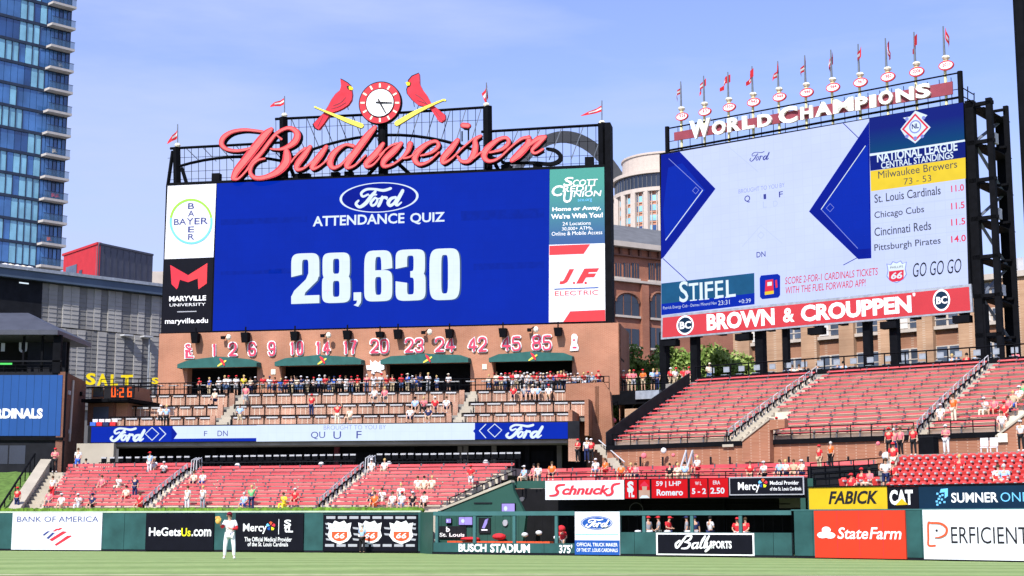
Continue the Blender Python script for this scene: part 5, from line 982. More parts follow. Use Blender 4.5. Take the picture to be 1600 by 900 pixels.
# trees
def tree(px, Y, ybase, ytop, rx, label, seed, grp):
    R = random.Random(seed); c = at(px, (ytop + ybase) / 2, Y); top = at(px, ytop, Y).z; o = thing('leafy_tree', label, 'tree', (c.x, c.y, 0), grp)
    zc0 = top - 4; mb = MB(); mb.tube((c.x, c.y, 0), (c.x, c.y, zc0), .28, 7, .16)
    for k in range(7): a = R.uniform(0, 6.28); mb.tube((c.x, c.y, zc0 - 1.5), (c.x + rx * .6 * cos(a), c.y + rx * .6 * sin(a), zc0 + R.uniform(0, 2.2)), .12, 5, .04)
    mb.build('trunk', 'trunk', o)
    for nm, n, m in (('crown', 5200, 'leaf'), ('crown_pale_leaves', 4200, 'leaf_light')):  # second leaf set in a lighter green, scattered at random
        mb = MB(); cl_ = [(R.gauss(0, .5) * rx, R.gauss(0, .5) * rx, R.uniform(-3.0, 3.2), R.uniform(.7, 1.5)) for _ in range(20)]
        for _ in range(n):
            x, y, z, r = R.choice(cl_); d = Vector((R.gauss(0, 1), R.gauss(0, 1), R.gauss(0, .8))).normalized() * r * R.uniform(.55, 1); p = Vector((c.x + x + d.x, c.y + y + d.y, min(zc0 + z * (1 - (x * x + y * y) / (rx * rx * 3)) + d.z, top)))
            u = Vector((R.gauss(0, 1), R.gauss(0, 1), R.gauss(0, 1))).normalized() * .2; v_ = u.cross(Vector((R.gauss(0, 1), R.gauss(0, 1), R.gauss(0, 1)))).normalized() * .13; mb.quad(p - u, p - v_, p + u, p + v_)
        mb.build(nm, m, o)
tree(992, 134, 588, 541, 3.0, 'green leafy tree behind the concourse crowd, between brick building and first board column', 1, 'trees behind the right board')
tree(1046, 137, 588, 536, 3.2, 'green leafy tree directly behind the first two board columns', 2, 'trees behind the right board')
tree(1112, 134, 588, 536, 3.3, 'broad green leafy tree in front of the tan building', 3, 'trees behind the right board')
tree(1150, 140, 588, 550, 2.0, 'low green leafy tree at the left edge of the tan building', 4, 'trees behind the right board')

# ================================================================ right scoreboard
RB = Frame((1033, 386, 120), (1512, 324, 104.8)); f = RB; S_ = lambda x, z=20, b=0.: f.s_at(x, b, z)
rL = f.sz(1033, 386)[0]; rR = f.sz(1510, 324)[0]; zt = (f.sz(1033, 242)[1] + f.sz(1505, 160)[1]) / 2; zb = (f.sz(1033, 530)[1] + f.sz(1520, 488)[1]) / 2
o = thing('right_scoreboard', 'large pale electronic scoreboard with league standings and advertising strips above the right deck', 'scoreboard', f.P(rL, 0, zb)); rsb = o
MB().box(f, rL - .05, rR + .05, .03, 1.0, zb + 1.7, zt + .1).build('housing', 'black_steel', o)
poly(f, [(1033, 242), (1505, 160), (1513, 446), (1033, 494)], -.0, 'led_white', o, 'display')
b = -.02
poly(f, [(1033, 242), (1062, 237), (1118, 295), (1037, 402), (1033, 405)], b, 'led_blue2', o); poly(f, [(1264, 330.5), (1358, 190), (1361.5, 403.5), (1341, 405)], b, 'led_blue2', o)
poly(f, [(1044, 262), (1066, 255), (1102, 297), (1040, 378), (1036, 330)], b - .01, 'led_blue', o, 'inner_facet'); poly(f, [(1283, 328), (1356, 225), (1360, 388), (1340, 390)], b - .01, 'led_blue', o, 'inner_facet')
def ln(pts, w_, m, bb=b - .02): mb = MB(); brush(f, [(x, y, w_) for x, y in pts], bb, bb + .004, mb, sub=1); return mb.build('line_mark', m, o)
ln([(1045, 248), (1098, 297)], .9, 'led_thin'); ln([(1098, 297), (1040, 375)], 1.1, 'led_glyph'); ln([(1352, 228), (1283, 327)], 1.1, 'led_glyph'); ln([(1283, 327), (1340, 388)], .9, 'led_thin'); ln([(1317, 192), (1350, 224)], 1.2, 'led_blue2'); ln([(1036, 404), (1073, 438)], 1.2, 'led_blue2'); ln([(1352, 396), (1318, 414)], 1.1, 'led_blue2')
outline(f, [(1087, 292), (1092, 297), (1087, 303), (1082, 298)], b - .02, .6, 'led_thin', o); outline(f, [(1297, 318), (1303, 324), (1297, 331), (1291, 325)], b - .02, .6, 'led_thin', o); ln([(1138, 229), (1184, 268)], .8, 'led_faint'); ln([(1160, 385), (1189, 352), (1222, 380)], .8, 'led_faint'); outline(f, [(1189, 362), (1194, 367), (1189, 373), (1184, 368)], b - .02, .8, 'led_faint', o)
ford(f, 1171, 238, 1202, 253, b - .02, 'led_text', o, .55, slope=.1)
text(f, 'BROUGHT TO YOU BY', 1154, 296, 1226, 302.5, b - .02, 'led_thin', o, -.01); text(f, 'Q', 1163, 306, 1172, 317.5, b - .02, 'led_text', o, .01); text(f, 'I', 1193, 303.5, 1197, 311.5, b - .02, 'led_text', o, .0); text(f, 'F', 1217, 299.5, 1223, 308.5, b - .02, 'led_text', o, .01); text(f, 'U', 1188, 304, 1193, 311, b - .02, 'led_faint', o); text(f, 'DN', 1182, 394, 1196, 402.5, b - .02, 'led_text', o, .01); text(f, 'L', 1192, 315, 1198, 325, b - .02, 'led_faint', o, .0); text(f, 'D', 1208, 314, 1215, 323, b - .02, 'led_faint', o, .0)
# standings panel
nv = vgrad('navy_blend', (.004, .012, .17), (.001, .045, .15), at(1430, 222, 106).z, at(1430, 185, 106).z, emit=1)
poly(f, [(1358, 185), (1505, 160), (1507, 222), (1359, 240)], b, nv, o, 'display'); poly(f, [(1359, 241), (1507.5, 218), (1508, 221), (1359, 244)], b - .01, 'led_glyph', o); poly(f, [(1359, 244), (1508, 221), (1508.5, 246), (1360, 267)], b, 'led_navy', o, 'display')
poly(f, [(1360, 267.5), (1508.5, 246), (1509, 279), (1361, 299)], b, 'led_yellow', o, 'display')
text(f, 'NATIONAL LEAGUE', 1370, 239.5, 1496.5, 254, b - .02, 'led_glyph', o, .025); text(f, 'CENTRAL STANDINGS', 1376.5, 253.5, 1490, 264, b - .02, 'led_glyph', o, .015)
text(f, 'Milwaukee Brewers', 1372, 268, 1496, 279.5, b - .02, 'led_greytext', o, .0); text(f, '73 - 53', 1412, 279, 1455, 289, b - .02, 'led_greytext', o, -.005)
for i, (nm, x1, gb, y) in enumerate((('St. Louis Cardinals', 1470, '11.0', 304), ('Chicago Cubs', 1444, '11.5', 331), ('Cincinnati Reds', 1455, '11.5', 356), ('Pittsburgh Pirates', 1470, '14.0', 382))):
    text(f, nm, 1366, y, x1, y + 13.5, b - .02, 'led_greytext', o, .008); text(f, gb, 1486, y - 14 + i * .3, 1506 + i, y - 3.5 + i * .3, b - .02, 'led_red', o, .015)
    if i: ln([(1363, y - 6), (1508, y - 22)], .5, 'led_faint')
# league diamond
cx, cy = 1430, 199
poly(f, [(1430, 173), (1449, 180), (1442, 187), (1454, 199), (1442, 213), (1430, 224), (1415, 214), (1407, 202), (1417, 189), (1411, 184), (1422, 182)], b - .02, 'led_glyph', o, 'emblem'); poly(f, [(1430, 177), (1451, 199), (1430, 221), (1409, 202)], b - .03, 'led_red', o, 'emblem'); poly(f, [(1430, 181), (1447, 199), (1430, 217), (1413, 202)], b - .036, 'led_glyph', o, 'emblem')
mb = MB(); ell(f, 1430, 198, 9.5, 10.5, b - .042, mb, 18, rin=.8); mb.build('emblem_ring', 'led_thin', o); text(f, 'NL', 1424.5, 194, 1435.5, 202, b - .05, 'led_navy', o, .03)
for x, y in ((1417, 186), (1443, 184), (1417, 213), (1441, 213), (1430, 216)): mb = MB(); ell(f, x, y, 3, 3, b - .055, mb, 8); mb.build('emblem_star', 'led_thin', o)
# lower strip
poly(f, [(1033.3, 443), (1178.5, 426.5), (1179, 475), (1033.3, 492)], b, 'led_steel', o, 'display'); poly(f, [(1033.4, 475), (1179, 458), (1179, 475.5), (1033.4, 492.5)], b - .01, 'led_blue', o, 'display')
text(f, 'S', 1061, 440, 1075, 473, b - .02, 'led_glyph', o, .01)
for ch, a, c in (('T', 1076, 1091), ('I', 1093, 1097.5), ('F', 1101, 1114), ('E', 1117, 1130), ('L', 1134, 1149)): text(f, ch, a, 443 - (a - 1076) * .09, c, 470 - (a - 1076) * .09, b - .02, 'led_glyph', o, .01)
for a, c in ((1078, 1089), (1092, 1099), (1101, 1108), (1116, 1123), (1133, 1140)): rect(f, a, 469 - (a - 1076) * .09, c, 470.6 - (a - 1076) * .09, b - .022, 'led_glyph', o, 'serif')
text(f, 'Patrick Energy Cub - Demec Mineral Nav', 1036, 479, 1120, 485, b - .02, 'led_glyph', o, -.01); text(f, '23:31', 1122, 470, 1140, 477, b - .02, 'led_glyph', o, -.005); text(f, '+0:39', 1154, 468, 1173, 474.5, b - .02, 'led_glyph', o, -.005)
poly(f, [(1187, 435), (1189, 430.5), (1215, 428), (1219, 431), (1219, 461), (1216, 465), (1191, 467.5), (1187.5, 464)], b, 'led_blue', o, 'app_tile'); poly(f, [(1196, 438), (1208, 436), (1209, 459), (1195, 461)], b - .02, 'led_red', o); poly(f, [(1199, 441), (1206, 440), (1206, 446), (1199, 447)], b - .03, 'led_glyph', o); poly(f, [(1195, 456), (1209, 454), (1209, 459), (1195, 461)], b - .03, 'led_yellow', o); poly(f, [(1211, 438), (1214, 437), (1215, 449), (1212, 450)], b - .02, 'led_red', o)
text(f, 'SCORE 2-FOR-1 CARDINALS TICKETS', 1226.5, 433.5, 1372, 444.5, b - .02, 'led_scorered', o, .0, .15); text(f, 'WITH THE FUEL FORWARD APP!', 1227.5, 448.5, 1353, 459.5, b - .02, 'led_scorered', o, .0, .15)
shp = (cx, cy) = (1401, 425); P = [(-.5, -.42), (-.3, -.36), (-.2, -.5), (0, -.42), (.2, -.5), (.3, -.36), (.5, -.42), (.44, -.1), (.5, .15), (.34, .36), (0, .5), (-.34, .36), (-.5, .15), (-.44, -.1)]
poly(f, [(cx + a * 32, cy + c * 35 - a * 3) for a, c in P], b, 'led_thin', o, 'shield'); poly(f, [(cx + a * 29, cy + c * 32 - a * 3) for a, c in P], b - .01, 'led_glyph', o, 'shield'); poly(f, [(1389, 424), (1412, 421.5), (1412, 435), (1407, 439), (1394, 440.5), (1389, 437)], b - .02, 'led_red', o); text(f, '66', 1392, 426, 1409.5, 436.5, b - .03, 'led_glyph', o, .03, .2); text(f, 'PHILLIPS', 1391, 416.5, 1411, 420, b - .03, 'led_greytext', o, .0)
text(f, 'GO GO GO', 1426, 411.5, 1502, 433.5, b - .02, 'led_black', o, -.002, .25)
# banner strip
poly(f, [(1033, 493), (1517, 443.5), (1520, 487.5), (1032.5, 530.5)], -.1, 'galv', o, 'banner_frame', back=.1); poly(f, [(1035.5, 496.5), (1514, 448), (1516.3, 485), (1035, 527.5)], -.11, 'banner_red', o, 'banner')
for ch, a, c in (('BROWN', 1104, 1210), ('&', 1223, 1241), ('CROUPPEN', 1251, 1424)):
    sl_ = lambda x: -(x - 1104) * .0935; text(f, ch, a, (491 if ch != '&' else 493) + sl_(a), c, 517 + sl_(a) - (1.5 if ch == '&' else 0), -.13, 'print_white', o, .045 if ch != '&' else .03)
text(f, "'", 1426, 458, 1430, 463, -.13, 'print_white', o, .02)
for cx, cy in ((1070.5, 508), (1471, 469)):
    mb = MB(); ell(f, cx, cy, 13.5, 15 if cx < 1200 else 17, -.125, mb, 28); mb.build('badge_ring', 'print_white', o); mb = MB(); ell(f, cx, cy, 11, 12.3 if cx < 1200 else 14, -.13, mb, 28); mb.build('badge', 'sumner_blue', o); text(f, 'BC', cx - 8.5, cy - 5, cx + 9, cy + 6.5 , -.14, 'print_white', o, .03)
# truss tower on the right and support columns
o = thing('board_truss', 'black steel truss tower and columns carrying the right scoreboard', 'steel frame', f.P(rR, 0, 12.4)); D = 6.0; sF, sB = rR + .55, rR + .9
ztop = f.sz(1502, 158)[1] + .9; zd = 12.3; ztb = zt + .25
for s, b, r in ((rR + .35, .4, .3), (rR + 1.7, .5, .2), (rR + .5, D, .33), (rR + 1.9, D * .55, .16)): MB().box(f, s - r, s + r, b, b + 2 * r, zd, ztb).build('column', 'black_steel', o)
lv = [zd + 2.3 + k * (ztb - zd - 2.6) / 6 for k in range(7)]
for i, z in enumerate(lv):
    MB().box(f, rR + .1, rR + .7, .4, D + .5, z - .22, z + .1).build('beam', 'black_steel', o); MB().box(f, rR, rR + 2.0, .5, .8, z - .15, z + .1).build('beam', 'black_steel', o)
    MB().box(f, rR + .3, rR + 1.9, D * .5, D * .5 + .3, z - .1, z + .05).build('beam', 'black_steel', o); MB().box(f, rR + .2, rR + 1.3, .8, D, z - .26, z - .22).build('grating', 'black_steel', o)
    if i < 6:
        z2 = lv[i + 1]; a = f.P(rR + .5, .6, z if i % 2 else z2); c = f.P(rR + .5, D + .3, z2 if i % 2 else z); MB().tube(a, c, .13, 4).build('brace', 'grey_steel', o)
        if i in (1, 3, 5): MB().box(f, rR + .9, rR + 1.5, 2.2, 2.8, z + .15, z + .9).build('cabinet', 'rail_white', o)
MB().box(f, rL, rR, 1.0, 1.3, zb + 1.2, zt).build('back_frame', 'black_steel', o)
for x, y1, r in ((1037, 604, .3), (1085, 598, .3), (1187, 590, .33), (1228, 588, .22), (1355, 582, .28), (1397, 578, .3), (1533, 560, .38), (1573, 560, .38)):
    z1_ = f.sz(x, y1, .6)[1]; s = f.s_at(x, .6, 15); b_ = .45
    if x > 1540: continue
    MB().box(f, s - r, s + r, b_, b_ + 2 * r, min(zd, z1_) - .6, zb + .6).build('column', 'black_steel', o)
for x in range(1050, 1510, 38):
    s = S_(x, 15.5, .3); MB().box(f, s - .25, s + .25, .1, .9, zb - .05, zb + .35).build('hanger', 'black_steel', o)
    if x % 3 == 0: MB().box(f, s - .7, s + .5, .0, .7, zb - .6, zb - .1).build('hanging_speaker', 'black_steel', o)
# lettering crown
o = thing('lettering_sign', 'white capital letters on a maroon band above the right scoreboard', 'sign', f.P(S_(1050, 30), -.1, zt))
poly(f, [(1053, 207), (1488, 127), (1488.5, 147), (1053.5, 220)], .15, 'maroon', o, 'band', back=.25)
WC = [('W', 1077, 1109, 188.5, 219), ('O', 1112, 1133, 189.5, 213), ('R', 1136, 1156, 184, 208), ('L', 1159, 1178, 181, 204), ('D', 1183, 1205, 179, 200.5), ('C', 1216, 1245, 168, 196), ('H', 1250, 1269, 166.5, 188.5), ('A', 1273, 1298, 160.5, 184), ('M', 1301, 1333, 155.5, 179), ('P', 1336, 1355, 151.5, 174), ('I', 1358, 1368, 148, 170), ('O', 1372, 1394, 142.5, 166), ('N', 1399, 1427, 138.5, 161.5), ('S', 1430, 1453, 131.5, 156)]
for ch, x0, x1, y0, y1 in WC: text(f, ch, x0, y0 + 1, x1, y1 - 1, -.1, 'bulb', o, .04, thick=.22, name='letter')
def rl(a, c, r=.05, bb=.3): (s0, z0), (s1, z1) = f.sz(*a, bb), f.sz(*c, bb); MB().tube(f.P(s0, bb, z0), f.P(s1, bb, z1), r, 4).build('rail', 'black_steel', o)
rl((1043, 201), (1502, 113), .06); rl((1040, 236), (1504, 151), .09); rl((1042, 222), (1504, 138), .03)
for x, r in ((1043, .2), (1502, .2)): y0, y1 = (198, 238) if x < 1100 else (111, 162); (s, z0), (_, z1) = f.sz(x, y1, .3), f.sz(x, y0, .3); MB().tube(f.P(s, .3, z0), f.P(s, .3, z1), r, 6).build('post', 'black_steel', o)
for k in range(24): x = 1060 + k * 18.6; y = 232 - (x - 1060) * .183; (s, z0), (_, z1) = f.sz(x, y + 9, .3), f.sz(x, y - 33, .3); MB().tube(f.P(s, .3, zt), f.P(s, .3, z1), .028, 4).build('stanchion', 'black_steel', o)
for x, y in ((1142, 202), (1212, 190), (1379, 152), (1512, 140)): pass
rl((1505, 138), (1522, 148), .04); rl((1505, 151), (1522, 160), .04); rl((1522, 145), (1522, 165), .04); rl((1512, 135), (1512, 158), .04)
mat('stem_cream', (.72, .66, .38), .5, .06)
YR = ['1926', '1931', '1934', '1942', '1944', '1946', '1964', '1967', '1982', '2006', '2011']
for i, (x, ye, yt) in enumerate(((1065, 182, 127), (1101, 174.5, 118), (1139, 167.5, 112), (1177, 159.5, 103), (1217.5, 151.5, 95), (1260, 144.5, 86), (1301, 136.5, 77), (1344, 128.5, 68), (1387, 120, 59), (1432, 112, 49), (1478, 102, 40))):
    tail = [-9, -9, -13, -9, -9, -9, -6, -4, 3, -4, 6][i]
    b = .42; h = (ye - yt); yb = ye + 30 + i
    q = thing('champion_pennant', f'pennant pole with pink oval year plate, {nth(i + 1)} from the left above the right scoreboard', 'flag', f.P(f.sz(x, yb, b)[0], b, f.sz(x, yb, b)[1]), 'championship pennants above the right board')
    (s, z0), (_, z1), (_, z2) = f.sz(x, yb, b), f.sz(x, ye - 13, b), f.sz(x, yt, b); MB().tube(f.P(s, b, zt - .1), f.P(s, b, z1), .11, 6).build('stem', 'stem_cream', q); MB().tube(f.P(s, b, z1), f.P(s, b, z2), .1, 6, .05).build('pole', 'grey_steel', q)
    k = 9.5 + i * .25; mb = MB(); ell(f, x, ye, k, 6.2 + i * .15, .1, mb, 20, back=.25); mb.build('plate_rim', 'sign_red', q); mb = MB(); ell(f, x, ye, k * .86, 4.6 + i * .1, .08, mb, 20); mb.build('plate', 'print_white', q); text(f, YR[i], x - 6, ye - 2.7, x + 6, ye + 2.5, .06, 'sign_red', q, .01)
    s_, z_ = f.sz(x, ye - 12, b); MB().ball(f.P(s_, b, z_), .3, .3, .18, 8, 4).build('collar', 'cream', q); MB().tube(f.P(s_, b, z_), f.P(s_, b, z_ - .55), .15, 6).build('neck', 'stem_cream', q)
    v = []; mb = MB(); n = 5
    for j in range(n):
        t = j / (n - 1); xx = x + tail * t ** .9; y_a = yt + 3 + h * .42 * t ; y_b = y_a + (11 + i * .7) * (1 - .55 * t) 
        for yy in (y_a, y_b): s3, z3 = f.sz(xx, yy, b); v.append(f.P(s3, b + .25 * sin(j * 2 + i), z3))
    mb.add(v, [(2 * j, 2 * j + 1, 2 * j + 3, 2 * j + 2) for j in range(n - 1)]); mb.build('cloth', 'cloth_red', q)
    v2 = [v[2 * j + 1].lerp(v[2 * j], c_) - f.n * .03 for j in range(1, 4) for c_ in (.3, .65)]; MB().add(v2, [(0, 1, 3, 2), (2, 3, 5, 4)]).build('white_band', 'cloth_white', q)

# ================================================================ right seating deck
NR = 15; TD = .83; BF = -13.6; Z0 = 7.0; RI = .36
def row_r(i): return BF + i * TD, Z0 + .05 + i * RI
cs = MB(); xl = lambda i: ax(953, 1083, i, NR)
for i in range(NR):
    b, z = row_r(i); sa = f.s_at(xl(i), b, z); sb = f.s_at(1900, b, z); cs.box(f, sa, sb, b, b + TD + .002, z - RI - .5, z)
cs.build('deck_steps', 'deck_concrete', kind='structure', label='stepped concrete of the right seating deck')
b, z = row_r(NR); zk = z
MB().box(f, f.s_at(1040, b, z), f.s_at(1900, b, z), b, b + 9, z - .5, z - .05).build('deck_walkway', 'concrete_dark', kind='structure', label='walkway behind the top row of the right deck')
MB().box(f, f.s_at(1083, b, z), f.s_at(1900, b, z), b + .02, b + .18, z - .1, z + 0.3).build('deck_back_wall', 'black_steel', label='black parapet behind the top row of the right deck', cat='wall')
for k in range(26):
    s = f.s_at(1098, b, z) + k * 1.3; o = thing('folding_chair', f'pale folding chair behind the parapet of the right deck, {nth(k + 1)} from the left', 'chair', f.P(s, b + .7, z), 'pale chairs behind the parapet')
    MB().box(f, s, s + .5, b + .9, b + .94, z + .65, z + 1.05).build('backrest', 'galv', o); MB().box(f, s, s + .5, b + .5, b + .9, z + .4, z + .44).build('seat', 'galv', o); MB().box(f, s + .02, s + .06, b + .5, b + .9, z - .05, z + .4).build('leg', 'black_steel', o); MB().box(f, s + .44, s + .48, b + .5, b + .9, z - .05, z + .4).build('leg', 'black_steel', o)
rail('deck_top_railing', f, f.s_at(1083, b, z), f.s_at(1620, b, z), b + .3, z, 1.15, 'black railing running behind the top row of the right deck', step=1.5, bars=1, pr=.05)
rl_ = rail('deck_left_railing', f, 0, 1, 0, 0, 1, 'dark mesh railing climbing the left edge of the right deck', step=10)
for c_ in list(rl_.children): bpy.data.objects.remove(c_)
mb = MB()
for i in range(NR - 1):
    (b0, z0), (b1, z1) = row_r(i), row_r(i + 1); p, q = f.P(f.s_at(xl(i), b0, z0) - .35, b0, z0), f.P(f.s_at(xl(i + 1), b1, z1) - .35, b1, z1)
    MB().hexa([p - UP * 1.2, q - UP * 1.2, q - UP * 1.2 + f.d * .08, p - UP * 1.2 + f.d * .08, p + UP * .95, q + UP * .95, q + UP * .95 + f.d * .08, p + UP * .95 + f.d * .08]).build('mesh_panel', 'dark_panel', rl_)
rl_.location = f.P(f.s_at(953, BF, Z0), BF, Z0 - 1)
for c_ in rl_.children: c_.location = -(rl_.location - WL[rl_.name])
a1 = lambda i: ax(1143, 1281, i, NR); a2 = lambda i: ax(1437, 1548, i, NR)
for si, nm in enumerate(('left', 'middle', 'right')):
    for i in range(NR):
        b, z = row_r(i)
        xa, xb = ((xl(i) + 2, a1(i) - 11), (a1(i) + 10, a2(i) - 9), (a2(i) + 9, 1625))[si]
        if si == 1 and i < 6: xa = max(xa, (1206, 1206, 1214, 1221, 1228, 1232)[i])
        if si == 2 and i < 5: xb = (1556, 1562, 1574, 1588, 1602)[i]
        bench(f, f.s_at(xa, b + .45, z + .5), f.s_at(xb, b + .45, z + .5), b + .49, z, f'red bench row in the {nm} section of the right deck, {nth(i + 1)} from the front', 'red bench rows on the right deck', hb=.085, gap=.42)
aisle(f, row_r, NR, 1139, 1279, 'handrail climbing between left and middle sections of the right deck', 'deck aisle handrails', h=.85)
aisle(f, row_r, NR, 1434, 1547, 'handrail climbing between middle and right sections of the right deck', 'deck aisle handrails', h=.85)
mb = MB()
for (aa, w0, w1) in ((a1, -8, 9), (a2, -6, 9)):
    for i in range(NR):
        b, z = row_r(i)
        for k in range(2): mb.box(f, f.s_at(aa(i) + w0, b, z), f.s_at(aa(i) + w1, b, z), b - .55 + k * .27, b, z - RI + RI * k / 2, z - RI + RI * (k + 1) / 2 - .01)
mb.build('aisle_steps', 'concrete_pale', kind='structure', label='pale steps of the two aisles on the right deck')
# brick front below the deck
bz = f.sz(1100, 730, BF - .3)[1]; o = thing('deck_front_wall', 'orange brown brick wall under the front edge of the right deck', 'wall', f.P(f.s_at(955, BF, 7), BF - .3, bz - 1)); dfw = o
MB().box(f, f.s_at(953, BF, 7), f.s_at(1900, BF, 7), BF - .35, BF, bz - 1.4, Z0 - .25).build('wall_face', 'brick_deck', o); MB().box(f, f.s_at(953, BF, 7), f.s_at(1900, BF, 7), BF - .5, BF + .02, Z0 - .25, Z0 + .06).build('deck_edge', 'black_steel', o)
for x0, x1, lab in ((1158, 1208, 'left'), (1558, 1612, 'right')):           # stair side walls rising from the entries
    q = [f.sz(x, y, BF - .9) for x, y in (((1160, 722), (1160, 690), (1203, 656), (1226, 655), (1226, 668), (1203, 672), (1203, 722)) if lab == 'left' else ((1556, 712), (1556, 684), (1600, 648), (1640, 620), (1660, 712)))]
    w_o = thing('stair_side_wall', f'sloping brick side wall of the {lab} stair opening in the right deck', 'wall', f.P(q[0][0], BF - .9, q[0][1])); MB().prism(f, q, BF - .9, BF - .4).build('wall_face', 'brick_deck', w_o)
    n0 = q[1]; n1 = q[2] if lab == 'left' else q[3]; dd = (Vector(n1) - Vector(n0)); MB().prism(f, [n0, n1, (n1[0], n1[1] + .12), (n0[0], n0[1] + .12)], BF - 1.0, BF - .3).build('coping', 'concrete_pale', w_o)
for xa, xb, lab in ((957, 1136, 'left'), (1206, 1428, 'middle'), (1452, 1556, 'right')): rail('deck_front_railing', f, f.s_at(xa, BF - .4, 7.2), f.s_at(xb, BF - .4, 7.2), BF - .42, Z0, .8, f'black railing along the front of the {lab} section of the right deck', step=1.3, bars=2, grp='front railings of the right deck', pr=.035)
# lower red bench rows in front of the brick wall
for i, (db, y) in enumerate(((1.3, 726.5), (2.3, 734), (3.4, 742), (4.6, 749))):
    b = BF - db; z = f.sz(1100, y, b)[1] - .62
    for xa, xb, nm in ((836 + i * 3, 1058, 'left'), (1076, 1365 - i * 12, 'right')):
        bench(f, f.s_at(xa, b, z), f.s_at(xb, b, z), b, z, f'red bench, {nm} half of the low block behind the bullpen roof, {nth(4 - i)} from the front', 'red bench rows behind the bullpen roof', hb=.2, gap=.44)
zf = f.sz(1100, 749, BF - 4.6)[1] - .62
cs = MB()
for i in range(4): db = (1.3, 2.3, 3.4, 4.6)[i]; zz_ = f.sz(1100, (726.5, 734, 742, 749)[i], BF - db)[1] - .62; cs.box(f, f.s_at(826, BF - db, 5), f.s_at(1382, BF - db, 5), BF - db - .5, BF - .36, zz_ - 1.2, zz_ - .02)
cs.build('low_block_steps', 'concrete_dark', kind='structure', label='concrete steps of the low seat block behind the bullpen roof')
o = thing('entry_stair_rail', 'white stair rails rising beside the brick wall at the low seat block', 'handrail', f.P(f.s_at(1062, BF - 2, 5), BF - 2, 5))
for k, x in enumerate((1058, 1068)):
    (s0, z0), (s1, z1) = f.sz(x, 748, BF - 4.5), f.sz(x + 14, 704, BF - 1.2); MB().path([f.P(s0, BF - 4.5, z0), f.P(s1, BF - 1.2, z1), f.P(s1 + .1, BF - 1.2, z1 - 1.4)], .06, 5).build('rail', 'rail_white', o)
for k, x in enumerate((968, 1000, 1035, 1110, 1140, 1170, 1200, 1232, 1262, 1295, 1325)): s, z = f.sz(x, 722, BF - .8); MB().box(f, s - .05, s + .05, BF - .8, BF - .7, z - .9, z + .35).build('bollard_post', 'dark_panel', label=f'thin dark post before the brick wall, {nth(k + 1)} from the left', cat='post', group='thin posts before the brick wall')
# concourse between the boards
o = thing('concourse_bridge', 'black edged concourse platform between the brick wall and the right deck', 'platform', (15, 120, 9)); g = Frame((948, 610, 121.5), (1045, 610, 118.8)); zbr = g.sz(990, 610)[1]
MB().box(g, g.sz(946, 610)[0], g.sz(1048, 610)[0] + 2, 0, 9, zbr - .35, zbr).build('slab', 'black_steel', o); MB().box(g, g.sz(952, 620)[0], g.sz(1012, 620)[0], -.3, .2, zbr - 1.1, zbr - .3).build('beam', 'black_steel', o)
MB().box(g, g.sz(997, 612)[0], g.sz(1034, 612)[0], -.5, .4, zbr - .75, zbr - .1).build('duct', 'galv', o); MB().box(g, g.sz(940, 650)[0], g.sz(1060, 650)[0], 3, 3.3, 4, zbr - .3).build('shaded_back', 'dark_inside', o)
MB().box(g, g.sz(985, 650)[0], g.sz(1015, 650)[0], -1, .5, 5, g.sz(1000, 638, -1)[1]).build('pier', 'brick_tan', o)
o2 = rail('concourse_railing', g, g.sz(946, 600)[0], g.sz(1048, 600)[0], .2, zbr, .98, 'black railing of the concourse between the boards', step=1.2, bars=2, pr=.04)
o = thing('shadow_stair', 'dark stair flight with railing under the concourse bridge', 'stairs', g.P(g.sz(960, 690)[0], 1, 5)); 
for k in range(10): (s0, z0) = g.sz(958 + k * 4.5, 690 - k * 5, 1.2); MB().box(g, s0, s0 + .5, .8, 2.2, z0 - .25, z0).build('step', 'dark_panel', o)
(sA, zA), (sB, zB) = g.sz(956, 676, .8), g.sz(1000, 622, .8); MB().tube(g.P(sA, .8, zA), g.P(sB, .8, zB), .05, 4).build('handrail', 'mesh_grey', o)
o = thing('corner_stair', 'pale stair with rails between the terrace end wall and the low red seats', 'stairs', f.P(f.s_at(945, BF - 1, 6), BF - 1, 5.5))
for k in range(9): s0, z0 = f.sz(968 - k * 4, 728 - k * 4.2, BF - 1.5 + k * .3); MB().box(f, s0 - .35, s0 + .35, BF - 1.5 + k * .3, BF - 1.1 + k * .3, z0 - .35, z0).build('step', 'concrete_pale', o)
MB().path([f.P(f.sz(976, 722, BF - 1.6)[0], BF - 1.6, f.sz(976, 722, BF - 1.6)[1]), f.P(f.sz(936, 688, BF + .6)[0], BF + .6, f.sz(936, 688, BF + .6)[1])], .05, 4).build('handrail', 'rail_white', o)

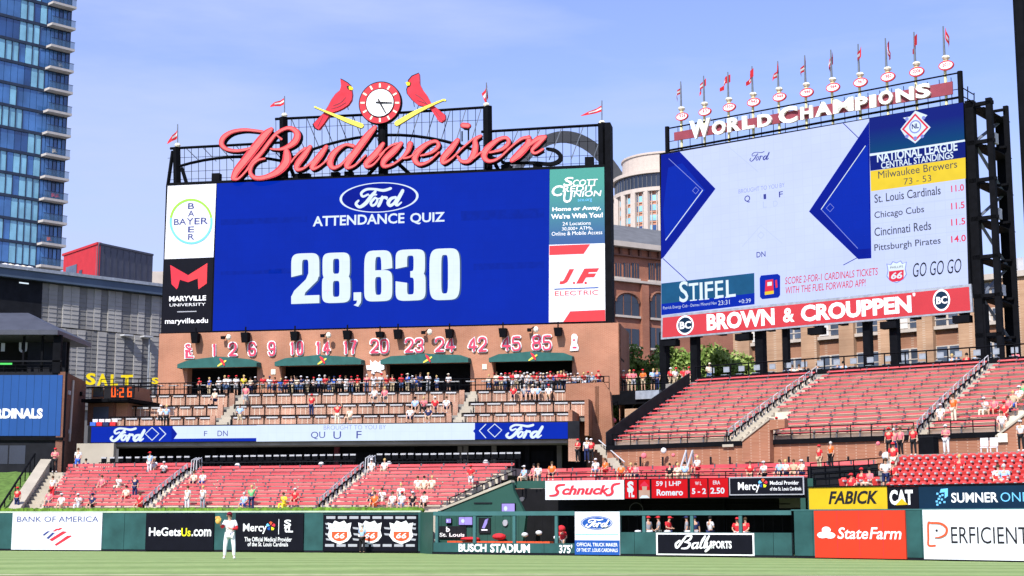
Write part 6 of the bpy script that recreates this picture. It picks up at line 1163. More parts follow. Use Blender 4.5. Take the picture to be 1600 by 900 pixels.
# ================================================================ right lower red seats
G = OWR; NS = 6
def row_s(i): return .9 + i * .76, 3.05 + i * .30
cs = MB()
for i in range(NS): b, z = row_s(i); cs.box(G, G.s_at(1266, b, z) if i < 1 else G.s_at(1290 + 17 * i, b, z), G.s_at(1760, b, z), b, b + .73, z - 1, z)
b, z = row_s(NS); zw = 5.42; z = zw; cs.box(G, G.s_at(1385, b, z), G.s_at(1900, b, z), b, b + 9.5, z - 1, z - .02)
cs.build('lower_bowl_steps', 'concrete_dark', kind='structure', label='concrete steps and walkway of the right lower seat block')
def seat_proto():
    o = thing('stadium_seat', 'x', 'seat', (0, 0, 0), 'red folding seats in the right lower block'); mb = MB()
    prof = [(-.21, .18), (-.2, .74), (-.15, .82), (.15, .82), (.2, .74), (.21, .18)]
    a = [Vector((x, .12 + .12 * (z - .2) - (.04 if abs(x) > .18 else 0), z)) for x, z in prof]; c = [p + Vector((0, .04, 0)) for p in a]; n = len(prof)
    mb.add(a + c, [tuple(range(n)), tuple(range(2 * n - 1, n - 1, -1))] + [(k, n + k, n + (k + 1) % n, (k + 1) % n) for k in range(n)]); mb.build('backrest', 'seat_red_bright', o)
    MB().add([Vector(p) for p in ((-.2, -.02, .74), (.2, -.02, .74), (.2, .1, .36), (-.2, .1, .36), (-.2, -.06, .72), (.2, -.06, .72), (.2, .04, .34), (-.2, .04, .34))], [(0, 3, 2, 1), (4, 5, 6, 7), (0, 1, 5, 4), (1, 2, 6, 5), (2, 3, 7, 6), (3, 0, 4, 7)]).build('seat_pan', 'seat_red_bright', o)
    MB().wbox(.215, .245, -.12, .2, 0, .62).build('standard', 'seat_red_c', o); MB().wbox(.175, .29, -.2, .1, .6, .69).build('armrest_glint', 'rail_white', o); o.scale = (.84, 1, 1)  # armrest whitened and enlarged to paint the glints between seats
    return o
sp = seat_proto(); first = True; ang = atan2(G.d.y, G.d.x)
for i in range(NS):
    b, z = row_s(i); s0 = G.s_at(1384 + 4 * i, b, z); k = 0
    while G.s_at(1612, b, z) > s0 + k * .435:
        p = G.P(s0 + k * .435, b + .45, z); lab = f'red folding seat in row {nth(i + 1)} above the fascia signs, {nth(k + 1)} from the left'; lab = lab.replace('row ' + nth(i + 1), 'the ' + nth(i + 1) + ' row')
        if first: sp.location = p; sp.rotation_euler.z = ang; sp['label'] = lab; first = False
        else: copy_thing(sp, p, ang, lab)
        k += 1
for k in range(5):
    b, z = row_s(1); s = G.s_at(1310 + 13 * k, b, z); copy_thing(sp, G.P(s, b + .4, z), ang, f'red seat left of the aisle above the yellow sign, {nth(k + 1)} from the left')
o = rail('bowl_left_railing', G, G.s_at(1266, 2, 4), G.s_at(1395, 2.5, 4), 2.4, 3.45, .95, 'black railing left of the red folding seats above the yellow sign', step=.8, bars=3, z1=3.6)
o = rail('bowl_left_railing', G, G.s_at(1258, 4, 4), G.s_at(1380, 4.5, 4), 4.6, 4.1, .95, 'second black railing standing higher behind the first above the yellow sign', step=.8, bars=3, z1=4.3)
MB().box(G, G.s_at(1262, 4.8, 4), G.s_at(1372, 4.8, 4), 4.8, 4.86, 2.6, 4.9).build('mesh_screen', 'dark_panel', label='dark mesh screen behind the railings above the yellow sign', cat='screen')
for k, (x, y, lab) in enumerate(((1459, 700, 'white folding chair standing at an angle on the upper walkway'), (1538, 697, 'white folded chair, first of a leaning pair by the notice'), (1553, 697, 'white folded chair, second of a leaning pair by the notice'))):
    b = 8.6; s, z = G.sz(x, y, b); z = zw; o = thing('white_chair', lab, 'chair', G.P(s, b, z), 'white plastic chairs on the walkway')
    MB().box(G, s - .22, s + .22, b, b + .05, z + .45, z + .9).build('backrest', 'cloth_white', o); MB().box(G, s - .22, s + .22, b - (.4 if k == 0 else .08), b, z + .36, z + .42).build('seat', 'cloth_white', o)
    for q in (-.2, .16): MB().box(G, s + q, s + q + .05, b - .05, b, z, z + .4).build('leg', 'cloth_white', o)
o = thing('black_bin', 'square black bin beside the top of the red folding seats', 'bin', G.P(G.sz(1450, 705, 7)[0], 7, zw)); s = G.s_at(1450, 7, zw); MB().box(G, s - .55, s + .35, 7, 7.6, zw, zw + .95).build('body', 'black_steel', o); MB().box(G, s - .57, s + .37, 6.98, 7.62, zw + .95, zw + 1.02).build('lid', 'dark_panel', o)
s, z = f.sz(1567, 684, BF - 1.0); o = MB().box(f, s - .28, s + .28, BF - 1.05, BF - 1.0, z - .25, z + .25).build('wall_notice', 'cream', label='white square notice on the brick wall right of the white chairs', cat='notice')
# foul mast at the right edge of the picture
p = at(1600, 300, 60); mb = MB(); x = at(1603, 300, 60).x
mb.tube((x + .15, 60, 0), (x + .15, 60, 42), .28, 12); mb.build('foul_mast', 'black_steel', label='tall dark mast at the right edge of the view', cat='mast')

# ================================================================ glass tower
TW = Frame((0, 400, 215), (110, 400, 223)); f = TW; o = thing('glass_tower', 'tall blue glass residential tower with pale corner balconies', 'building', f.P(0, 0, -.4)); tw = o
sl = f.sz(-70, 300)[0]; sr = f.sz(104, 200)[0]; H1 = 105
pitch = (f.sz(0, 21)[1] - f.sz(0, 195.6)[1]) / 5; z00 = f.sz(0, 21)[1]
MB().box(f, sl, sr, .35, 14, -.4, H1).build('core', 'tower_frame', o)
nf = [z00 + pitch * k for k in range(-12, 3)]
rs = random.Random(11); sbal = f.sz(66, 200)[0]
cols = [sl]; 
while cols[-1] < sbal - .3: cols.append(cols[-1] + (sbal - sl) / 12)
for k, z in enumerate(nf):
    MB().box(f, sl, sr + .02, -.06, .3, z - .32, z + .1).build('floor_band', 'tower_frame', o)
    run = rs.randint(5, 8)
    for i in range(len(cols) - 1):
        a, c = cols[i], cols[i + 1]; lo_ = i >= run and i < len(cols) - 1; m = 'glass_pale' if (lo_ and rs.random() < .75) else ('glass_blue' if rs.random() < .75 else 'glass_deep')
        if k in (7, 8) and i > 8: m = 'glass_blue'
        g_ = .05 if m == 'glass_pale' else .03; e = rs.uniform(0, .05)
        MB().box(f, a + g_, c - g_, .08 + e, .3, z + .12, z + pitch - .34).build('window_pane', m, o)
        if m == 'glass_pale': MB().box(f, c - g_ - .02, c + g_ + .02, .02, .3, z + .12, z + pitch - .34).build('mullion', 'tower_frame', o)
    for i in range(6):
        a = sbal + (sr - sbal) * i / 6; c = sbal + (sr - sbal) * (i + 1) / 6
        MB().box(f, a + .04, c - .05, .06, .3, z + .12, z + pitch - .34).build('window_pane', 'glass_deep' if (i in (3, 5)) else 'glass_blue', o)
        if i > 1: MB().box(f, c - .08, c + .02, -.02, .3, z + .1, z + pitch - .3).build('mullion', 'tower_frame', o)
    s0, s1 = f.sz(66, 200)[0], sr - .05
    bal = MB().box(f, s0, s1, -1.5, .1, z - .18, z + .16).build('balcony', 'slab_pale', o)
    MB().box(f, s0 + .05, s1 - .05, -1.46, -1.42, z + .18, z + 1.15).build('glass_guard', mat('guard_glass', (.05, .12, .2), .1, .1, alpha=.35, spec=.9) if 'guard_glass' not in M else 'guard_glass', bal)
    MB().box(f, s0, s1, -1.5, -1.4, z + 1.15, z + 1.2).build('guard_rail', 'tower_frame', bal)
for k, (zi, px, m) in enumerate(((4, 84, 'cloth_red'), (4, 90, 'cloth_red'), (6, 82, 'cloth_cream'), (10, 86, 'cloth_grey'), (2, 80, 'cloth_orange'))):
    z = nf[zi] + .17; s = f.sz(px, 200)[0]; q = thing('balcony_chair', ['red chair on a tower balcony, left of its pair', 'red chair on a tower balcony, right of its pair', 'cream chair on a middle tower balcony', 'grey chair on an upper tower balcony', 'orange chair on a low tower balcony'][k], 'chair', f.P(s, -1, z), 'chairs on tower balconies')
    MB().box(f, s - .25, s + .25, -1.2, -.7, z + .38, z + .46).build('seat', m, q); MB().box(f, s - .25, s + .25, -.75, -.68, z + .46, z + .95).build('backrest', m, q); MB().box(f, s - .05, s + .05, -1, -.9, z, z + .38).build('leg', 'black_steel', q)

# ================================================================ grey clad building
GB = Frame((0, 430, 140), (252, 450, 152)); f = GB; o = thing('grey_building', 'wide grey building with patterned louver panels and sloping blue grey roof edge', 'building', f.P(0, 0, -.4)); gb = o
zr = f.sz(70, 424)[1]; zf_ = f.sz(70, 441)[1]; sl = f.sz(-60, 500)[0]; sr = f.sz(300, 500)[0]
MB().box(f, sl, sr, .3, 22, -.4, zf_).build('wall', 'louver_dark', o)
MB().box(f, sl, sr, -.7, 23, zf_, zr).build('roof_fascia', 'fascia_blue', o); MB().box(f, sl, sr, -.9, -.6, zr - .25, zr + .05).build('roof_edge', 'galv', o)
MB().box(f, sl, f.sz(64, 500)[0], .0, .3, f.sz(30, 640)[1], zf_).build('dark_recess', 'dark_panel', o); rect(f, 30, 440.5, 45, 442.5, -.1, 'led_glyph', o, 'lit_window')
def louv(a, c, z0, z1, m):
    s0, s1 = f.sz(a, 500)[0], f.sz(c, 500)[0]; off = {'louver_light': -.02, 'louver_mid': .03, 'louver_dark': .07}[m]
    p = MB().box(f, s0, s1 - .03, off, .3, z0, z1).build('louver_panel', m, o); mb = MB(); n = int((z1 - z0) / .42)
    for k in range(1, n): mb.box(f, s0 + .05, s1 - .08, off - .04, off + .02, z0 + k * .42, z0 + k * .42 + .05 + .03 * (k % 3))
    mb.build('louver_slats', m, p, kind='stuff')
zs = f.sz(120, 515)[1]
for a, c, m in ((64, 75, 'dark'), (75, 89, 'light'), (89, 97, 'dark'), (97, 123, 'light'), (123, 135, 'dark'), (135, 157, 'light'), (157, 168, 'dark'), (168, 190, 'light'), (190, 204, 'dark'), (204, 226, 'light'), (226, 236, 'dark'), (236, 262, 'light')):
    n = max(1, round((c - a) / 11))
    for k in range(n): louv(a + (c - a) * k / n, a + (c - a) * (k + 1) / n, zs + .12, zf_ - .1, 'louver_' + ('mid' if (m == 'light' and rs.random() < .25) else m))
zl0 = f.sz(120, 640)[1]
for a, c, m in ((64, 95, 'dark'), (95, 104, 'light'), (104, 122, 'mid'), (122, 135, 'light'), (135, 154, 'dark'), (154, 168, 'light'), (168, 182, 'dark'), (182, 196, 'light'), (196, 211, 'dark'), (211, 224, 'light'), (224, 237, 'dark'), (237, 262, 'light')):
    n = max(1, round((c - a) / 11))
    for k in range(n): louv(a + (c - a) * k / n, a + (c - a) * (k + 1) / n, zl0, zs, 'louver_' + m)
for x, y in ((199, 524), (230, 526)): s, z = f.sz(x, y, -.5); q = thing('wall_light', f'pale flat light fitting on the grey building, {"left" if x < 210 else "right"} one of two', 'lamp', f.P(s, -.5, z)); MB().box(f, s - .5, s + .5, -.8, 0, z - .08, z + .08).build('head', 'rail_white', q)
s, z = f.sz(233, 525, -.4); MB().tube(f.P(s, -.5, f.sz(233, 620, -.5)[1]), f.P(s, -.5, z), .1, 6).build('light_pole', 'galv', label='thin pale pole before the grey building', cat='pole')
s, z = f.sz(28, 408, 1)
for k, x in enumerate((8, 16, 27, 36, 46)): s, z = f.sz(x, 412, 1.5); q = thing('roof_item', f'small pale bundle on the grey roof, {nth(k + 1)} from the left', 'roof equipment', f.P(s, 1.5, zr), 'bundles on the grey roof'); MB().ball(f.P(s, 1.5, zr + .25), .5, .4, .35, 7, 4).build('cover', 'cloth_cream' if k % 2 else 'cloth_white', q)
# red box
c = at(153, 400, 158); l = at(100, 410, 165); r_ = at(238, 410, 165); zt_ = at(153, 382, 158).z; zb_ = zr
o = thing('red_box_building', 'red and dark grey box building rising behind the grey roof', 'building', (c.x, c.y, -.4))
bk = Vector((l.x + r_.x - c.x, l.y + r_.y - c.y, 0))
def vface(p, q, z0, z1, m, nm, inset=0., th=.3):
    d = Vector((q.x - p.x, q.y - p.y, 0)).normalized(); n = Vector((-d.y, d.x, 0)); n = n if n.y > 0 else -n; inset -= .06; a = Vector((p.x, p.y, 0)) + n * inset; e = Vector((q.x, q.y, 0)) + n * inset
    return MB().hexa([a + UP * z0, e + UP * z0, e + n * th + UP * z0, a + n * th + UP * z0, a + UP * z1, e + UP * z1, e + n * th + UP * z1, a + n * th + UP * z1]).build(nm, m, o)
vface(l, c, 10, zt_, 'box_red', 'red_face'); vface(c, r_, 10, zt_, 'box_grey', 'grey_face')
MB().hexa([Vector((p.x, p.y, 10)) for p in (l, c, r_, bk)] + [Vector((p.x, p.y, zt_ - .1)) for p in (l, c, r_, bk)]).build('core', 'box_grey', o)
def lp(t): return l.lerp(c, t)
vface(lp(.1), lp(.42), zr - 3, zt_ - 1.4, 'window_grey', 'window', -.06, .05); vface(lp(.22), lp(.36), zr + .2, zt_ - 2.4, 'blind_white', 'window_reflection', -.1, .04); vface(lp(.5), lp(.58), zr - 3, zt_ - 2.2, 'glass_dark', 'window', -.06, .05)
vface(lp(-.03), c, zt_, zt_ + .25, 'box_red', 'roof_trim', -.1, .5); vface(c, r_, zt_, zt_ + .2, 'box_grey', 'roof_trim', -.1, .5)
for k in range(1, 9): p = c.lerp(r_, k / 9); MB().box(TW, 0, 0.01, 0, .01, 0, .01) ; vface(c.lerp(r_, k / 9 - .004), c.lerp(r_, k / 9 + .004), zr - 2, zt_ - .1, 'roof_metal', 'panel_joint', -.03, .05)
x0 = at(236, 430, 175); x1 = at(275, 430, 175); z1_ = at(250, 424, 175).z; MB().hexa([Vector((x0.x, 175, 10)), Vector((x1.x, 175, 10)), Vector((x1.x, 185, 10)), Vector((x0.x, 185, 10)), Vector((x0.x, 175, z1_)), Vector((x1.x, 175, z1_)), Vector((x1.x, 185, z1_)), Vector((x0.x, 185, z1_))]).build('pale_building', 'stone_pale', label='small pale rooftop block between the red box and the main board', cat='building')

# ================================================================ blue board building and pavilion
BB = Frame((0, 630, 115), (97, 632, 115)); f = BB; o = thing('corner_building', 'dark building carrying a blue painted team sign at the left edge', 'building', f.P(0, 0, 0)); cb = o
sl = f.sz(-90, 600)[0]; sr = f.sz(100, 632)[0]; zt_, zb_ = f.sz(60, 583)[1], f.sz(60, 683)[1]
MB().box(f, sl, sr, 0, .6, zb_, zt_ + .1).build('sign_backing', 'dark_panel', o)
rect(f, -80, 586, 98, 681, -.06, 'board_blue', o, 'blue_panel', back=0)
for x in range(6, 98, 12): rect(f, x, 586, x + .4, 681, -.065, 'sumner_blue', o, 'panel_joint')
text(f, 'CARDINALS', -33, 638, 67, 654, -.08, 'print_white', o, .05)
MB().box(f, sl, sr + .0, -.12, .2, zb_ - .25, zb_ - .02).build('sign_ledge', 'black_steel', o)
MB().box(f, sl, sr, .05, .6, 3.5, zb_ - .25).build('base_wall', 'dark_panel', o); rect(f, -40, 696, 13, 725, .03, 'glass_dark', o, 'window'); rect(f, 15, 696, 40, 725, .03, 'glass_dark', o, 'window')
d2 = at(133, 640, 123.5); e0 = f.P(sr, .0, 0); e1 = Vector((d2.x, d2.y, 0))
n2 = Vector((-(e1 - e0).y, (e1 - e0).x, 0)).normalized() * .5
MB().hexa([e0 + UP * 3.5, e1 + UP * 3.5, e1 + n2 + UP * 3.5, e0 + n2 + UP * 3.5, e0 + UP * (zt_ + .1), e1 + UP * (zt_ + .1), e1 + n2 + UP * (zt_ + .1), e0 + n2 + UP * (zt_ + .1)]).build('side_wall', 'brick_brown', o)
pa, pb = e0.lerp(e1, .28), e0.lerp(e1, .34); MB().tube(Vector((pa.x + .1, pa.y - .12, zb_ - .2)), Vector((pb.x + .1, pb.y - .12, zt_ - .3)), .09, 6).build('drain_pipe', 'stone_pale', o)
for t, z in ((.2, zt_ - 1.5), (.75, zt_ - 1.2), (.3, zb_ + .4), (.6, zb_ - 1.2)): p = e0.lerp(e1, t); MB().wbox(p.x - .1, p.x + .15, p.y - .4, p.y, z, z + .3).build('wall_fitting', 'rail_white' if t in (.2, .3) else 'black_steel', o)
# second white lines: pavilion
o = thing('roof_pavilion', 'dark open pavilion with grey hip roof on top of the blue sign building', 'pavilion', f.P(0, 1, zt_))
ze = f.sz(50, 517)[1]; zr_ = f.sz(10, 487)[1]; xs0, xs1, xs2 = f.sz(-120, 517)[0], f.sz(94, 517)[0], f.sz(20, 487)[0]; zR = at(20, 487, 118).z
v = [f.P(xs0, -.6, ze), f.P(xs1, -.6, ze), f.P(xs1 + .2, 8, ze), f.P(xs0, 8, ze), f.P(xs0, 3.7, zR), f.P(xs2, 3.7, zR)]
mb = MB(); mb.add(v, [(0, 1, 5, 4), (1, 2, 5), (2, 3, 4, 5)]); mb.add([p - UP * .35 for p in v[:4]] , [(0, 1, 2, 3)]); mb.add([v[0], v[1], v[1] - UP * .35, v[0] - UP * .35], [(0, 1, 2, 3)]); mb.add([v[1], v[2], v[2] - UP * .35, v[1] - UP * .35], [(0, 1, 2, 3)]); mb.build('roof', 'roof_metal', o)
MB().box(f, xs0, xs1 - .6, 4.5, 4.8, zt_, ze - .3).build('back_wall', 'dark_inside', o); MB().box(f, f.sz(95, 560)[0] - .6, f.sz(95, 560)[0], -.1, .3, zt_, ze - .3).build('post', 'black_steel', o)
for x in (35, 64): MB().box(f, f.sz(x, 560, .5)[0], f.sz(x, 560, .5)[0] + .16, .4, .56, zt_, ze - .3).build('post', 'black_steel', o)
MB().box(f, f.sz(34, 560)[0], f.sz(94, 560)[0], 1.4, 1.6, zt_, ze - .7).build('glazed_side', 'dark_panel', o)
MB().box(f, xs0, f.sz(96, 570)[0], -.1, .1, zt_ + .85, zt_ + .95).build('counter', 'dark_panel', o); rect(f, 0, 567, 19, 570.5, 1.2, 'led_green', o, 'green_sign'); text(f, 'U', 30, 535, 43, 551, 1.3, 'print_grey', o, .05); rect(f, 2, 536, 8, 549, 1.3, 'print_grey', o)
for x, y, m in ((24, 519, 'bulb'), (49, 519, 'mesh_grey')): s, z = f.sz(x, y, .8); MB().ball(f.P(s, .8, z), .3, .3, .15, 8, 4).build('ceiling_lamp', m, o)
rail('pavilion_railing', f, f.sz(-30, 575)[0], f.sz(97, 575)[0], -.05, zt_ + .1, .5, 'dark railing along the top of the blue sign', step=.8, bars=2)

# SALT letters and digital clock, left end of the terraces
f = Frame((134, 590, 121), (250, 590, 119.5)); o = thing('letter_sign', 'yellow capital letters on a dark frame above the digital clock', 'sign', f.P(0, 0, f.sz(135, 604)[1]))
for ch, a, c, y in (('S', 134.5, 149, 583), ('A', 152, 168, 584), ('L', 173, 184, 585), ('T', 189, 207, 586)): text(f, ch, a, y, c, y + 18.5, -.05, 'led_marq', o, .03, thick=.1, name='letter')
text(f, 'S', 237, 590, 247, 600, -.05, 'led_marq', o, .03, thick=.1, name='letter'); MB().box(f, f.sz(134, 600)[0], f.sz(248, 600)[0], .1, .2, f.sz(150, 606)[1], f.sz(150, 605)[1] + .05).build('support_rail', 'black_steel', o)
o = thing('digital_clock', 'orange digital countdown display on black panel under the yellow letters', 'clock', f.P(f.sz(163, 622)[0], 0, f.sz(163, 622)[1])); rect(f, 163, 602.5, 209, 623, -.2, 'print_black', o, 'panel', back=0)
SEG = {'0': 'abcdef', '2': 'abged', '6': 'acdefg'}
def seg(ch, x, y, w_, h):
    for q in SEG[ch]:
        r = {'a': (0, 0, w_, 2), 'g': (0, h / 2 - 1, w_, h / 2 + 1), 'd': (0, h - 2, w_, h), 'f': (0, 0, 2, h / 2), 'b': (w_ - 2, 0, w_, h / 2), 'e': (0, h / 2, 2, h), 'c': (w_ - 2, h / 2, w_, h)}[q]; rect(f, x + r[0], y + r[1], x + r[2], y + r[3], -.22 - .003 * 'abcdefg'.index(q), 'led_orange', o, 'digit_segment')
seg('0', 174, 604.5, 7, 16); seg('2', 186.5, 605, 7, 16); seg('6', 199, 604.5, 7, 16); rect(f, 183, 609, 184.5, 611, -.22, 'led_orange', o); rect(f, 183, 615, 184.5, 617, -.22, 'led_orange', o)
o = thing('terrace_corner_room', 'small brick room with pale windows left of the digital clock', 'building', f.P(0, 1, 9)); MB().box(f, f.sz(132, 640)[0], f.sz(190, 640)[0], 1, 5, 8, f.sz(140, 604, 1)[1]).build('wall', 'brick_orange', o)
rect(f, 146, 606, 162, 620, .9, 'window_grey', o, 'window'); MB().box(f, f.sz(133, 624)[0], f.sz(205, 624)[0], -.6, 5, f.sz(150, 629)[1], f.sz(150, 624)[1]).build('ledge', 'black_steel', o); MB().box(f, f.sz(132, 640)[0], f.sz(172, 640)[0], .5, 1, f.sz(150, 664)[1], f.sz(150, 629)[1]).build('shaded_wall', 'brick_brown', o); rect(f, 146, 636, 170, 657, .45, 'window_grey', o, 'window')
rail('corner_railing', f, f.sz(172, 610)[0], f.sz(250, 610)[0], -1.5, f.sz(200, 612, -1.5)[1], 1.0, 'black railing at the left end of the upper terrace', step=.9, bars=3)
for k, (x, m) in enumerate(((145, 'cloth_blue'), (155, 'cloth_red'), (165, 'cloth_navy'), (176, 'cloth_red'))):
    s = RBF.sz(x, 660, .4)[0]; q = thing('folded_seat_cover', f'small colourful covered seat above the left end of the ribbon board, {nth(k + 1)} from the left', 'seat', RBF.P(s, .5, zT[0]), 'covered seats above the ribbon board'); MB().box(RBF, s - .22, s + .22, .4, .8, zT[0] - .05, zT[0] + .35).build('seat', m, q); MB().box(RBF, s - .2, s + .2, .8, .9, zT[0] + .35, zT[0] + .6).build('backrest', 'cloth_white', q)

# grass berm and ramp wall at the left edge
p = [at(-120, 799, 102.4), at(14, 800, 101.9), at(52, 738, 113.5), at(-140, 736, 114.5)]
mb = MB(); n = 14
for j in range(n + 1):
    for i in range(n + 1):
        a = p[0].lerp(p[1], i / n); c = p[3].lerp(p[2], i / n); q = a.lerp(c, j / n); mb.v.append(q + UP * (.05 * sin(i * 2.1 + j)))
mb.f = [(j * (n + 1) + i, j * (n + 1) + i + 1, (j + 1) * (n + 1) + i + 1, (j + 1) * (n + 1) + i) for j in range(n) for i in range(n)]
mb.build('grass_berm', 'berm_grass', kind='structure', label='green grass slope at the left edge beyond the outfield wall', smooth=True)
o = thing('ramp_wall', 'pale topped parapet wall climbing between the grass slope and the left bleachers', 'wall', at(12, 800, 101.6))
a, c = at(12, 802, 101.6), at(66, 720, 114.5); d_ = Vector((c.x - a.x, c.y - a.y, 0)).normalized(); w_ = Vector((d_.y, -d_.x, 0)) * .55
MB().hexa([a - UP * 3, c - UP * 5, c + w_ - UP * 5, a + w_ - UP * 3, a, c, c + w_, a + w_]).build('wall_face', 'concrete', o)
a2_, c2_ = a + UP * .004, c + UP * .004; MB().hexa([a2_ - w_ * .2, c2_ - w_ * .2, c2_ + w_ * 1.2, a2_ + w_ * 1.2, a2_ - w_ * .2 + UP * .12, c2_ - w_ * .2 + UP * .12, c2_ + w_ * 1.2 + UP * .12, a2_ + w_ * 1.2 + UP * .12]).build('coping', 'concrete_pale', o)
MB().path([a - w_ * 1.0 + UP * .3, c - w_ * 1.0 + UP * .5], .08, 5).build('dark_rail', 'black_steel', o)
for k in range(8): q = a.lerp(c, k / 7) - w_; MB().tube(q - UP * .8, q + UP * (.3 + .2 * k / 7), .04, 4).build('rail_post', 'black_steel', o)
o = thing('edge_stair', 'beige stair beside the parapet wall at the left end of the bleachers', 'stairs', BL.P(BL.s_at(50, 0, 2.6), 0, 2.5))
for i in range(NR_L + 1):
    b, z = row_l(i); x0 = 32 + 45 * i / NR_L; x1 = 58 + 40 * i / NR_L; MB().box(BL, BL.s_at(x0, b, z), BL.s_at(x1, b, z), b, b + TR_L, z - RI_L - .4, z - .02).build('step', 'concrete_pale', o)

# ================================================================ people
def skin(joints, edges, sub=1):
    "one continuous surface grown over a skeleton: joints = name: (x, y, z, r)"
    names = list(joints); me = bpy.data.meshes.new('s'); me.from_pydata([joints[k][:3] for k in names], [(names.index(a), names.index(b)) for a, b in edges], []); ob = bpy.data.objects.new('s', me); C.objects.link(ob)
    ob.modifiers.new('k', 'SKIN')
    for i, k in enumerate(names):
        r = joints[k][3]; sv_ = me.skin_vertices[0].data[i]; sv_.radius = r if isinstance(r, tuple) else (r, r); sv_.use_root = (i == 0)
    m2 = ob.modifiers.new('u', 'SUBSURF'); m2.levels = sub; m2.render_levels = sub
    dg = bpy.context.evaluated_depsgraph_get(); out = bpy.data.meshes.new_from_object(ob.evaluated_get(dg)); bpy.data.objects.remove(ob)
    out.polygons.foreach_set('use_smooth', [True] * len(out.polygons)); return out
def bodyset(J, fingers=False, sub=1, long_sleeve=False, shorts=False):
    "J: joint positions; returns meshes of the body and its clothes"
    R = dict(P=(.15, .11), C=(.165, .115), N=.055, H1=.07, H2=(.085, .1), H3=.06, LS=.06, RS=.06, LE=.042, RE=.042, LH=.03, RH=.03, LF=.033, RF=.033, LP=.085, RP=.085, LK=.058, RK=.058, LA=.042, RA=.042, LT=.035, RT=.035)
    j = {k: (*J[k], R[k]) for k in J}
    E = [('P', 'C'), ('C', 'N'), ('N', 'H1'), ('H1', 'H2'), ('H2', 'H3')] + [(a + p, b + q) if 0 else (x + a, x + b) for x in 'LR' for a, b in (('S', 'E'), ('E', 'H'), ('H', 'F'), ('P', 'K'), ('K', 'A'), ('A', 'T'))] + [('C', 'LS'), ('C', 'RS'), ('P', 'LP'), ('P', 'RP')]
    jj = dict(j)
    if fingers:
        for s in 'LR':
            h = Vector(J[s + 'F']); d = (h - Vector(J[s + 'H'])).normalized(); sd_ = d.cross(Vector((0, 1, .2))).normalized()
            for n, (o_, l) in enumerate(((-.03, .06), (-.01, .075), (.01, .07), (.03, .055))):
                a = h + sd_ * o_ + d * .02; jj[f'{s}f{n}a'] = (*a, .011); jj[f'{s}f{n}b'] = (*(a + d * l + Vector((0, -.015, -.01))), .009); E += [(s + 'F', f'{s}f{n}a'), (f'{s}f{n}a', f'{s}f{n}b')]
            t = h + sd_ * -.045 - d * .02; jj[f'{s}ta'] = (*t, .012); jj[f'{s}tb'] = (*(t + d * .045 - sd_ * .012), .01); E += [(s + 'F', f'{s}ta'), (f'{s}ta', f'{s}tb')]
    out = {'body': skin(jj, E, sub)}
    k = 1.0
    sh = {'P': (*Vector(J['P']).lerp(Vector(J['C']), -.05), (.175, .135)), 'M': (*Vector(J['P']).lerp(Vector(J['C']), .5), (.165, .13)), 'C': (*J['C'], (.19, .14)), 'N': (*Vector(J['C']).lerp(Vector(J['N']), .75), .075)}
    e = [('P', 'M'), ('M', 'C'), ('C', 'N')]
    for s in 'LR':
        sh[s + 'S'] = (*J[s + 'S'], .08); t = 1.0 if long_sleeve else .75; sh[s + 'E'] = (*Vector(J[s + 'S']).lerp(Vector(J[s + 'E']), t), .066); e += [('C', s + 'S'), (s + 'S', s + 'E')]
        if long_sleeve: sh[s + 'H'] = (*Vector(J[s + 'E']).lerp(Vector(J[s + 'H']), .8), .048); e.append((s + 'E', s + 'H'))
    out['shirt'] = skin(sh, e, sub)
    tr = {'P': (*J['P'], (.165, .13))}; e = []
    for s in 'LR':
        tr[s + 'P'] = (*J[s + 'P'], .108); tr[s + 'K'] = (*J[s + 'K'], .078); e += [('P', s + 'P'), (s + 'P', s + 'K')]
        if not shorts: tr[s + 'A'] = (*J[s + 'A'], .06); e.append((s + 'K', s + 'A'))
    out['trousers'] = skin(tr, e, sub)
    H = Vector(J['H2'])
    mb = MB(); mb.ball(H + Vector((0, .018, .035)), .098, .112, .115, 10, 7); out['hair'] = m_(mb)
    mb = MB(); mb.ball(H + Vector((0, .005, .06)), .108, .122, .085, 10, 6); v0 = len(mb.v); mb.add([H + Vector(q) for q in ((-.075, -.1, .055), (.075, -.1, .055), (.06, -.2, .04), (-.06, -.2, .04), (-.075, -.1, .07), (.075, -.1, .07), (.06, -.2, .052), (-.06, -.2, .052))], [(0, 3, 2, 1), (4, 5, 6, 7), (0, 1, 5, 4), (1, 2, 6, 5), (2, 3, 7, 6), (3, 0, 4, 7)]); out['cap'] = m_(mb)
    mb = MB()
    for s in 'LR':
        a, t = Vector(J[s + 'A']), Vector(J[s + 'T']); mb.ball((a + t) / 2 - Vector((0, 0, .02)), .055, .14, .055, 7, 4)
    out['shoe'] = m_(mb)
    return out
def m_(mb):
    me = bpy.data.meshes.new('m'); me.from_pydata([tuple(v) for v in mb.v], [], mb.f); me.polygons.foreach_set('use_smooth', [True] * len(me.polygons)); me.update(); return me
def pose(**k):
    J = dict(P=(0, 0, .95), C=(0, .01, 1.32), N=(0, .01, 1.48), H1=(0, 0, 1.56), H2=(0, -.015, 1.64), H3=(0, -.01, 1.72), LS=(-.19, .01, 1.4), RS=(.19, .01, 1.4), LE=(-.25, .03, 1.12), RE=(.25, .03, 1.12), LH=(-.25, -.06, .88), RH=(.25, -.06, .88), LF=(-.24, -.09, .8), RF=(.24, -.09, .8),
             LP=(-.1, 0, .9), RP=(.1, 0, .9), LK=(-.12, -.02, .5), RK=(.12, -.02, .5), LA=(-.13, .02, .09), RA=(.13, .02, .09), LT=(-.14, -.13, .04), RT=(.14, -.13, .04))
    J.update(k); return J
def shift(J, keys, d): 
    for k in keys: J[k] = tuple(Vector(J[k]) + Vector(d))
    return J
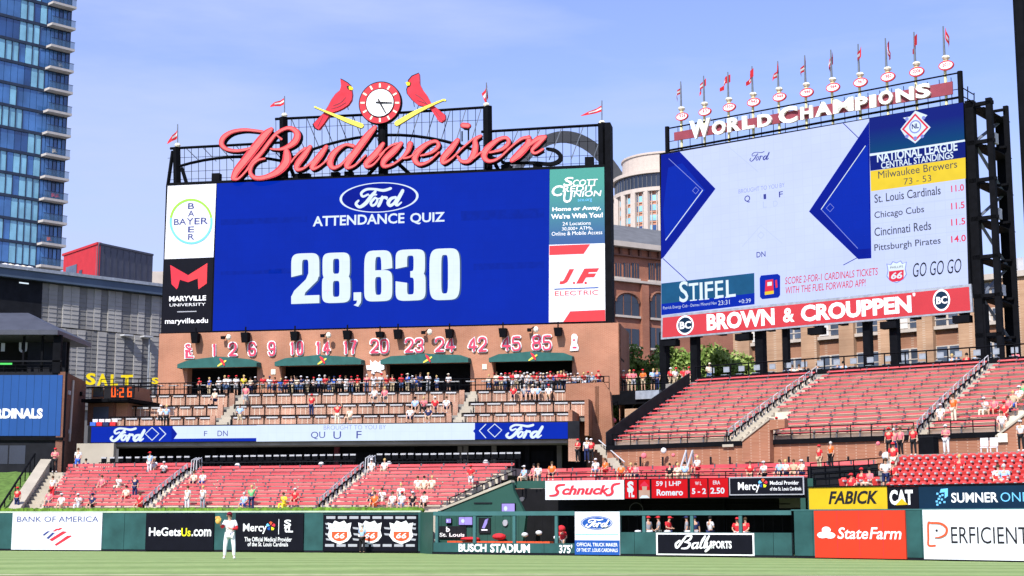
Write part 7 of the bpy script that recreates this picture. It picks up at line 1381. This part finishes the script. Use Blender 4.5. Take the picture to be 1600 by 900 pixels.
TOP = ('P', 'C', 'N', 'H1', 'H2', 'H3', 'LS', 'RS', 'LE', 'RE', 'LH', 'RH', 'LF', 'RF', 'LP', 'RP')
sit = shift(pose(), TOP, (0, .12, -.46)); sit.update(LK=(-.13, -.32, .5), RK=(.14, -.32, .5), LA=(-.13, -.36, .09), RA=(.15, -.3, .09), LT=(-.14, -.5, .04), RT=(.16, -.44, .04), LH=(-.14, -.18, .52), RH=(.14, -.18, .52), LF=(-.12, -.26, .52), RF=(.12, -.26, .52), LE=(-.27, .05, .68), RE=(.27, .05, .68))
sit2 = dict(sit); sit2.update(LH=(-.1, -.2, .85), RH=(.1, -.2, .8), LF=(-.06, -.22, .92), RF=(.05, -.24, .86), C=(0, .05, .86), N=(0, 0, 1.01), H1=(0, -.04, 1.08), H2=(.02, -.06, 1.16), H3=(.02, -.06, 1.24), LS=(-.19, .03, .93), RS=(.19, .03, .93))
POSES = {'standing': pose(), 'leaning': pose(LH=(-.12, -.3, 1.08), RH=(.12, -.3, 1.08), LF=(-.06, -.34, 1.08), RF=(.06, -.34, 1.08), LE=(-.27, -.06, 1.13), RE=(.27, -.06, 1.13), N=(0, -.06, 1.47), C=(0, -.04, 1.31), H1=(0, -.09, 1.54), H2=(.02, -.11, 1.62), H3=(.02, -.1, 1.7)),
         'walking': pose(LK=(-.1, -.2, .52), LA=(-.1, -.22, .1), LT=(-.1, -.36, .08), RK=(.1, .06, .5), RA=(.1, .3, .13), RT=(.1, .2, .05), LH=(-.22, .1, .88), RH=(.22, -.28, .95), RF=(.2, -.34, 1.0), RE=(.25, -.03, 1.13)), 'sitting': sit, 'sitting forward': sit2,
         'raising an arm': pose(RE=(.33, -.02, 1.52), RH=(.26, -.04, 1.76), RF=(.24, -.05, 1.84)), 'arms folded': pose(LE=(-.27, -.03, 1.14), RE=(.27, -.03, 1.14), LH=(-.02, -.19, 1.2), RH=(.03, -.21, 1.17), LF=(.08, -.19, 1.22), RF=(-.07, -.21, 1.19))}
PM = {k: bodyset(v, shorts=(k in ('leaning', 'sitting', 'walking'))) for k, v in POSES.items()}
FEM = random.Random(21)
COLW = {'cloth_red': 'red', 'cloth_white': 'white', 'cloth_pink': 'pink', 'cloth_navy': 'navy', 'cloth_black': 'black', 'cloth_grey': 'grey', 'cloth_blue': 'blue', 'cloth_lightblue': 'light blue', 'cloth_khaki': 'khaki', 'cloth_denim': 'denim', 'cloth_yellow': 'yellow', 'cloth_green': 'green', 'cloth_orange': 'orange', 'cloth_cream': 'cream', 'cloth_teal': 'teal'}
def person(loc, rz, ps, shirt, legs, head, label, grp=None, sc=1., skin_='skin', hairm=None):
    o = thing('person', label, 'person', loc, grp); o.rotation_euler.z = rz; o.scale = (sc, sc, sc); D = PM[ps]
    parts = [('body', 'body', skin_), ('shirt', 'shirt', 'cloth_' + shirt), ('trousers', 'trousers', 'cloth_' + legs), ('shoe', 'shoes', 'cloth_' + FEM.choice(('white', 'black', 'grey')))]
    if head.startswith('hair'): parts.append(('hair', 'hair', head))
    else: parts += [('hair', 'hair', hairm or 'hair_brown'), ('cap', 'cap', 'cloth_' + head)]
    for k, nm, m in parts:
        me = D[k]
        if not me.materials: me.materials.append(M['skin'])
        c = bpy.data.objects.new(nm, me); C.objects.link(c); c.parent = o; c.material_slots[0].link = 'OBJECT'; c.material_slots[0].material = M[m]
    return o
def faceang(F): return atan2(F.d.y, F.d.x)
RP_ = random.Random(42)
SH = ['red'] * 7 + ['white'] * 7 + ['pink', 'grey', 'navy', 'lightblue', 'blue', 'black', 'cream', 'red', 'white']
LG = ['khaki', 'denim', 'navy', 'black', 'grey', 'denim', 'white', 'khaki']
HD = ['red', 'red', 'white', 'navy', 'hair_brown', 'hair_black', 'hair_blond', 'hair_brown', 'hair_grey', 'cream']
def hw(h): return COLW['cloth_' + h] + ' cap' if not h.startswith('hair') else h[5:].replace('brown', 'brown') + ' hair'
# balcony crowd: pixel positions along the rail
bx = [312, 327, 342, 352, 357, 369, 381, 392, 399, 411, 421, 429, 438, 447, 455, 464, 471, 480, 490, 499, 508, 515, 522, 531, 541, 549, 559, 573, 584, 595, 604, 613, 627, 637, 645, 650, 656, 669, 683, 701, 764, 776, 783, 789, 795, 801, 807, 813, 819, 824, 829, 834, 839, 845, 849, 855, 860, 866, 871, 876, 881, 887, 892, 897, 903, 912, 918, 925, 935]
fixed = {312: ('red', 'red'), 381: ('yellow', 'hair_blond'), 421: ('white', 'navy'), 559: ('red', 'red'), 650: ('blue', 'hair_brown'), 645: ('white', 'white'), 669: ('white', 'hair_blond'), 683: ('lightblue', 'hair_blond'), 604: ('red', 'hair_grey'), 613: ('red', 'hair_brown'), 764: ('cream', 'hair_blond'), 795: ('white', 'red'), 866: ('blue', 'hair_brown'), 892: ('pink', 'white'), 935: ('red', 'red')}
cnt = 0
for i, px in enumerate(bx):
    b = RP_.choice((9.75, 9.9, 10.5, 10.9)); z = zT[3] - .1; s = RBF.s_at(px, b, z + 1); sh, hd = fixed.get(px, (RP_.choice(SH), RP_.choice(HD))); lg = RP_.choice(LG)
    ps = RP_.choice(['standing', 'leaning', 'leaning', 'standing', 'arms folded', 'raising an arm' if px % 7 == 0 else 'leaning']); zone = 'before the first awning' if px < 415 else 'before the second awning' if px < 575 else 'before the third awning' if px < 745 else 'before the fourth awning'
    person(RBF.P(s, b, z), faceang(RBF) + RP_.uniform(-.7, .7), ps, sh, lg, hd, f'person in {COLW["cloth_" + sh]} shirt at the balcony railing {zone}, {nth(i + 1)} from left', 'people standing on the balcony', RP_.uniform(.84, .97), 'skin' if RP_.random() < .88 else 'skin_dark')
# second row on the right part
for i, px in enumerate((772, 791, 804, 816, 827, 842, 853, 864, 874, 885, 899, 908)):
    b = 11.6; z = zT[3] - .1; s = RBF.s_at(px, b, z + 1); sh = RP_.choice(SH); person(RBF.P(s, b, z), faceang(RBF) + RP_.uniform(-.6, .6), 'standing', sh, RP_.choice(LG), RP_.choice(HD), f'person in {COLW["cloth_" + sh]} shirt in the back rank before the fourth awning, {nth(i + 1)} from left', 'people standing on the balcony', RP_.uniform(.92, 1.02))
def terr(px, row, sh, lg, hd, lab, ps='sitting', off=.55):
    "seated on a terrace: row 1..3 floors behind the bay fronts"
    b = bT[row] + off; z = zT[row] - .1; s = RBF.s_at(px, b, z + .8); person(RBF.P(s, b, z + (.16 if ps.startswith('sit') else 0)), faceang(RBF) + RP_.uniform(-.4, .4), ps, sh, lg, hd, lab, 'people on the terraces')
for a in ((251, 0, 'white', 'black', 'white', 'person in white shirt walking on the lowest terrace at its left end', 'walking'), (260, 0, 'lightblue', 'black', 'hair_blond', 'person in light blue shirt beside the one in white on the lowest terrace', 'standing'), (334, 2, 'cream', 'navy', 'white', 'person in pale shirt at the left stair of the terrace', 'sitting'),
          (375, 0, 'lightblue', 'khaki', 'hair_brown', 'person in light blue shirt at the foot of the left terrace stair', 'leaning'), (384, 2, 'pink', 'grey', 'hair_black', 'person in pink shirt walking up beside the left terrace stair', 'walking'), (487, 1, 'red', 'navy', 'red', 'person in red shirt with arms out on the middle terrace', 'standing'),
          (527, 0, 'red', 'cream', 'hair_brown', 'person in red shirt waving on the lowest terrace', 'raising an arm'), (545, 0, 'cream', 'cream', 'hair_brown', 'person in cream shirt right of the waving one on the lowest terrace', 'sitting'), (640, 0, 'white', 'navy', 'hair_black', 'person in white shirt on the lowest terrace, middle block', 'sitting'), (669, 0, 'navy', 'khaki', 'hair_black', 'person in navy shirt on the lowest terrace near the right stair', 'sitting'),
          (648, 1, 'lightblue', 'black', 'black', 'person in light blue shirt and black cap seated on the middle terrace', 'sitting'), (662, 1, 'pink', 'black', 'hair_blond', 'person in pink shirt seated second in the group of four on the middle terrace', 'sitting forward'), (680, 1, 'red', 'navy', 'white', 'person in red shirt and white hat seated third in the group of four', 'sitting'), (697, 1, 'white', 'navy', 'hair_brown', 'person in white shirt seated last in the group of four', 'sitting'),
          (600, 2, 'pink', 'grey', 'hair_blond', 'person in pink shirt behind the upper terrace bays, middle block', 'sitting'), (584, 2, 'white', 'grey', 'hair_brown', 'person in white shirt behind the upper terrace bays, middle block', 'sitting')):
    terr(a[0], a[1], *a[2:5], a[5], a[6], .4 if a[1] else 1.2)
for i, px in enumerate((802, 819, 826, 832, 840, 857)):
    sh = ('red', 'grey', 'navy', 'white', 'lightblue', 'white')[i]; b = bT[3] - .55; z = zT[2] - .1; person(RBF.P(RBF.s_at(px, b, z + 1), b, z + .35), faceang(RBF), 'sitting', sh, RP_.choice(('khaki', 'black', 'navy')), RP_.choice(HD), f'person in {COLW["cloth_" + sh]} seated below the balcony railing right of the stair, {nth(i + 1)} from left', 'people on the terraces')
# left bleachers
def bl(px, row, sh, lg, hd, lab, ps='sitting'):
    b, z = row_l(row); st = not ps.startswith('sit'); bb = b + (.1 if st else .56); s = BL.s_at(px, bb, z + .8); person(BL.P(s, bb, z - .02), faceang(BL) + RP_.uniform(-.4, .4), ps, sh, lg, hd, lab, 'people in the left bleachers', .93)
for a in ((82, 3, 'white', 'red', 'hair_brown', 'person in white shirt and red shorts in the far left bleacher rows', 'standing'), (27, 0, 'red', 'navy', 'red', 'person in red shirt at the foot of the parapet wall', 'standing'), (76, 1, 'pink', 'grey', 'hair_brown', 'person in pink shirt in the second bleacher row at the left end', 'sitting'), (95, 0, 'white', 'cream', 'white', 'person in white shirt in front bleacher row, left end', 'sitting'),
          (122, 0, 'white', 'white', 'white', 'person under a white hat in front bleacher row, wide white shape', 'sitting forward'), (143, 0, 'navy', 'black', 'navy', 'person in navy seated low in front bleacher row', 'sitting'), (158, 5, 'pink', 'pink', 'hair_brown', 'person in pink seated mid-height in left bleacher section', 'sitting'), (185, 5, 'white', 'cream', 'hair_brown', 'person in white reclining mid-height in left bleacher section', 'sitting forward'), (196, 2, 'cream', 'red', 'hair_black', 'person in cream shirt low in left bleacher section', 'sitting'),
          (211, 3, 'navy', 'navy', 'hair_brown', 'person in navy standing low near the left bleacher aisle', 'standing'), (217, 0, 'red', 'red', 'hair_brown', 'person in red in front row beside the left bleacher aisle', 'sitting'), (234, 10, 'lightblue', 'white', 'red', 'person in light blue with red cap at the top of the left bleacher section', 'standing'), (240, 10, 'white', 'khaki', 'hair_blond', 'person in white close behind the red capped one at the top left', 'sitting'), (256, 9, 'white', 'black', 'white', 'person in white leaning at the top of the left bleacher section', 'sitting forward'),
          (302, 6, 'cream', 'navy', 'hair_brown', 'person in cream shirt by the top of the left bleacher aisle', 'sitting'), (316, 6, 'white', 'blue', 'hair_brown', 'person in white shirt and blue shorts in the middle bleacher section', 'sitting'), (293, 0, 'white', 'white', 'hair_brown', 'person in white in front row of the middle section, left of a pair', 'standing'), (317, 0, 'white', 'grey', 'hair_blond', 'person in white in front row of the middle section, right of a pair', 'standing'),
          (380, 0, 'lightblue', 'blue', 'hair_grey', 'person in pale blue in front row beside the green shirted one', 'sitting'), (393, 0, 'green', 'navy', 'hair_blond', 'person in green shirt with raised arm in the front bleacher row', 'raising an arm'), (443, 0, 'yellow', 'yellow', 'hair_brown', 'person in yellow reclining in the front bleacher row', 'sitting forward'), (460, 1, 'red', 'red', 'white', 'person in red with white cap beside the yellow shirted one', 'sitting'),
          (580, 9, 'white', 'white', 'white', 'person in white at the top of the right bleacher section by the aisle', 'sitting'), (600, 9, 'white', 'cream', 'hair_blond', 'person in white with blond hair at the top of the right bleacher section', 'sitting'), (581, 1, 'navy', 'navy', 'hair_blond', 'person in navy holding a dark bag low in the right bleacher section', 'sitting'), (584, 0, 'orange', 'orange', 'hair_brown', 'person in orange in front row of the right bleacher section', 'sitting'), (597, 1, 'white', 'cream', 'hair_brown', 'person in white with arms spread low in the right bleacher section', 'sitting forward'),
          (612, 0, 'white', 'white', 'hair_brown', 'person in white right of the orange shirted one', 'sitting'), (626, 2, 'white', 'teal', 'hair_blond', 'person in white shirt and teal shorts in the third row of the right section', 'sitting'), (627, 0, 'white', 'lightblue', 'red', 'person in white with red cap in front row, right section', 'sitting'), (644, 0, 'black', 'navy', 'white', 'person in black shirt with white cap in front row, right section', 'sitting'), (662, 0, 'white', 'black', 'hair_black', 'person in white in front row near the sloping railing', 'sitting'),
          (653, 4, 'white', 'cream', 'hair_brown', 'person in white mid-height in the right section, left of three', 'sitting'), (662, 4, 'cream', 'cream', 'hair_black', 'person in cream mid-height in the right section, middle of three', 'sitting'), (674, 4, 'cream', 'cream', 'hair_blond', 'person in cream mid-height in the right section, right of three', 'sitting'), (736, 5, 'red', 'white', 'red', 'person in red bending at the sloping railing', 'leaning')):
    bl(*a)
b, z = row_l(NR_L); person(BL.P(BL.s_at(85, b, z), b, z), .2, 'arms folded', 'pink', 'black', 'red', 'person in pink shirt and black shorts standing by the parapet wall before the dark building'); person(BL.P(BL.s_at(121, b + .5, z), b + .5, z), 0, 'walking', 'white', 'blue', 'hair_brown', 'person in white shirt and blue shorts walking on the concourse under the beige wall'); person(BL.P(BL.s_at(133, b + .8, z), b + .8, z - .3), 0, 'sitting', 'navy', 'khaki', 'hair_black', 'person in navy seated on the concourse under the beige wall')
for k, (x, y) in enumerate(((152, 729), (371, 727), (502, 725), (608, 724), (759, 722), (292, 727))):
    s, zz_ = BL.sz(x, y, 9.9); MB().ball(BL.P(s, 9.9, zz_), .2, .15, .16, 8, 5).build('white_balloon', 'cloth_white', label=f'small round white marker among the black bar chairs, {nth(sorted((152, 371, 502, 608, 759, 292)).index(x) + 1)} from the left', cat='marker', group='round white markers on the concourse', smooth=True)
# low right block and roof edge
def lr(px, py, bdb, sh, lg, hd, lab, ps='sitting', rz=None):
    b = BF - bdb; s, z = RB.sz(px, py, b); person(RB.P(s, b, z), faceang(RB) + (RP_.uniform(-.5, .5) if rz is None else rz), ps, sh, lg, hd, lab, 'people around the low right block', .94)
for a in ((817, 757, 9, 'lightblue', 'cream', 'white', 'person in light blue seated at the top of the sloping cap'), (832, 754, 8, 'pink', 'pink', 'hair_black', 'person in pink seated left of the white grocery sign'), (840, 754, 8.5, 'white', 'grey', 'hair_brown', 'person in white seated next to the pink one above the bullpen roof'), (903, 723, .9, 'red', 'black', 'red', 'person in red shirt standing with crossed arms at the brick end wall', 'arms folded'), (924, 723, .9, 'red', 'black', 'white', 'person in red leaning on the wall right of the crossed arm one', 'standing'), (917, 722, 1.0, 'white', 'navy', 'hair_grey', 'person in white half hidden between two red shirted people', 'standing'),
          (930, 745, 3.5, 'white', 'lightblue', 'white', 'person in white seated in the low block, left part'), (944, 745, 3.5, 'orange', 'red', 'hair_brown', 'person in orange seated in the low block, left part'), (970, 753, 5, 'orange', 'red', 'hair_brown', 'person in orange seated above the grocery sign'), (984, 753, 5, 'red', 'grey', 'hair_blond', 'person in red seated above the red scoreboard strip'), (992, 753, 5, 'pink', 'navy', 'hair_brown', 'person in pink seated above the red scoreboard strip'),
          (1046, 754, 5, 'black', 'khaki', 'hair_black', 'person in black seated by the white stair rails'), (1058, 754, 5, 'cream', 'cream', 'hair_blond', 'person in cream seated by the white stair rails'), (1070, 752, 5, 'lightblue', 'khaki', 'hair_black', 'person in light blue seated right of the white stair rails'), (1172, 752, 5, 'red', 'khaki', 'hair_brown', 'person in red seated above the medical sign, first of the row'), (1192, 752, 5, 'white', 'black', 'white', 'person in white with white cap above the medical sign'), (1217, 750, 5, 'lightblue', 'navy', 'hair_brown', 'person in light blue seated above the medical sign'), (1226, 750, 5, 'white', 'navy', 'hair_blond', 'person in white seated right of the light blue one'), (1240, 750, 5, 'khaki', 'khaki', 'hair_brown', 'person in khaki seated above the right end of the medical sign'), (1251, 750, 5, 'cream', 'navy', 'white', 'person in cream with white cap above the right end of the medical sign'),
          (1281, 738, 3.4, 'red', 'khaki', 'red', 'person in red standing above the yellow sign, left of two', 'standing'), (1299, 733, 3, 'orange', 'black', 'hair_grey', 'person in orange standing above the yellow sign, right of two', 'standing'), (1088, 742, 3.4, 'white', 'red', 'hair_blond', 'small person in white on the first bench right of the stair'), (862, 751, 8, 'orange', 'navy', 'hair_brown', 'person in orange seated above the left part of the grocery sign'),
          (1213, 681, -.4, 'cream', 'white', 'red', 'person in cream crouching at the front railing of the middle deck section')):
    lr(*a)
for k, (x, y) in enumerate(((1037, 704), (1052, 711), (1006, 712), (1088, 713), (959, 657), (1372, 693))):
    bb = (BF - .9) if y > 680 else BF + 2; F_ = RB if x != 959 else Frame((948, 610, 121.5), (1045, 610, 118.8)); s, z = F_.sz(x, y, bb if F_ is RB else -1.5); MB().ball(F_.P(s, bb if F_ is RB else -1.5, z), (.2, .13)[k % 2], .1, (.2, .13)[k % 2], 9, 6).build('round_lamp', 'cloth_white' if k in (0,) else 'cloth_pink', label=f'small round {"white" if k == 0 else "pink"} lamp against the wall, {nth(sorted((1037, 1052, 1006, 1088, 959, 1372)).index(x) + 1)} from the left', cat='lamp', group='small round lamps', smooth=True)
# upper right deck people
def dk(px, row, sh, lg, hd, lab, ps='sitting'):
    b, z = row_r(row); bb = b + (.1 if not ps.startswith('sit') else .52); person(RB.P(RB.s_at(px, bb, z + .8), bb, z - .02), faceang(RB) + RP_.uniform(-.4, .4), ps, sh, lg, hd, lab, 'people on the right deck')
for a in ((1469, 2, 'white', 'white', 'white', 'person in white at the right deck aisle near the front'), (1490, 2, 'orange', 'cream', 'hair_brown', 'person in orange shirt standing near the front of the right section', 'standing'), (1538, 3, 'white', 'cream', 'white', 'person in white reclining in the right section of the deck', 'sitting forward'), (1552, 3, 'pink', 'red', 'hair_brown', 'person in pink in the right section of the deck'), (1568, 2, 'red', 'red', 'red', 'person in red low in the right section beside the brick slope'), (1574, 3, 'pink', 'navy', 'hair_brown', 'person in pink beside the brick slope'),
          (1583, 4, 'khaki', 'blue', 'hair_blond', 'person in khaki beside the brick slope'), (1591, 5, 'white', 'khaki', 'white', 'person in white with white cap at the right edge of the deck'), (1565, 0, 'white', 'grey', 'hair_brown', 'person in white leaning at the front railing, right section', 'sitting'), (1597, 6, 'green', 'khaki', 'hair_black', 'person in green at the right edge of the deck')): dk(*a)
for i, (px, sh) in enumerate(((1227, 'navy'), (1236, 'white'), (1247, 'cream'), (1258, 'black'), (1276, 'black'), (1316, 'lightblue'), (1307, 'denim'), (1486, 'lightblue'), (1493, 'navy'), (1509, 'red'), (1525, 'lightblue'), (1585, 'pink'))):
    b = BF + NR * TD + 1.5; s = RB.s_at(px, b, zk + 1); person(RB.P(s, b, zk - .5), faceang(RB), 'sitting', sh, 'navy', RP_.choice(HD[4:8]), f'person in {COLW["cloth_" + sh]} seated behind the top parapet of the deck, {nth(i + 1)} from the left', 'people behind the deck parapet', 1.12)
# walkway of the lower right block
def wk(px, b, sh, lg, hd, lab, ps='standing'):
    s = G.s_at(px, b, zw + .9); person(G.P(s, b, zw), faceang(G) + RP_.uniform(-.5, .5), ps, sh, lg, hd, lab, 'people on the right walkway', .9)
for a in ((1389, 7, 'red', 'black', 'red', 'person in red shirt and cap standing on the walkway left of the black bin, first'), (1397, 8, 'pink', 'navy', 'hair_grey', 'person in pink shirt standing behind the red capped one on the walkway'), (1407, 7.4, 'pink', 'black', 'hair_brown', 'person in pink shirt with black shorts on the walkway'), (1427, 7, 'red', 'black', 'hair_brown', 'person in red shirt just left of the black bin'), (1478, 7, 'pink', 'white', 'white', 'person in pink with white trousers right of the black bin', 'arms folded'), (1595, 6, 'white', 'black', 'white', 'person in white with white cap on the walkway at the right edge')): wk(*a)
def sb(px, row, sh, lg, hd, lab, ps='sitting', dz=0):
    b, z = row_s(row); bb = b + (.12 if not ps.startswith('sit') else .42); person(G.P(G.s_at(px, bb, z + .8), bb, z + dz), faceang(G) + RP_.uniform(-.5, .5), ps, sh, lg, hd, lab, 'people in the right lower seats')
for a in ((1396, 4, 'red', 'cream', 'red', 'person in bright red shirt walking down beside the red folding seats', 'walking'), (1384, 1, 'white', 'navy', 'hair_brown', 'large person in white shirt bending above the black machinery sign', 'leaning'), (1328, 0, 'red', 'navy', 'red', 'person in red with red cap above the yellow sign, left of two'), (1345, 1, 'red', 'grey', 'red', 'person in red with red cap above the yellow sign, right of two'), (1498, 3, 'red', 'red', 'hair_blond', 'person in red shirt seated alone amid the red folding seats'),
          (1559, 1, 'white', 'cream', 'hair_brown', 'person in white seated amid the red seats, left of a pair'), (1569, 1, 'lightblue', 'cream', 'hair_grey', 'person in light blue seated amid the red seats, right of a pair'), (1356, 1, 'pink', 'cream', 'hair_black', 'person in pink seated next to the two red capped people'), (1393, 2, 'red', 'khaki', 'red', 'person in red seated behind the large white shirted person')): sb(*a)
s = G.s_at(1386, 4.2, 4.6); MB().ball(G.P(s, 4.2, 5.3), .26, .25, .24, 10, 7).build('white_parasol_hat', 'cloth_white', label='large round white cover beside the person in bright red shirt', cat='hat', smooth=True)
s, z = BAND.sz(1269, 757, 1.5); MB().ball(BAND.P(s, 1.5, z), .28, .26, .28, 10, 7).build('white_dome_lamp', 'cloth_white', label='small white dome left of the yellow sign', cat='lamp', smooth=True)
# concourse between boards
g = Frame((948, 610, 121.5), (1045, 610, 118.8))
for i, (px, sh) in enumerate(((974, 'red'), (984, 'pink'), (990, 'pink'), (1005, 'orange'), (1020, 'lightblue'), (1027, 'denim'), (1048, 'red'), (1055, 'white'), (1068, 'red'), (1076, 'pink'), (1108, 'cream'))):
    b = 1.2; F_ = g if px < 1045 else None
    loc = g.P(g.s_at(px, b, zbr + 1), b, zbr) if px < 1100 else RB.P(RB.s_at(px, -.2, zk + 1), -.2, zk - .3)
    person(loc, RP_.uniform(-.8, .8), RP_.choice(('standing', 'leaning')), sh, RP_.choice(LG), RP_.choice(HD), f'person in {COLW["cloth_" + sh]} shirt on the concourse between the boards, {nth(i + 1)} from the left', 'people on the concourse between the boards')
MB().box(g, g.sz(1045, 610)[0], g.sz(1100, 610)[0], .5, 5, zbr - .3, zbr - .02).build('bridge_extension', 'black_steel', label='black platform continuing behind the first board columns', cat='platform')
# bullpen people
def pn(px, b, sh, lg, hd, lab, ps='standing', rz=0, dz=.42):
    s = BPF.s_at(px, b, 1.2); person(BPF.P(s, b, dz), faceang(BPF) + rz, ps, sh, lg, hd, lab, 'people in the bullpen')
for a in ((1013, 3.2, 'grey', 'grey', 'red', 'person in grey uniform inside the bullpen right of the first post', 'standing', 1.0), (1029, 3.4, 'grey', 'grey', 'red', 'second person in grey uniform inside the bullpen', 'walking', -1.0), (1044, 1.6, 'red', 'navy', 'red', 'person in red shirt pointing over the bullpen fence', 'leaning', 1.4), (1073, 3, 'grey', 'grey', 'navy', 'person in grey uniform left of the leaning post', 'standing', -1.2), (1086, 3.2, 'navy', 'grey', 'navy', 'person in dark top behind the leaning post', 'standing', .5),
          (1110, 1.8, 'white', 'navy', 'hair_black', 'person in white shirt standing turned away in the bullpen', 'arms folded', 2.6), (1152, 3, 'red', 'white', 'red', 'person in red seated left of the right post of the bullpen', 'sitting', .3, .8), (1163, 3, 'red', 'white', 'hair_brown', 'person in red seated right of the right post of the bullpen', 'sitting', -.3, .8), (878, 3, 'red', 'grey', 'hair_brown', 'person in dark red seated left of the tall white sign', 'sitting', .3, .3)): pn(*a)
# guard before the shield sign
s = OWL.s_at(566, -.9, .9); person(OWL.P(s, -.9, 0.012), faceang(OWL) + pi * .93, 'arms folded', 'lightblue', 'black', 'hair_grey', 'person in light blue shirt and black trousers standing before the middle road shield', None, .98)

# ---- fielder in the foreground
J = pose(P=(0, 0, .93), LP=(-.11, 0, .9), RP=(.11, 0, .9), LK=(-.155, -.05, .49), RK=(.165, -.03, .49), LA=(-.17, .01, .1), RA=(.18, .02, .1), LT=(-.2, -.13, .05), RT=(.21, -.12, .05), LE=(-.27, -.12, 1.17), LH=(-.34, -.27, 1.3), LF=(-.37, -.3, 1.35), RE=(.27, -.06, 1.13), RH=(.06, -.24, 1.13), RF=(-.03, -.27, 1.15), C=(0, -.01, 1.3), N=(-.01, -.02, 1.47), H1=(-.01, -.03, 1.55), H2=(-.02, -.04, 1.63), H3=(-.02, -.03, 1.72))
W = bodyset(J, fingers=True, sub=2); W2 = skin({'S': (*J['LS'], .07), 'E': (*J['LE'], .056), 'H': (*Vector(J['LE']).lerp(Vector(J['LH']), .85), .042)}, [('S', 'E'), ('E', 'H')], 2); W3 = skin({'S': (*J['RS'], .07), 'E': (*J['RE'], .058), 'H': (*Vector(J['RE']).lerp(Vector(J['RH']), .85), .044)}, [('S', 'E'), ('E', 'H')], 2)
pz = .5; px0 = at(358, 868, 62.3); o = thing('person', 'person in white baseball uniform and dark red cap raising a tan glove on the grass', 'person', (px0.x, 62.3, field_z(px0.x, 62.3))); o.scale = (1.06,) * 3; o.rotation_euler.z = .12
def addp(nm, me, m):
    me.materials.clear(); me.materials.append(M[m]); c = bpy.data.objects.new(nm, me); C.objects.link(c); c.parent = o; return c
mat('uniform_white', (.78, .79, .82), .85, .07, 4); mat('cap_maroon', (.16, .01, .025), .8, .1, 6)
addp('body', W['body'], 'skin'); addp('shirt', W['shirt'], 'uniform_white'); addp('trousers', W['trousers'], 'uniform_white'); addp('cap', W['cap'], 'cap_maroon'); addp('shoes', W['shoe'], 'cloth_white'); addp('sleeve', W2, 'cloth_red'); addp('sleeve', W3, 'cloth_red')
mb = MB(); mb.ball((-.02, -.01, 1.62), .1, .105, .1, 12, 7); addp('hair', m_(mb), 'hair_brown')
mb = MB()
for i in range(16):
    a, c = 2 * pi * i / 16, 2 * pi * (i + 1) / 16; q = lambda t, z: Vector((.178 * cos(t), .138 * sin(t), z)); mb.quad(q(a, .955), q(c, .955), q(c, 1.0), q(a, 1.0))

mb = MB(); c = Vector((-.43, -.34, 1.43)); mb.ball(c, .095, .05, .12, 12, 8)
for k in range(4): mb.ball(c + Vector((-.072 + .045 * k, -.01, .1 + .012 * (k in (1, 2)))), .026, .034, .07, 8, 6)
mb.ball(c + Vector((.1, -.02, .04)), .028, .036, .07, 8, 6); addp('glove', m_(mb), 'leather')
mb = MB(); mb.ball((-.06, -.3, 1.13), .038, .038, .038, 10, 7); addp('ball', m_(mb), 'cloth_white')
mb = MB(); mb.ball((-.02, -.15, 1.62), .014, .02, .018, 6, 4); addp('nose', m_(mb), 'skin')
for x in (-.052, .012): mb = MB(); mb.ball((x, -.128, 1.645), .011, .008, .008, 6, 4); addp('eye', m_(mb), 'print_black')
mb = MB(); mb.ball((-.02, -.128, 1.585), .024, .008, .006, 6, 4); addp('mouth', m_(mb), 'maroon')
for x in (-.115, .075): mb = MB(); mb.ball((x, -.02, 1.62), .015, .022, .03, 6, 4); addp('ear', m_(mb), 'skin')
# addp('number_mark', m_(MB().quad(Vector((.04, -.16, 1.2)), Vector((.1, -.155, 1.2)), Vector((.1, -.155, 1.3)), Vector((.04, -.16, 1.3)))), 'cloth_red')
